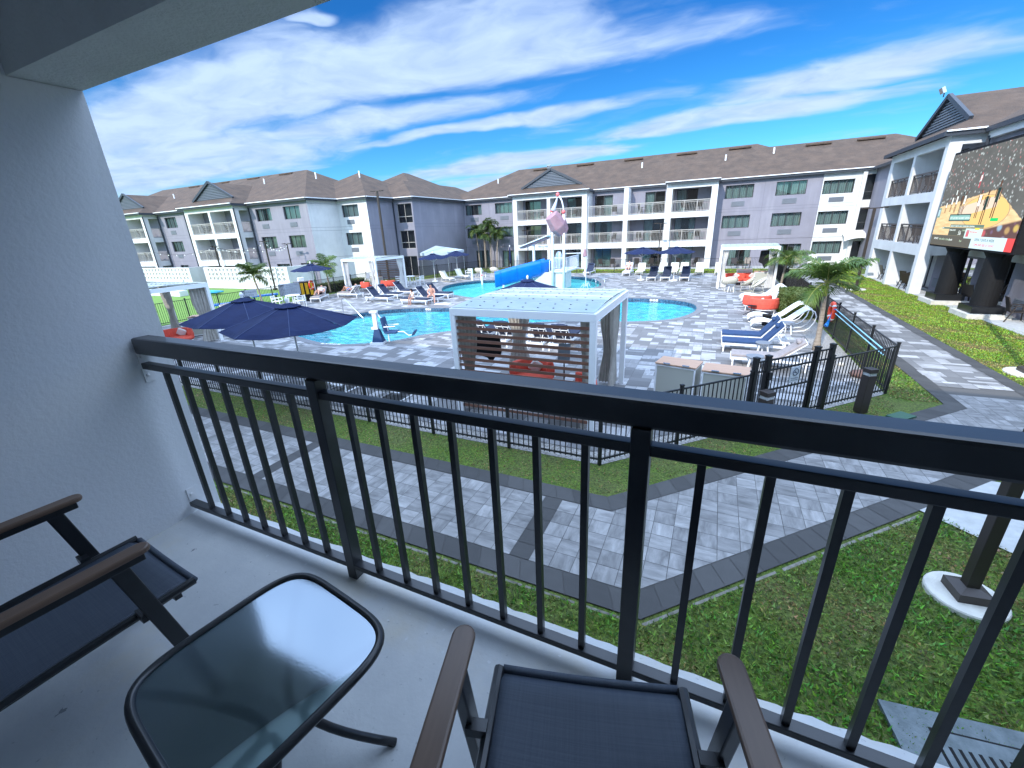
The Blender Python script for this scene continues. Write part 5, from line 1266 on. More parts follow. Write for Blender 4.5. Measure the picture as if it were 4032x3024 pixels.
rc = cabana(w=3.3, d=3.3, slats=None, white=True, drapes=[(-1.42, -1.4, 0, .55, .45), (-1.55, 1.3, 90, .6, .5), (1.35, -1.4, 0, .5, .5), (1.5, 1.2, 90, .5, .5)], key=5)(); rc.location = (1.88, 32.9, 0)
rc['label'] = 'white cabana with white drapes on the far right of the deck behind the round chairs'; rc['group'] = 'cabanas'
# ---------------------------------------------------------------- palms and hedge
def palm(h=2.0, fr=1.35, nf=15, seed=1, leaf='palm_leaf', lean=(0, 0), r0=.085, droop=1.0, shaft=True, leafw=.048):
    q = random.Random(seed); r = thing('palm_tree', '', 'palm tree')
    mb = MB(); pts = []; rs = []
    for i in range(9):
        u = i/8; pts.append((lean[0]*u*u, lean[1]*u*u, h*u)); rs.append(r0*(1.35-.55*u if u < .2 else 1.0-.25*u)*(1+.03*(i % 2)))
    mb.tube(pts, rs, 10); mb.build('trunk', 'trunk', r, smooth=True)
    if shaft:
        mb = MB(); mb.tube([(lean[0], lean[1], h-.02), (lean[0]*1.05, lean[1]*1.05, h+.2), (lean[0]*1.1, lean[1]*1.1, h+.45)], [r0*.85, r0*.7, r0*.4], 8); mb.build('crown_shaft', 'palm_shaft', r, smooth=True)
    cx_, cy_, cz_ = lean[0]*1.08, lean[1]*1.08, h+(.38 if shaft else .05)
    mb = MB(); rc_ = MB()
    for k in range(nf):
        a = 2*math.pi*k/nf+q.uniform(-.25, .25); el = R(q.choice((8, 25, 42, 60, 74))+q.uniform(-8, 8)); L = fr*q.uniform(.8, 1.1); d = .9*droop*q.uniform(.7, 1.25)
        ca, sa = math.cos(a), math.sin(a); P_ = []
        for i in range(13):
            u = i/12; ang = el-d*u*1.3; 
            if i == 0: p = [0.0, 0.0]; P_.append((cx_, cy_, cz_)); continue
            p[0] += math.cos(ang)*L/12; p[1] += math.sin(ang)*L/12
            P_.append((cx_+ca*p[0], cy_+sa*p[0], cz_+p[1]))
        rc_.tube(P_, [.014*(1-.8*i/12)+.003 for i in range(13)], 4)
        tw = q.uniform(-.4, .4)
        for i in range(2, 13):
            for half in (0, .34, .67):
                u = (i-half)/12; j = i-1; A = Vector(P_[j]).lerp(Vector(P_[i]), 1-half); T_ = (Vector(P_[i])-Vector(P_[j])).normalized()
                side = T_.cross(Vector((0, 0, 1))).normalized(); up = side.cross(T_).normalized(); ll = fr*.42*math.sin(math.pi*min(1, .12+u*.86))**.7*q.uniform(.8, 1.15)
                for s in (-1, 1):
                    dr = (side*s*(.78+.1*tw*s)+T_*.62+up*(q.uniform(.05, .5)-.25*abs(s))).normalized(); tip = A+dr*ll+Vector((0, 0, -.28*ll*q.uniform(.5, 1.5))); mid = A+dr*ll*.5+Vector((0, 0, .02))
                    w_ = T_*leafw*.5
                    mb.mesh([A-w_*.6, A+w_*.6, mid+w_, tip, mid-w_], [(0, 1, 2, 4), (2, 3, 4)])
    o = mb.build('crown', leaf, r); rc_.build('frond_stem', 'palm_shaft', o)
    return r
def pl(r, loc, label, group='palms around the pool deck', rz=0): r.location = loc; r.rotation_euler = (0, 0, rz); r['label'] = label; r['group'] = group; return r
pl(palm(1.8, 1.3, 17, 3, lean=(-.05, .1), r0=.085, droop=1.0, leaf='palm_leaf'), (3.36, 16.5, 0), 'palm with a spreading crown beside the fence and the orange life ring on the right')
pl(palm(1.55, 1.35, 15, 5, lean=(.10, 0), r0=.07, droop=.95), (3.85, 31.2, 0), 'slim palm leaning over the fence beside the right cabana')
pl(palm(1.72, 1.25, 15, 8, leaf='palm_leaf_dark', lean=(-.25, 0), r0=.065, droop=.9), (-27.4, 18.6, 0), 'palm with dark fronds in front of the right breeze block wall')
pl(palm(1.75, 1.35, 16, 13, lean=(-.1, 0), r0=.065, droop=1.15), (-28.3, 25.2, 0), 'palm between the yellow towel hut and the middle cabana')
pg = [((-25.6, 45.6, 0), 4.0, 21, -.25), ((-24.9, 45.9, 0), 4.5, 22, 0), ((-24.0, 45.5, 0), 4.5, 23, .1), ((-23.4, 45.8, 0), 3.6, 24, .3), ((-24.5, 45.0, 0), 3.5, 25, 0)]
for i, (l_, h_, sd, ln) in enumerate(pg):
    pl(palm(h_, 1.35, 13, sd, 'palm_leaf_dark', (ln, 0), .075, 1.5), l_, ('leftmost trunk', 'tall second trunk from the left', 'tall third trunk from the left', 'rightmost low trunk', 'short front trunk in the middle')[i]+' of the palm clump against the long building', 'palm clump by the long building')
def leafbox(x0, x1, y0, y1, z1, n, seed, name='foliage'):
    rs = random.Random(seed); mb = MB()
    for _ in range(n):
        f = rs.random(); x_, y_, z_ = rs.uniform(x0, x1), rs.uniform(y0, y1), rs.uniform(.02, z1)
        if f < .3: z_ = z1+rs.uniform(-.10, .05)
        elif f < .6: y_ = y0+rs.uniform(-.05, .08)
        elif f < .8: x_ = x0+rs.uniform(-.05, .08)
        else: x_ = x1+rs.uniform(-.08, .05)
        c = Vector((x_, y_, z_)); a = Vector((rs.uniform(-1, 1), rs.uniform(-1, 1), rs.uniform(-1, 1))).normalized()*rs.uniform(.025, .05); b_ = a.cross(Vector((rs.uniform(-1, 1), rs.uniform(-1, 1), rs.uniform(-1, 1)))).normalized()*.028
        mb.mesh([c-a, c+b_, c+a, c-b_], [(0, 1, 2, 3)])
    return mb
hg = thing('hedge', 'clipped green hedge block behind the coral sofa on the right', 'hedge', (3.6, 22.9, 0))
mb = leafbox(2.95, 4.05, 21.75, 24.2, 1.05, 9000, 4); mb.build('foliage', 'hedge_leaf', hg, world=True)
mb = MB(); mb.bb(3.05, 3.95, 21.85, 24.1, .05, .95); mb.build('branches', 'plastic_black', hg, world=True)
hg = thing('hedge', 'low green hedge along the fence behind the left sunbathers', 'hedge', (-28.8, 26, 0))
mb = leafbox(-29.4, -28.5, 24.3, 29.6, .75, 6000, 5); mb.build('foliage', 'hedge_leaf', hg, world=True); mb = MB(); mb.bb(-29.3, -28.6, 24.4, 29.5, .05, .66); mb.build('branches', 'plastic_black', hg, world=True)
# ---------------------------------------------------------------- fences
def fence_run(pts, label, h=1.25, sp=.105, loc=None, skip=()):
    r = thing('pool_fence', label, 'fence', (*pts[0], 0)); r['group'] = 'black picket pool fence'
    for i in range(len(pts)-1):
        a, b = Vector((*pts[i], 0)), Vector((*pts[i+1], 0)); L = (b-a).length; n = max(1, round(L/1.85)); d = (b-a)/L
        for k in range(n+1):
            if k == n and i < len(pts)-2: continue
            p = a+d*(L*k/n); mb = MB(); ang = math.atan2(d.y, d.x); mb.box(p.x, p.y, h/2+.02, .055, .055, h+.04, ang); mb.box(p.x, p.y, h+.05, .07, .07, .025, ang); mb.build('post', 'fence_black', r, world=True)
        for k in range(n):
            if (i, k) in skip: continue
            p, q = a+d*(L*k/n), a+d*(L*(k+1)/n); mb = MB()
            for z_ in (.12, h-.03): mb.bar((p.x, p.y, z_), (q.x, q.y, z_), .032, .028)
            m_ = max(2, int((q-p).length/sp))
            for j in range(1, m_): t_ = p.lerp(q, j/m_); mb.box(t_.x, t_.y, (h+.05)/2, .016, .016, h-.1, math.atan2(d.y, d.x))
            mb.build('picket_panel', 'fence_black', r, world=True)
    return r
fence_run([(-27.8, 6.83), (-1.56, 6.83), (.93, 9.35)], 'black picket fence between the near lawn strip and the pool deck, below our handrail')
fence_run([(2.6, 11.04), (4.17, 12.62), (4.17, 26), (4.17, 41.1)], 'black picket fence from the gate along the paved path on the right')
fence_run([(4.17, 41.1), (-23.2, 41.1), (-25.5, 36.5), (-27.8, 30.8)], 'black picket fence across the far side of the deck in front of the long building')
fence_run([(-27.8, 30.8), (-27.8, 6.83)], 'black picket fence along the left side of the deck in front of the green turf')
mc_ = MB(); mc_.quad((4.20, 19, .15), (4.20, 41, .15), (4.20, 41, 1.2), (4.20, 19, 1.2))
sc_ = thing('privacy_mesh', 'black privacy mesh tied along the far half of the right-hand fence', 'privacy screen', (4.2, 30, 0))
mb = MB(); mb.bb(4.192, 4.200, 20.5, 41, .12, 1.2); mb.build('fabric', 'fence_black', sc_, world=True)
gt = thing('pool_gate', 'black metal pool gate with a no smoking sign between taller posts', 'gate', (.97, 9.39, 0), R(45.2)); gh = 1.5
for x_ in (.0, .33, 1.75, 2.22): mb = MB(); mb.box(x_, 0, gh/2+.03, .09, .09, gh+.06); mb.box(x_, 0, gh+.07, .105, .105, .03); mb.build('post', 'fence_black', gt)
mb = MB()
for x0, x1 in ((.05, .28), (1.80, 2.17)):
    mb = MB()
    for z_ in (.12, gh-.25, gh-.03): mb.bar((x0, 0, z_), (x1, 0, z_), .03)
    for k in range(1, 3): mb.box(x0+(x1-x0)*k/3, 0, gh/2, .016, .016, gh-.1)
    mb.build('side_panel', 'fence_black', gt)
mb = MB()
for z_ in (.12, .80, gh-.25, gh-.03): mb.bar((.40, 0, z_), (1.68, 0, z_), .034)
for k in range(13): mb.box(.42+.103*k, 0, gh/2+.03, .016, .016, gh-.12)
for x_ in (.40, 1.68): mb.box(x_, 0, gh/2+.02, .045, .045, gh-.06)
gl_ = mb.build('gate_leaf', 'fence_black', gt)
mb = MB(); mb.box(.35, -.05, 1.15, .07, .09, .16); mb.box(.35, -.05, .9, .05, .05, .3); mb.build('latch', 'fence_black', gl_)
def plate(root, w, h, col='sign_gray', th=.012): mb = MB(); mb.box(0, 0, 0, w, th, h); mb.box(0, .004, 0, w+.02, th*.6, h+.02); return mb.build('plate', col, root)
def nosmoke(root, r0, z):
    mb = MB(); mb.tube([(r0*math.cos(R(a)), -.011, z+r0*math.sin(R(a))) for a in range(0, 360, 15)], r0*.11, 5, closed=True); mb.bar((-r0*.68, -.011, z+r0*.68), (r0*.68, -.011, z-r0*.68), r0*.16, .006); mb.bar((-r0*.6, -.010, z-.01), (r0*.5, -.010, z-.01), r0*.2, .004, up=(0, 1, 0)); mb.build('no_smoking_symbol', 'sign_ink', root)
def at_gate(x_, d, z_): c, s = math.cos(R(45.2)), math.sin(R(45.2)); return (.97+x_*c+s*d, 9.39+x_*s-c*d, z_)
mat('sign_pale', (.55, .58, .60), .5)
sg = thing('sign', 'pale no smoking sign hanging on the pool gate', 'sign', at_gate(1.12, .05, 1.06), R(45.2)); plate(sg, .26, .34, 'sign_pale'); nosmoke(sg, .075, .06); txt('NO SMOKING', .035, 'sign_ink', sg, (0, -.008, -.09), (R(90), 0, 0)); txt('IN POOL AREA', .03, 'sign_ink', sg, (0, -.008, -.13), (R(90), 0, 0))
sg = thing('sign', 'large gray pool rules sign on the left fence', 'sign', (-27.72, 21.1, .88), R(78)); plate(sg, 1.5, .82)
for i, (s_, z_, w_) in enumerate((('POOL & SPLASH PAD RULES', .26, .10), ('NO DIVING', .13, .10), ('NO FOOD OR GLASS CONTAINERS IN POOL', .03, .055), ('SHOWER BEFORE ENTERING THE POOL', -.05, .055), ('POOL HOURS 8 AM TO 10 PM', -.13, .055), ('MAXIMUM BATHING LOAD 60 PERSONS', -.21, .055), ('DO NOT SWALLOW THE POOL WATER', -.29, .055))): txt(s_, w_, 'sign_ink', sg, (0, -.009, z_), (R(90), 0, 0))
sg = thing('sign', 'smaller gray lifeguard notice on the left fence behind the palm', 'sign', (-27.72, 18.05, 1.02), R(72)); plate(sg, .95, .46)
txt('No Lifeguard', .15, 'sign_ink', sg, (0, -.009, .04), (R(90), 0, 0)); txt('on Duty', .15, 'sign_ink', sg, (0, -.009, -.14), (R(90), 0, 0))
# life rings, pole hook
def ring(): 
    r = thing('life_ring', '', 'life ring'); mb = MB(); mb.tube([(0, .30*math.cos(R(a)), .30*math.sin(R(a))) for a in range(0, 360, 15)], .065, 8, closed=True); o = mb.build('ring', 'ring_orange', r, smooth=True)
    mb = MB()
    for a in (45, 135, 225, 315): mb.tube([(.0, .30*math.cos(R(b_)), .30*math.sin(R(b_))) for b_ in (a-6, a, a+6)], .069, 8)
    mb.build('band', 'white_cloth', o); return r
place('ring', ring, (4.05, 18.7, .92), 0, 'orange life ring on the right fence behind the palm trunk', 'life rings'); place('ring', ring, (-27.6, 22.9, .95), R(25), 'orange life ring on the left fence beside the black tub table', 'life rings', )
ph = thing('reach_pole', 'long pale blue reaching pole hung on the right fence', 'pole', (4.08, 16, 1.0)); mb = MB(); mb.tube([(0, -2.9, -.02), (0, 2.4, .06)], .016, 6); mb.tube([(0, -2.9, -.14), (0, 2.4, -.08)], .016, 6); mb.build('shaft', 'pole_blue', ph)
mb = MB(); mb.tube([(-.02, 2.4, .08), (-.06, 2.45, -.2), (-.10, 2.6, -.45), (-.16, 2.5, -.58)], [.05, .05, .045, .07], 6); mb.build('net', 'net_blue', ph)
# ---------------------------------------------------------------- lamp posts
def lamp_post(h, base_r=.42, w=.12, arm=True, pad=True, name='lamp_post'):
    r = thing(name, '', 'lamp post'); mb = MB(); mb.boxm(Matrix.Translation((0, 0, h/2)), w, w, h); mb.build('pole', 'bronze', r, bevel=.008)
    mb = MB(); mb.box(0, 0, .09, w*2.6, w*2.6, .12); mb.mesh([(-w*1.3, -w*1.3, .15), (w*1.3, -w*1.3, .15), (w*1.3, w*1.3, .15), (-w*1.3, w*1.3, .15), (-w*.5, -w*.5, .19), (w*.5, -w*.5, .19), (w*.5, w*.5, .19), (-w*.5, w*.5, .19)], [(0, 1, 5, 4), (1, 2, 6, 5), (2, 3, 7, 6), (3, 0, 4, 7)]); mb.build('base_cover', 'bronze', r)
    if pad: mb = MB(); mb.lathe([(base_r, -.02), (base_r, .03), (base_r*.97, .045), (0, .045)], n=28); mb.build('concrete_base', 'concrete_pale', r)
    if arm: mb = MB(); mb.bar((-.35, 0, h), (.35, 0, h), .05); mb.box(-.42, 0, h+.02, .32, .22, .07); mb.box(.42, 0, h+.02, .32, .22, .07); mb.build('lamp_head', 'bronze', r)
    return r
for (x_, y_, h_, b_, w_, rz, lab) in ((3.03, 5.48, 4.6, .36, .12, 8, 'brown lamp post on a round concrete pad in the near lawn right of the balcony'), (7.95, 15.4, 5.6, .5, .15, 0, 'brown lamp post cut by the right edge of the photo, on the sunny lawn'),
                                 (7.75, 31.6, 4.5, .5, .13, 0, 'brown lamp post in the lawn in front of the right building'), (-28.2, 32.3, 8.0, .4, .16, 15, 'very tall dark lamp post in front of the blue-shaded wall')):
    p_ = lamp_post(h_, b_, w_); p_.location = (x_, y_, 0); p_.rotation_euler = (0, 0, R(rz)); p_['label'] = lab; p_['group'] = 'lamp posts'
for (x_, y_, h_, lab) in ((-36.2, 26.1, 4.2, 'brown light pole in front of the right breeze block wall'), (-36.6, 28.6, 3.9, 'thin string light pole behind the right breeze block wall'), (-46.6, 28.0, 3.95, 'brown string light pole between the two breeze block walls'), (-4.95, 43.2, 4.2, 'thin brown light pole in front of the right white bay'), (-18.2, 43.0, 4.1, 'thin brown light pole behind the tilted splash board')):
    p_ = lamp_post(h_, .25, .11 if 'thin' not in lab else .085, pad=False); p_.location = (x_, y_, 0); p_['label'] = lab; p_['group'] = 'light poles'
sl = thing('string_lights', 'sagging string lights with white bulbs in front of the left building', 'string lights', (-42, 28, 3)); w_ = MB(); bl = []
for a, b in (((-46.6, 28.0, 3.9), (-36.6, 28.6, 3.85)), ((-36.6, 28.6, 3.85), (-36.2, 26.1, 4.15)), ((-46.6, 28.0, 3.9), (-36.2, 26.1, 4.15)), ((-58, 27.6, 3.7), (-46.6, 28.0, 3.9))):
    A, B = Vector(a), Vector(b); n = 24; pts = [A.lerp(B, i/n)-Vector((0, 0, 4*.55*(i/n)*(1-i/n))) for i in range(n+1)]; w_.tube(pts, .012, 4)
    for i in range(1, n, 3): bl.append(pts[i])
wo_ = w_.build('cable', 'plastic_black', sl, world=True)
for p in bl: mb = MB(); mb.lathe([(.0, -.16), (.05, -.12), (.05, -.07), (.02, -.03), (.02, 0)], p, 8); mb.build('bulb', 'bulb', wo_, world=True)
def bollard():
    r = thing('bollard_light', '', 'bollard light'); mb = MB(); mb.box(0, 0, .44, .19, .19, .88); mb.build('post', 'bronze', r, bevel=.006)
    mb = MB(); mb.box(0, 0, .915, .165, .165, .07); mb.build('lens', 'glass_clear', r); mb = MB(); mb.box(0, 0, .99, .2, .2, .09); mb.build('cap', 'bronze', r, bevel=.006); return r
mat('glass_clear', (.5, .52, .52), .1, metal=.3)
place('bol', bollard, (3.34, 11.15, 0), R(30), 'brown square bollard light right of the gate beside the fence corner', 'bollard lights'); place('bol', bollard, (1.2, 8.98, 0), R(45), 'brown square bollard light in front of the gate, just above our handrail', 'bollard lights')
# ---------------------------------------------------------------- breeze block walls
def breeze(x0, x1, y, label, n):
    r = thing('breeze_block_wall', label, 'wall', ((x0+x1)/2, y, 0)); r['group'] = 'white breeze block walls'; mb = MB(); mb.bb(x0, x1, y-.10, y+.10, -.3, .66); mb.bb(x0, x0+.45, y-.10, y+.10, .661, 2.0); mb.bb(x1-.35, x1, y-.10, y+.10, .661, 2.0)
    for z_ in (.661, 1.07, 1.48, 1.89): mb.bb(x0+.451, x1-.351, y-.099, y+.099, z_, z_+(.06 if z_ < 1.8 else .11))
    mb.bb(x1-.30, x1, y+.101, y+2.6, -.3, 2.0); mb.build('wall', 'stucco_white', r, world=True)
    a, b = x0+.45, x1-.35; w = (b-a)/n; bm_ = MB()
    for i in range(n):
        for j in range(3):
            cx_, cz_ = a+(i+.5)*w, .721+.41*j+.175; s = .175
            for yy_ in (y-.08,):
                ring_o = [(cx_+min(w/2, .9)*math.cos(R(t_))/max(abs(math.cos(R(t_))), abs(math.sin(R(t_)))), cz_+s*math.sin(R(t_))/max(abs(math.cos(R(t_))), abs(math.sin(R(t_))))) for t_ in range(0, 360, 30)]
                rr_ = [(cx_+.175*math.cos(R(t_)), cz_+.155*math.sin(R(t_))) for t_ in range(0, 360, 30)]
                m_ = 12
                bm_.mesh([(p[0], yy_, p[1]) for p in ring_o]+[(p[0], yy_, p[1]) for p in rr_]+[(p[0], yy_+.16, p[1]) for p in rr_], [(k, (k+1) % m_, m_+(k+1) % m_, m_+k) for k in range(m_)]+[(m_+k, m_+(k+1) % m_, 2*m_+(k+1) % m_, 2*m_+k) for k in range(m_)])
            bm_.tube([(cx_+.085*math.cos(R(t_)), y, cz_+.08*math.sin(R(t_))) for t_ in range(0, 360, 45)], .028, 4, closed=True)
            bm_.bb(cx_-.17, cx_-.10, y-.03, y+.03, cz_-.012, cz_+.012); bm_.bb(cx_+.10, cx_+.17, y-.03, y+.03, cz_-.012, cz_+.012)
    bm_.build('breeze_blocks', 'stucco_white', r, world=True)
breeze(-46.9, -34.6, 26.6, 'white breeze block wall in front of the left building, right section behind the dark palm', 19); breeze(-64, -49.4, 26.6, 'white breeze block wall in front of the left building, left section', 22)
bn_ = thing('bench', 'low white bench wall with a dark seat back at the end of the green turf', 'bench', (-46, 21.5, 0)); mb = MB(); mb.bb(-50, -42, 21.2, 21.9, 0, .45); mb.build('seat', 'stucco_white', bn_, world=True); mb = MB(); mb.bb(-50, -42.5, 22.0, 22.15, .45, 1.15); mb.build('backrest', 'fascia_dark', bn_, world=True); mb = MB(); mb.bb(-50, -42.5, 22.0, 22.15, 1.151, 1.3); mb.build('cap', 'stucco_white', bn_, world=True)
ft = thing('pool_float', 'blue and white inflatable float lying on the green turf', 'pool float', (-40.6, 23.0, .1), R(20)); mb = MB()
for k in range(5): mb.tube([(-.9, -.4+.2*k, .05), (-.2, -.4+.2*k, .09), (.9, -.4+.2*k, .05)], [.09, .11, .06], 7)
mb.build('tubes', 'towel_teal', ft, smooth=True)
for x_, y_, lab in ((-28.6, 16.6, 'blue cushioned bench top peeking over the left fence beside the taupe loungers'), (-29.6, 20.4, 'small blue board behind the left fence by the lifeguard notice')):
    b_ = thing('blue_bench', lab, 'bench', (x_, y_, 0), R(60)); mb = MB(); mb.box(0, 0, .52, 1.7, .6, .10); mb.build('seat', 'slide_blue', b_); mb = MB()
    for u in (-.7, .7): mb.box(u, 0, .235, .07, .5, .46)
    mb.build('support', 'plastic_black', b_)
# towel hut
th = thing('towel_station', 'yellow and black towel station behind the left fence under the parasol', 'kiosk', (-29.3, 23.6, 0), R(65))
mb = MB(); mb.box(0, 0, .55, 1.5, .6, 1.1); mb.build('body', 'plastic_black', th)
for k in range(4): mb = MB(); mb.box(-.58+.34*k, -.33, .55, .19, .08, .95); mb.build('yellow_panel', 'yellow_plastic', th)
mb = MB(); mb.box(0, 0, 1.14, 1.6, .7, .06); mb.build('counter_top', 'steel', th); 
tw_ = thing('towel_stack', 'stack of folded white towels on the yellow towel station', 'towels', (-29.4, 23.5, 1.175), R(65)); mb = MB()
for k in range(4): mb.box(.03*(k % 2), 0, .035+.065*k, .42, .3, .06)
tw_o = mb.build('towels', 'towel', tw_, bevel=.02)
# ---------------------------------------------------------------- splash pool: slide and bucket tower
S_ = thing('water_slide', 'bright blue half-pipe water slide ending in the splash pool', 'slide', (-14, 31.5, 0))
def slide_sheet(outer):
    mb = MB(); path_ = [(-12.15, 32.55, .90), (-12.45, 32.3, .84), (-13.2, 31.85, .68), (-14.4, 31.3, .42), (-15.6, 30.75, .12), (-15.9, 30.6, .05)]
    n = len(path_); m_ = 12
    def fn(u, v):
        k = min(int(v*(n-1)), n-2); f = v*(n-1)-k; p = Vector(path_[k]).lerp(Vector(path_[k+1]), f); d = (Vector(path_[min(k+1, n-1)])-Vector(path_[k])); d.z = 0; d.normalize(); s = Vector((-d.y, d.x, 0))
        a = math.pi*(u*1.0); rr_ = .58+(.03 if outer else 0)
        return p+s*(-math.cos(a)*rr_)+Vector((0, 0, .56-(math.sin(a)**.75)*rr_+.60*abs(math.cos(a))-.10))
    mb.grid(fn, m_, 26); return mb
o = slide_sheet(True).build('trough', 'slide_blue', S_, world=True, smooth=True); md = o.modifiers.new('t', 'SOLIDIFY'); md.thickness = .035
mb = MB()
for v in (.30, .58, .86): 
    pass
path_ = [(-12.62, 32.2, .82), (-14.3, 31.35, .44), (-15.5, 30.8, .15)]
for p in path_:
    d = Vector((-1, -.5, 0)).normalized(); s = Vector((-d.y, d.x, 0)); mb.tube([Vector(p)+s*(-math.cos(math.pi*i/14)*.63)+Vector((0, 0, .56-(math.sin(math.pi*i/14)**.75)*.63+.60*abs(math.cos(math.pi*i/14))-.10)) for i in range(15)], .022, 5)
mb.build('flange', 'slide_blue', S_, world=True)
mb = MB(); mb.tube([(-11.4, 33.4, 1.55), (-11.9, 32.9, 1.45), (-12.2, 32.5, 1.38)], .42, 12, caps=False); mb.build('upper_chute', 'slide_inner', S_, world=True)
mb = MB()
for x_, y_, z_ in ((-15.3, 30.9, .1), (-13.9, 31.6, .45), (-12.6, 32.4, .8)): mb.tube([(x_, y_, -.55), (x_, y_, z_)], .10, 8)
mb.build('support', 'tower_white', S_, world=True)
TW = thing('splash_tower', 'white splash tower with railings on a pale rock base beside the slide', 'play tower', (-11.2, 33, 0))
mb = MB(); mb.bb(-11.3, -10.15, 31.3, 32.6, -.5, 1.05); mb.bb(-13.2, -11.3, 32.2, 34.6, -.5, .95); mb.build('rock_base', 'stone_white', TW, world=True, bevel=.06)
mb = MB(); mb.bb(-11.4, -10.1, 31.15, 34.6, 1.05, 1.15); mb.build('platform', 'tower_white', TW, world=True)
for x_, y_, h_ in ((-11.17, 31.1, 5.3), (-10.3, 31.15, 5.2)): mb = MB(); mb.tube([(x_, y_, -.5), (x_, y_, h_)], .10, 10); mb.build('post', 'tower_white', TW, world=True, smooth=True)
mb = MB()
for (x0, y0), (x1, y1) in (((-10.15, 31.2), (-10.15, 34.5)), ((-11.05, 31.2), (-10.35, 31.2)), ((-11.35, 31.4), (-11.35, 33.0))):
    mb.tube([(x0, y0, 2.1), (x1, y1, 2.1)], .03, 6); mb.tube([(x0, y0, 1.25), (x1, y1, 1.25)], .025, 6); n = max(3, int(math.hypot(x1-x0, y1-y0)/.12))
    for k in range(n+1): x_, y_ = x0+(x1-x0)*k/n, y0+(y1-y0)*k/n; mb.tube([(x_, y_, 1.25), (x_, y_, 2.1)], .012, 4)
mb.tube([(-11.7, 31.9, .95), (-11.7, 31.9, 1.85), (-11.5, 31.9, 1.95), (-11.35, 31.9, 1.85), (-11.35, 31.9, .95), (-11.5, 31.9, .9)], .035, 6, closed=True)
mb.build('safety_rail', 'tower_white', TW, world=True)
mb = MB(); mb.lathe([(.13, 1.2), (.16, 1.7), (.22, 2.05), (.24, 2.3), (.15, 2.5), (0, 2.55)], (-10.95, 31.9, 0), 12); mb.build('water_dome', 'water_jet', TW, world=True, smooth=True)
BK = thing('tipping_bucket', 'big faded mauve tipping bucket hanging between white posts over the splash pool', 'bucket', (-10.74, 31.1, 4.5))
Mb = Matrix.Translation((-.02, -.02, -.02)) @ Matrix.Rotation(R(-28), 4, 'Y') @ Matrix.Rotation(R(30), 4, 'X')
mb = MB(); mb.lathe([(.50, .80), (.68, -.10), (.66, -.2), (.46, -.78)], n=6, a0=.3, M=Mb); mb.lathe([(.50, .93), (.55, .6)], n=6, a0=.3, M=Mb) if False else None
mb.build('bucket', 'bucket_mauve', BK)
mb = MB(); mb.tube([(-.43, 0, -.1), (.43, 0, -.1)], .05, 8); mb.build('axle', 'tower_white', BK)
mb = MB(); mb.tube([(.43, 0, .75), (.42, 0, 1.1), (.30, 0, 1.55), (.12, 0, 1.85), (.02, 0, 1.9), (-.06, 0, 1.7)], .055, 8); mb.build('spout_arm', 'tower_white', BK, smooth=True)
for p in ((-.43, 0, .9), (.43, 0, .78), (.0, 0, 1.95)): mb = MB(); mb.lathe([(.0, -.15), (.08, -.13), (.14, -.04), (.14, .04), (.08, .13), (0, .15)], p, 12); mb.build('red_ball', 'ball_red', BK, smooth=True)
mb = MB(); mb.tube([(-.05, 0, 1.7), (-.15, -.02, 1.4), (-.28, -.02, 1.1), (-.36, -.02, .9)], [.05, .09, .14, .2], 9); mb.build('falling_water', 'water_jet', BK, smooth=True)
SB = thing('splash_board', 'long white board tilted over a post beside the tipping bucket', 'play board', (-12.6, 32, 3)); mb = MB()
mb.bar((-14.6, 33.1, 2.86), (-11.5, 31.7, 3.72), .8, .07); mb.build('board', 'tower_white', SB, world=True); mb = MB(); mb.bar((-11.45, 31.4, 3.86), (-10.2, 31.35, 3.86), .22, .07); mb.build('cross_arm', 'tower_white', SB, world=True); mb = MB(); mb.tube([(-13.3, 32.6, -.5), (-13.3, 32.6, 3.15)], .11, 10); mb.build('post', 'tower_white', SB, world=True)
mb = MB(); mb.bar((-14.5, 33.05, 2.78), (-11.8, 31.83, 3.53), .5, .06); mb.build('underside', 'bucket_mauve', SB, world=True)
SP = thing('small_bucket', 'small pink bucket pouring water on a thin white arm right of the tower', 'bucket', (-9.0, 31.6, 2.3)); mb = MB(); mb.tube([(-1.3, -.3, .1), (-.1, 0, .1), (-.1, 0, .45), (0, 0, .6), (.15, 0, .55), (.2, 0, .35)], .035, 6); mb.build('arm', 'tower_white', SP)
mb = MB(); mb.lathe([(.07, .38), (.17, -.1), (.10, -.2), (0, -.22)], (.18, 0, 0), 8); mb.build('bucket', 'bucket_mauve', SP); mb = MB(); mb.tube([(.22, 0, -.1), (.30, -.02, -.5), (.28, 0, -1.3), (.28, 0, -2.4)], [.12, .07, .03, .05], 7)
for k in range(16): a = k*.9; mb.tube([(.28, 0, -2.42), (.28+.22*math.cos(a), .22*math.sin(a), -2.1+.1*math.sin(k)), (.28+.42*math.cos(a), .42*math.sin(a), -2.42)], .012, 4)
mb.build('falling_water', 'water_jet', SP)
for x_, y_, h_, lab in ((-20.1, 34.2, 1.0, 'left'), (-19.2, 34.3, 1.05, 'right')):
    b_ = thing('spray_post', 'short white spray post on the left rim of the splash pool, %s one' % lab, 'spray post', (x_, y_, 0)); b_['group'] = 'spray posts'; mb = MB(); mb.tube([(0, 0, 0), (0, 0, h_)], .09, 8); mb.build('post', 'tower_white', b_); mb = MB(); mb.lathe([(.1, 0), (.08, .06), (0, .09)], (0, 0, h_), 8); mb.build('cap', 'tower_white', b_)
b_ = thing('spray_post', 'short white spray post with a pink top standing in the splash pool', 'spray post', (-18.2, 32.6, -.5)); mb = MB(); mb.tube([(0, 0, 0), (0, 0, 1.1)], .08, 8); mb.build('post', 'tower_white', b_); mb = MB(); mb.lathe([(.09, 0), (.07, .1), (0, .16)], (0, 0, 1.1), 8); mb.build('cap', 'ball_red', b_)
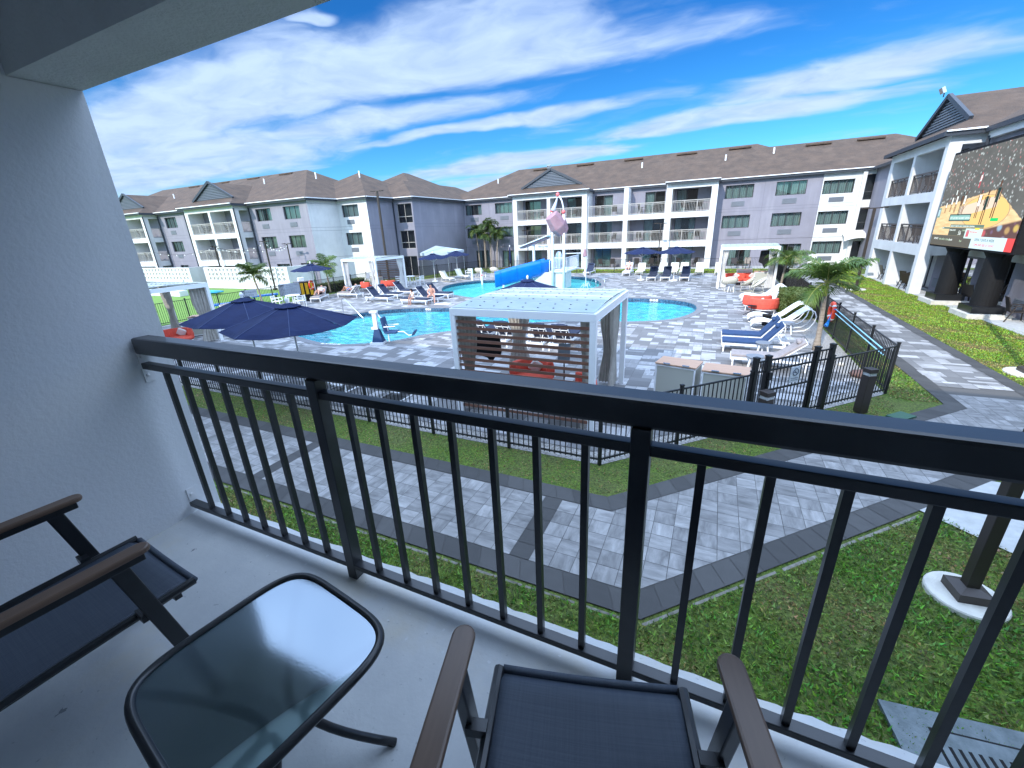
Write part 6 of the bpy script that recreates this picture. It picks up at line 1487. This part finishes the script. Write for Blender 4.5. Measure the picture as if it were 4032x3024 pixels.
b_ = thing('spray_post', 'white spray post on the far rim of the splash pool right of the tower', 'spray post', (-10.6, 38.2, 0)); mb = MB(); mb.tube([(0, 0, 0), (0, 0, 1.15)], .1, 8); mb.build('post', 'tower_white', b_); mb = MB(); mb.lathe([(.11, 0), (.08, .06), (0, .09)], (0, 0, 1.15), 8); mb.build('cap', 'tower_white', b_)
def handrail(pts, label, loc): r = thing('pool_handrail', label, 'handrail', loc); r['group'] = 'pool handrails'; mb = MB(); mb.tube(pts, .024, 8); mb.build('rail', 'steel', r, smooth=True); mb = MB(); mb.lathe([(.06, 0), (.05, .02), (0, .025)], pts[0], 8); mb.build('flange', 'steel', r)
handrail([(0, 0, 0), (-.02, .05, .8), (.05, .02, .87), (.35, -.05, .86), (1.9, -.45, -.05), (2.0, -.45, -.35)], 'steel handrail slanting down the steps at the left end of the near pool', (-19.6, 18.1, 0))
handrail([(0, 0, 0), (-.05, .1, .55), (-.3, .3, .6), (-.5, .35, .3), (-.55, .35, -.3)], 'steel ladder rail at the right end of the splash pool, left one', (-7.75, 30.9, 0)); handrail([(0, 0, 0), (-.05, .1, .55), (-.3, .3, .6), (-.5, .35, .3), (-.55, .35, -.3)], 'steel ladder rail at the right end of the splash pool, right one', (-7.1, 30.9, 0))
# pool lift
PL = thing('pool_lift', 'white pool lift with a blue seat and footrest at the edge of the near pool', 'pool lift', (-12.35, 12.95, 0), R(20))
mb = MB(); mb.box(0, .02, .05, .55, .5, .1); mb.build('base', 'white_metal', PL); mb = MB(); mb.mesh([(-.2, -.15, .1), (.25, -.15, .1), (.25, .2, .1), (-.2, .2, .1), (-.08, -.05, .62), (.12, -.05, .62), (.12, .1, .62), (-.08, .1, .62)], [(0, 1, 5, 4), (1, 2, 6, 5), (2, 3, 7, 6), (3, 0, 4, 7), (4, 5, 6, 7)]); mb.build('shroud', 'navy_blue_cushion', PL)
mb = MB(); mb.box(0, .02, .95, .16, .14, .75); mb.box(-.02, .02, 1.33, .3, .2, .07); mb.box(-.14, .02, .66, .12, .1, .1); mb.build('mast', 'white_metal', PL); mb = MB(); mb.bar((.1, .05, 1.28), (.42, .15, .65), .05); mb.bar((.42, .15, .65), (.42, .15, .05), .04); mb.build('arm', 'white_metal', PL)
mb = MB(); mb.boxm(Matrix.Translation((.33, .12, .78)) @ Matrix.Rotation(R(-8), 4, 'Y'), .09, .42, .62); mb.build('seat_back', 'navy_blue_cushion', PL, bevel=.02); mb = MB(); mb.box(.60, .12, .47, .50, .44, .08); mb.build('seat', 'navy_blue_cushion', PL, bevel=.02)
for s in (-.1, .34): mb = MB(); mb.tube([(.36, s, .72), (.85, s, .74)], .022, 6); mb.build('armrest', 'white_metal', PL)
mb = MB(); mb.tube([(.85, .12, .47), (1.1, .12, .47), (1.3, .12, .30), (1.5, .12, .34)], .022, 6); mb.build('leg_bar', 'white_metal', PL); mb = MB(); mb.boxm(Matrix.Translation((1.55, .12, .42)) @ Matrix.Rotation(R(35), 4, 'Y'), .06, .32, .22); mb.build('footrest', 'navy_blue_cushion', PL)
# small things
def tub(label, loc): r = thing('tub_table', label, 'side table', loc); r['group'] = 'black tub tables'; mb = MB(); mb.lathe([(.14, 0), (.17, .06), (.13, .22), (.18, .42), (.20, .46), (0, .46)], n=14); mb.build('body', 'plastic_black', r, smooth=True)
tub('black tub table at the foot of the parasol beside the life ring', (-26.6, 21.6, 0)); tub('black tub table between the two back loungers of the left cluster', (-22.1, 24.8, 0)); tub('black tub table below the wave lounger beside the gray stool', (2.2, 20.15, 0))
tp = thing('tripod_table', 'small black tripod table in front of the left cluster of navy loungers', 'side table', (-21.1, 21.85, 0)); mb = MB(); mb.lathe([(0, .44), (.2, .44), (.2, .46), (0, .46)], n=14); mb.build('table_top', 'plastic_black', tp); mb = MB()
for a in (20, 140, 260): mb.tube([(0, 0, .43), (0, 0, .2), (.3*math.cos(R(a)), .3*math.sin(R(a)), .01)], .014, 5)
mb.build('legs', 'plastic_black', tp)
tp2 = dup(tp, (1.75, 22.3, 0), R(40), 'small black tripod table left of the coral sofa'); tp['group'] = tp2['group'] = 'black tripod tables'
tl = thing('towel', 'white towel lying flat on the deck beside the sitting man', 'towel', (-15.4, 22.3, 0), R(10)); mb = MB(); mb.grid(lambda u, v: (-.5+u, -.3+.6*v, .02+.02*math.sin(9*u)*math.sin(5*v)), 12, 8); o = mb.build('cloth', 'towel', tl, smooth=True); md = o.modifiers.new('t', 'SOLIDIFY'); md.thickness = .02
def tvcover(loc, rz, lab, s=1.0):
    r = thing('screen_cover', lab, 'covered screen', loc, rz); r['group'] = 'black covered screens'; mb = MB()
    vs = [(-.58, -.10, .52), (.50, -.10, .40), (.55, -.10, -.42), (.28, -.10, -.52), (.10, -.08, -.82), (-.08, -.10, -.55), (-.56, -.10, -.42)]; b2 = [(x_*.93, .10, z_*.93) for x_, y_, z_ in vs]; n = len(vs)
    mb.mesh([(x_*s, y_, z_*s) for x_, y_, z_ in vs+b2], [tuple(range(n)), tuple(range(2*n-1, n-1, -1))]+[(i, (i+1) % n, n+(i+1) % n, n+i) for i in range(n)]); mb.build('cover', 'plastic_black', r, bevel=.03)
    mb = MB(); mb.bar((-.2*s, .12, .1), (-.62*s, .3, .1), .04, .07); mb.bar((-.2*s, .12, -.12), (-.62*s, .3, -.12), .04, .07); mb.build('arm', 'plastic_black', r)
tvcover((-5.0, 9.1, 1.50), R(12), 'screen in a black cover hanging on the left post inside the near cabana', .60); tvcover((2.95, 31.9, 1.95), R(150), 'screen in a black cover on the right post of the right cabana', .9)
ms_ = thing('menu_stand', 'black stand holding a gray menu board inside the near cabana', 'menu stand', (-3.15, 9.55, 0), R(8)); mb = MB(); mb.tube([(0, 0, 0), (0, 0, 1.15)], .018, 6); mb.lathe([(.16, 0), (.14, .03), (0, .04)], n=12); mb.build('stand', 'plastic_black', ms_); mb = MB(); mb.boxm(Matrix.Translation((0, 0, 1.32)) @ Matrix.Rotation(R(-20), 4, 'X'), .3, .03, .42); mb.build('board', 'ac_grille', ms_)
ms2 = dup(ms_, (-24.7, 25.9, 0), R(20), 'stand holding a white board in front of the middle cabana sofas'); ms_['group'] = ms2['group'] = 'menu stands'
aw = thing('awning', 'white flat awning on slim posts over the doorway beside the blue wall', 'awning', (-26.3, 38, 2.7)); mb = MB(); mb.mesh([(-27.4, 36.5, 2.43), (-24.05, 36.5, 2.43), (-23.9, 39.4, 2.52), (-27.4, 39.4, 3.0), (-27.4, 36.5, 2.16), (-24.05, 36.5, 2.16), (-23.9, 39.4, 2.28)], [(0, 1, 2, 3), (0, 4, 5, 1), (1, 5, 6, 2)]); mat('awning_shaded', (.36, .42, .46), .8); o = mb.build('canopy', 'awning_shaded', aw, world=True); md = o.modifiers.new('t', 'SOLIDIFY'); md.thickness = .02  # white cloth toned blue-gray: its shade is put into the colour
for x_, y_ in ((-24.1, 36.55), (-27.3, 36.55), (-23.95, 39.3)): mb = MB(); mb.tube([(x_, y_, 0), (x_, y_, 2.5)], .035, 6); mb.build('post', 'steel', aw, world=True)
dr = thing('storm_drain', 'weathered gray metal drain grate with slots in the near lawn', 'drain', (2.55, 3.31, 0), R(8))
mat('drain_metal', (.17, .20, .21), .6, metal=.2, col2=(.10, .125, .13), nscale=7, bump=.4, bscale=40)
mb = MB(); mb.box(0, 0, .0, 1.4, 1.0, .05); mb.build('frame', 'drain_metal', dr); mb = MB(); mb.box(.12, -.05, .028, 1.02, .74, .012); gp = mb.build('grate', 'drain_metal', dr)
mb = MB(); mb.box(.12, -.05, .026, 1.06, .78, .006)
for k in range(15): mb.box(-.33+.065*k, -.05, .0355, .024, .5, .003)
mb.build('slots', 'plastic_black', gp)
rk = [(3.95, 13.9, .20, 'dark red brown boulder'), (4.0, 13.45, .15, 'smaller gray brown boulder'), (3.72, 14.9, .09, 'small pale stone')]
for x_, y_, s, lab in rk:
    r = random.Random(int(x_*100)); mb = MB(); mb.lathe([(s*.9, 0), (s*1.15, s*.35), (s*.9, s*.75), (s*.45, s*.95), (0, s)], (x_, y_, -.01), 9); o = mb.build('boulder', 'rock_brown' if s > .1 else 'concrete_pale', None, smooth=True); o.scale = (1, 1, 1); tag(o, lab+' in the gravel bed beside the fence', 'rock', 'boulders in the gravel bed')
    for v in o.data.vertices: v.co += Vector((r.uniform(-.03, .03), r.uniform(-.03, .03), r.uniform(-.01, .02)))
gb_ = thing('valve_box', 'small green valve box lid in the grass beside the gate path', 'valve box', (4.05, 11.0+.1, 0), R(45)); mat('valve_green', (.04, .11, .07), .7); mb = MB(); mb.box(0, 0, .01, .5, .3, .05); mb.build('lid', 'valve_green', gb_)
for x_, y_, rz, lab in ((10.9, 28.7, -90, 'black sling patio chair left of the screen pillars on the right patio'), (11.0, 26.9, -60, 'black sling patio chair between the two screen pillars, back one'), (10.9, 25.6, -110, 'black sling patio chair between the two screen pillars, front one'), (10.8, 22.9, -100, 'black sling patio chair right of the second screen pillar'), (10.2, 31.8, -60, 'lone black patio chair under the first balcony bay of the right building'), (1.6, 44.9, 190, 'tan sling patio chair behind the right cabana, left one'), (2.6, 45.0, 170, 'tan sling patio chair behind the right cabana, right one'), (5.6, 45.2, 190, 'dark patio chair near the far lawn door, left one'), (6.5, 45.2, 170, 'dark patio chair near the far lawn door, right one')):
    c = cb.copy(); COL.objects.link(c); c.location = (x_, y_, .01); c.rotation_euler = (0, 0, R(rz)+R(180)); c['label'] = lab; c['group'] = 'patio chairs on the ground floor patios'
# ---------------------------------------------------------------- big outdoor screen
LS = thing('outdoor_screen', 'huge outdoor video screen on two black pillars showing a basketball game', 'screen', (9.95, 25.5, 0))
X0, YL, YR, ZB, ZT = 9.72, 29.15, 22.15, 2.66, 6.62
mb = MB(); mb.bb(X0+.03, X0+.75, YR-.12, YL+.06, ZB-.08, ZT+.10); mb.build('housing', 'plastic_black', LS, world=True)
M = bpy.data.materials.new('screen_picture'); M.use_nodes = True; t = NT(M.node_tree); t.n.clear()
tcn = t.n.new('ShaderNodeTexCoord'); gx, gy, gz = t.sep(tcn.outputs['Object'])
W_s, H_s = YL-YR, ZT-ZB
u = t.math('DIVIDE', t.math('SUBTRACT', W_s/2, t.math('SUBTRACT', gy, 0.0)), W_s); v = t.math('DIVIDE', gz, H_s)
UV = t.comb(u, v, 0.0)
def step(a, edge, w=.01): return t.ramp(t.math('ADD', t.math('MULTIPLY', t.math('SUBTRACT', a, edge), 1/w), .5), [(0, 0.0), (1, 1.0)])
def rect(u0, u1, v0, v1, w=.004):
    return t.math('MULTIPLY', t.math('MULTIPLY', step(u, u0, w), t.math('SUBTRACT', 1.0, step(u, u1, w))), t.math('MULTIPLY', step(v, v0, w), t.math('SUBTRACT', 1.0, step(v, v1, w))))
# crowd: dark stands with spots of clothing
vor = t.n.new('ShaderNodeTexVoronoi'); vor.inputs['Scale'].default_value = 1; t.l.new(t.mapping(UV, (60, 34, 1)), vor.inputs['Vector'])
cs = t.ramp(vor.outputs['Distance'], [(.15, .8), (.55, 0.0)]); vc = t.n.new('ShaderNodeSeparateColor'); t.l.new(vor.outputs['Color'], vc.inputs[0])
on = t.math('GREATER_THAN', vc.outputs[0], .62); clothes = t.mix(vc.outputs[1], (.30, .36, .38), (.42, .13, .12)); clothes = t.mix(t.math('GREATER_THAN', vc.outputs[2], .5), clothes, (.55, .62, .62))
crowd = t.mix(t.math('MULTIPLY', cs, on), t.mix(t.noise(UV, 9, 4, .6), (.06, .062, .06), (.13, .13, .12)), clothes)
# court: wood floor with painted areas
fl_ = t.noise(t.mapping(UV, (8, 30, 1), rot=(0, 0, R(14))), 1.2, 4, .6)
wood = t.mix(t.ramp(fl_, [(.35, 0.0), (.65, 1.0)]), (.56, .38, .19), (.72, .54, .30))
rr2 = t.math('SQRT', t.math('ADD', t.math('POWER', t.math('SUBTRACT', u, .60), 2), t.math('POWER', t.math('MULTIPLY', t.math('SUBTRACT', v, .36), 1.6), 2)))
arcm = t.math('LESS_THAN', rr2, .26); wood = t.mix(arcm, wood, (.70, .46, .16))
paint = t.math('MULTIPLY', t.math('LESS_THAN', t.math('ABSOLUTE', t.math('SUBTRACT', v, t.math('ADD', .30, t.math('MULTIPLY', u, .22)))), .055), t.math('MULTIPLY', t.math('GREATER_THAN', u, .30), t.math('LESS_THAN', u, .72)))
wood = t.mix(t.math('MULTIPLY', paint, .8), wood, (.62, .52, .46)); wood = t.mix(t.math('LESS_THAN', t.math('ABSOLUTE', t.math('SUBTRACT', rr2, .26)), .004), wood, (.35, .25, .15))
edge = t.math('ADD', .43, t.math('MULTIPLY', u, .20)); edge = t.math('SUBTRACT', edge, t.math('MAXIMUM', t.math('MULTIPLY', t.math('SUBTRACT', u, .68), 1.1), 0.0))
img = t.mix(step(t.math('ADD', t.math('SUBTRACT', v, edge), t.math('MULTIPLY', t.math('SUBTRACT', t.noise(UV, 40, 2, .5), .5), .03)), 0.0, .01), wood, crowd)
# front rows at the lower right
vor2 = t.n.new('ShaderNodeTexVoronoi'); vor2.inputs['Scale'].default_value = 1; t.l.new(t.mapping(UV, (17, 12, 1), loc=(.3, .2, 0)), vor2.inputs['Vector'])
fans = t.mix(t.ramp(vor2.outputs['Distance'], [(.25, 1.0), (.5, 0.0)]), (.10, .05, .045), t.mix(.62, vor2.outputs['Color'], (.22, .12, .14)))
img = t.mix(t.math('MULTIPLY', step(u, .66, .02), t.math('SUBTRACT', 1.0, step(v, t.math('ADD', .02, t.math('MULTIPLY', u, .26)), .02))), img, fans)
for a in ((0, 1.0, 0, .115, (.085, .08, .065)), (.24, .62, .115, .20, (.07, .075, .06)), (.62, .66, .12, .2, (.07, .075, .06)), (.24, .66, .205, .235, (.10, .17, .14)), (.13, .24, .185, .205, (.10, .17, .14)), (.19, .47, .27, .345, (.05, .09, .08)), (.20, .46, .283, .332, (.20, .40, .38)),
          (.46, .66, .095, .195, (.50, .72, .72)), (.475, .51, .11, .18, (.45, .18, .22)), (.56, .93, 0.0, .12, (.50, .66, .75)), (.93, 1.0, 0.0, .12, (.65, .06, .06)), (.565, .62, .185, .20, (.62, .66, .03)), (.70, .78, .27, .30, (.0, .5, .12)), (0, .04, .31, .42, (.16, .28, .24)), (0, .03, .33, .40, (.35, .5, .55))):
    img = t.mix(rect(*a[:4]), img, a[4])
em = t.n.new('ShaderNodeEmission'); em.inputs['Strength'].default_value = .75; t.l.new(img, em.inputs[0]); df = t.n.new('ShaderNodeBsdfDiffuse'); df.inputs[0].default_value = (.03, .03, .03, 1)
ad = t.n.new('ShaderNodeAddShader'); t.l.new(em.outputs[0], ad.inputs[0]); t.l.new(df.outputs[0], ad.inputs[1]); o = t.n.new('ShaderNodeOutputMaterial'); t.l.new(ad.outputs[0], o.inputs[0]); MATS['screen_picture'] = M
mb = MB(); mb.quad((0, -W_s/2, 0), (0, W_s/2, 0), (0, W_s/2, H_s), (0, -W_s/2, H_s)); dsp = mb.build('display', 'screen_picture', LS); dsp.location = (X0-9.95, (YL+YR)/2-25.5, ZB)
def em_mat(name, c, s=.62):
    M = bpy.data.materials.new(name); M.use_nodes = True; tt = NT(M.node_tree); tt.n.clear(); e = tt.n.new('ShaderNodeEmission'); e.inputs[0].default_value = (*c, 1); e.inputs[1].default_value = s; oo = tt.n.new('ShaderNodeOutputMaterial'); tt.l.new(e.outputs[0], oo.inputs[0]); MATS[name] = M
em_mat('led_white', (.85, .95, .95)); em_mat('led_red', (.75, .08, .12)); em_mat('led_ink', (.03, .06, .06)); em_mat('led_brown', (.14, .08, .06)); em_mat('led_green', (.45, .6, .45))
def st_(s, uu, vv, size, mt, sp=1.0): txt(s, size, mt, dsp, (-.006, W_s/2-uu*W_s, vv*H_s), (R(90), 0, R(-90)), 'caption', 'LEFT', .001, sp)
st_('HITS HIS FIRST AGAINST GEORGE', .205, .292, .125, 'led_white'); st_('SUNDAY HORIZON LEAGUE TOURNAMENT SEMIFINALS', .25, .21, .085, 'led_white'); st_('ESPN+', .135, .188, .07, 'led_white')
st_('PENN STATE', .25, .165, .10, 'led_white'); st_('56', .375, .125, .26, 'led_white'); st_('IOWA', .42, .165, .10, 'led_green'); st_('50', .478, .115, .24, 'led_red'); st_('MICHIGAN', .52, .15, .12, 'led_red')
st_('SPORTS', .05, .062, .13, 'led_white'); st_('NBA All-Star Challenge', .13, .06, .12, 'led_green'); st_('Result', .28, .06, .12, 'led_white'); st_('Final', .42, .055, .11, 'led_green'); st_('OPEN 7 DAYS A WEEK', .60, .075, .15, 'led_ink'); st_('COME AND SEE US TODAY', .60, .028, .13, 'led_red')
def player(uu, vv, h, a, b):
    for (dx, z0, z1, w, m_) in ((-.05, 0, .45, .055, b), (.06, 0, .45, .055, b), (0, .42, .82, .16, a), (0, .84, 1.0, .08, b), (.13, .5, .8, .05, b), (-.12, .55, .8, .05, b)):
        mb = MB(); y_ = W_s/2-uu*W_s-dx*h; z_ = vv*H_s; mb.quad((-.004, y_-w*h/2, z_+z0*h), (-.004, y_+w*h/2, z_+z0*h), (-.004, y_+w*h/2, z_+z1*h), (-.004, y_-w*h/2, z_+z1*h)); yield mb, m_
for uu, vv, h, a, b in ((.10, .36, .55, 'led_white', 'led_brown'), (.17, .37, .75, 'led_white', 'led_brown'), (.23, .36, .85, 'led_white', 'led_brown'), (.30, .33, 1.0, 'led_brown', 'led_ink'), (.335, .35, .9, 'led_white', 'led_brown'), (.52, .30, 1.1, 'led_white', 'led_brown'), (.60, .24, 1.3, 'led_ink', 'led_brown'), (.70, .30, 1.35, 'led_ink', 'led_brown'), (.46, .60, .6, 'led_white', 'led_red'), (.20, .5, .5, 'led_white', 'led_brown')):
    parts = {}
    for mb, m_ in player(uu, vv, h, a, b): mb.build('pictured_player', m_, dsp)
for y_ in (27.35, 23.95):
    mb = MB(); mb.tube([(10.22, y_, .42), (10.22, y_, 2.38), (10.22, y_, 2.6)], [.40, .36, .48], 24); mb.tube([(10.22, y_-.35, 2.3), (10.22, y_-.55, 2.5), (10.22, y_-.75, 2.58)], .05, 6); mb.build('pillar', 'plastic_black', LS, world=True, smooth=False)
    mb = MB(); mb.box(10.22, y_, .32, 1.05, 1.15, .28); mb.build('pillar_foot', 'black_metal', LS, world=True); mb = MB(); mb.box(10.2, y_, .09, 1.35, 1.55, .2); mb.build('plinth', 'concrete_pale', LS, world=True)
# ---------------------------------------------------------------- people
def skinbody(name, verts, edges, radii, mt, parent, root=0, sub=1):
    me = bpy.data.meshes.new(name); me.from_pydata(verts, edges, []); me.materials.append(MATS[mt]); o = bpy.data.objects.new(name, me); COL.objects.link(o); o.parent = parent
    md = o.modifiers.new('skin', 'SKIN'); md.use_smooth_shade = True
    for i, s in enumerate(me.skin_vertices[0].data): s.radius = (radii[i], radii[i]) if not isinstance(radii[i], tuple) else radii[i]; s.use_root = (i == root)
    md2 = o.modifiers.new('sub', 'SUBSURF'); md2.levels = md2.render_levels = sub; LOC[o.name] = (0, 0, 0); return o
def person(label, loc, rz, J, skin='skin_fair', hair='hair_dark', top=None, bottom='cloth_black', scale=1.0, longhair=False, group='people by the pools'):
    """J: joint dict in local metres"""
    r = thing('person', label, 'person', loc, rz, group); r.scale = (scale,)*3
    V_, E_, R_ = [], [], []
    def add(p, rad, par=None): V_.append(tuple(p)); R_.append(rad); i = len(V_)-1; (E_.append((par, i)) if par is not None else None); return i
    L = lambda a, b, t_: Vector(a).lerp(Vector(b), t_)
    pe = add(J['pelvis'], (.135, .11)); wa = add(L(J['pelvis'], J['chest'], .5), (.115, .095), pe); ch = add(J['chest'], (.135, .105), wa); nk = add(J['neck'], .052, ch)
    hd = Vector(J['head']); n2 = add(L(J['neck'], hd, .35), .050, nk); h1 = add(L(J['neck'], hd, .75), .078, n2); h2 = add(hd, .092, h1); h3 = add(hd+(hd-Vector(J['neck'])).normalized()*.07, .062, h2)
    fw = Vector(J.get('face', (0, -1, 0))).normalized(); add(hd+fw*.098+(hd-Vector(J['neck'])).normalized()*-.01, .014, h2)
    for s in ('l', 'r'):
        sh = add(J['sh_'+s], .056, ch); el = add(J['el_'+s], .040, sh); wr_ = add(J['wr_'+s], .027, el); d = (Vector(J['wr_'+s])-Vector(J['el_'+s])).normalized(); sd = d.cross(Vector((0, 0, 1))); sd = sd.normalized() if sd.length > .1 else Vector((1, 0, 0))
        pm = add(Vector(J['wr_'+s])+d*.05, (.036, .018), wr_)
        for k, (o_, ln) in enumerate(((-.03, .06), (-.01, .075), (.01, .07), (.03, .055))):
            f1 = add(Vector(J['wr_'+s])+d*.09+sd*o_, .009, pm); add(Vector(J['wr_'+s])+d*(.09+ln)+sd*o_*1.2+Vector((0, 0, -.015)), .007, f1)
        add(Vector(J['wr_'+s])+d*.07+sd*-.055, .010, pm)
        hp = add(J['hp_'+s], .088, pe); kn = add(J['kn_'+s], .058, hp); cf = add(L(J['kn_'+s], J['an_'+s], .35), .052, kn); an = add(J['an_'+s], .034, cf); add(J['ft_'+s], .030, an)
    skinbody('body', V_, E_, R_, skin, r, 0, 2)
    hh = hd+(hd-Vector(J['neck'])).normalized()*.035-fw*.022; hv = [tuple(hh-Vector((0, 0, .03))), tuple(hh+(hd-Vector(J['neck'])).normalized()*.03)]; hr = [.098, .088]; he = [(0, 1)]
    if longhair: hv.append(tuple(L(J['neck'], J['chest'], .25)-fw*.07)); hr.append(.06); he.append((0, 2))
    skinbody('hair', hv, he, hr, hair, r, 0, 2)
    for s in (-1, 1):
        mb = MB(); sd = fw.cross(Vector((0, 0, 1))); sd = sd.normalized() if sd.length > .1 else Vector((1, 0, 0)); mb.lathe([(0, -.012), (.012, 0), (0, .012)], tuple(hd+fw*.088+sd*s*.033), 6); mb.build('eye', 'hair_dark', r)
    mb = MB(); mb.lathe([(0, -.006), (.022, 0), (0, .006)], tuple(hd+fw*.09-(hd-Vector(J['neck'])).normalized()*.05), 6); mb.build('mouth', 'coral', r)
    if bottom: skinbody('shorts', [J['pelvis'], L(J['pelvis'], J['chest'], .22), L(J['hp_l'], J['kn_l'], .0), L(J['hp_l'], J['kn_l'], .45), L(J['hp_r'], J['kn_r'], .0), L(J['hp_r'], J['kn_r'], .45)], [(0, 1), (0, 2), (2, 3), (0, 4), (4, 5)], [(.148, .125), (.132, .11), .100, .092, .100, .092], bottom, r, 0, 2)
    if top: skinbody('shirt', [L(J['pelvis'], J['chest'], .1), L(J['pelvis'], J['chest'], .5), J['chest'], L(J['chest'], J['neck'], .6), J['sh_l'], L(J['sh_l'], J['el_l'], .35), J['sh_r'], L(J['sh_r'], J['el_r'], .35)], [(0, 1), (1, 2), (2, 3), (2, 4), (4, 5), (2, 6), (6, 7)], [(.140, .118), (.125, .108), (.148, .118), .07, .068, .058, .068, .058], top, r, 0, 2)
    return r
def lying(recl=35, kneebend=.25):   # head toward -x reclined, feet toward +x, on a seat at z=.42
    a = R(recl); c, s = math.cos(a), math.sin(a); P0 = Vector((-.15, 0, .50)); up = Vector((-c, 0, s)); nrm = Vector((s, 0, c))
    def t_(d, y=0, n=0): v = P0+up*d+nrm*n; return (v.x, y, v.z)
    return dict(pelvis=tuple(P0), chest=t_(.36, 0, .02), neck=t_(.52, 0, .03), head=t_(.68, 0, .06), face=tuple(nrm*.8+up*.1+Vector((.3, 0, 0))), sh_l=t_(.44, .19, .01), sh_r=t_(.44, -.19, .01), el_l=t_(.22, .29, .0), el_r=t_(.22, -.29, .0), wr_l=t_(.02, .24, .06), wr_r=t_(.02, -.24, .06),
                hp_l=(-.10, .10, .50), hp_r=(-.10, -.10, .50), kn_l=(.32, .12, .50+kneebend), kn_r=(.34, -.13, .50+kneebend*.7), an_l=(.62, .12, .45), an_r=(.72, -.12, .45), ft_l=(.72, .13, .48), ft_r=(.82, -.13, .50))
def sitting(seat=.42, lean=.0, feet=.0, wide=.0):   # facing -y, seated on an edge
    z = seat+.09
    return dict(pelvis=(0, 0, z), chest=(0, -.05-lean, z+.36), neck=(0, -.08-lean*1.3, z+.50), head=(0, -.12-lean*1.6, z+.64), face=(0, -1, -.35), sh_l=(.17, -.06-lean, z+.42), sh_r=(-.17, -.06-lean, z+.42), el_l=(.23, -.16-lean, z+.20), el_r=(-.23, -.16-lean, z+.20), wr_l=(.14, -.36, z+.12), wr_r=(-.14, -.36, z+.12),
                hp_l=(.09, -.03, z), hp_r=(-.09, -.03, z), kn_l=(.12+wide, -.42, z+.02), kn_r=(-.12-wide, -.42, z+.02), an_l=(.11+wide, -.45, feet+.07), an_r=(-.11-wide, -.45, feet+.07), ft_l=(.12+wide, -.58, feet+.03), ft_r=(-.12-wide, -.58, feet+.03))
person('girl in a white swimsuit sitting on the edge of the flat navy lounger', (-17.25, 21.82, 0), R(-15), sitting(.40, .04), 'skin_tan', 'hair_dark', 'cloth_white', 'cloth_white', .80, True)
person('bare-chested man with dark hair sitting bent forward on the navy lounger behind the girl', (-16.45, 22.72, 0), R(25), sitting(.38, .10, wide=.08), 'skin_fair', 'hair_dark', None, 'cloth_white')
person('sunbather in a striped white top with knees up on the lounger beside the life ring', (-25.95, 22.1, .02), R(-60), lying(30, .22), 'skin_fair', 'hair_dark', 'cloth_white', 'cloth_black')
person('sunbather in blue shorts lying with bent knees on the lounger beside the middle cabana', (-24.6, 23.7, .02), R(180), lying(30, .28), 'skin_tan', 'hair_gray', 'towel', 'cloth_blue')
person('bare-chested man reading on the towel-covered lounger by the far fence', (-7.05, 39.6, .02), R(-90), lying(48, .12), 'skin_fair', 'hair_gray', None, 'cloth_black')
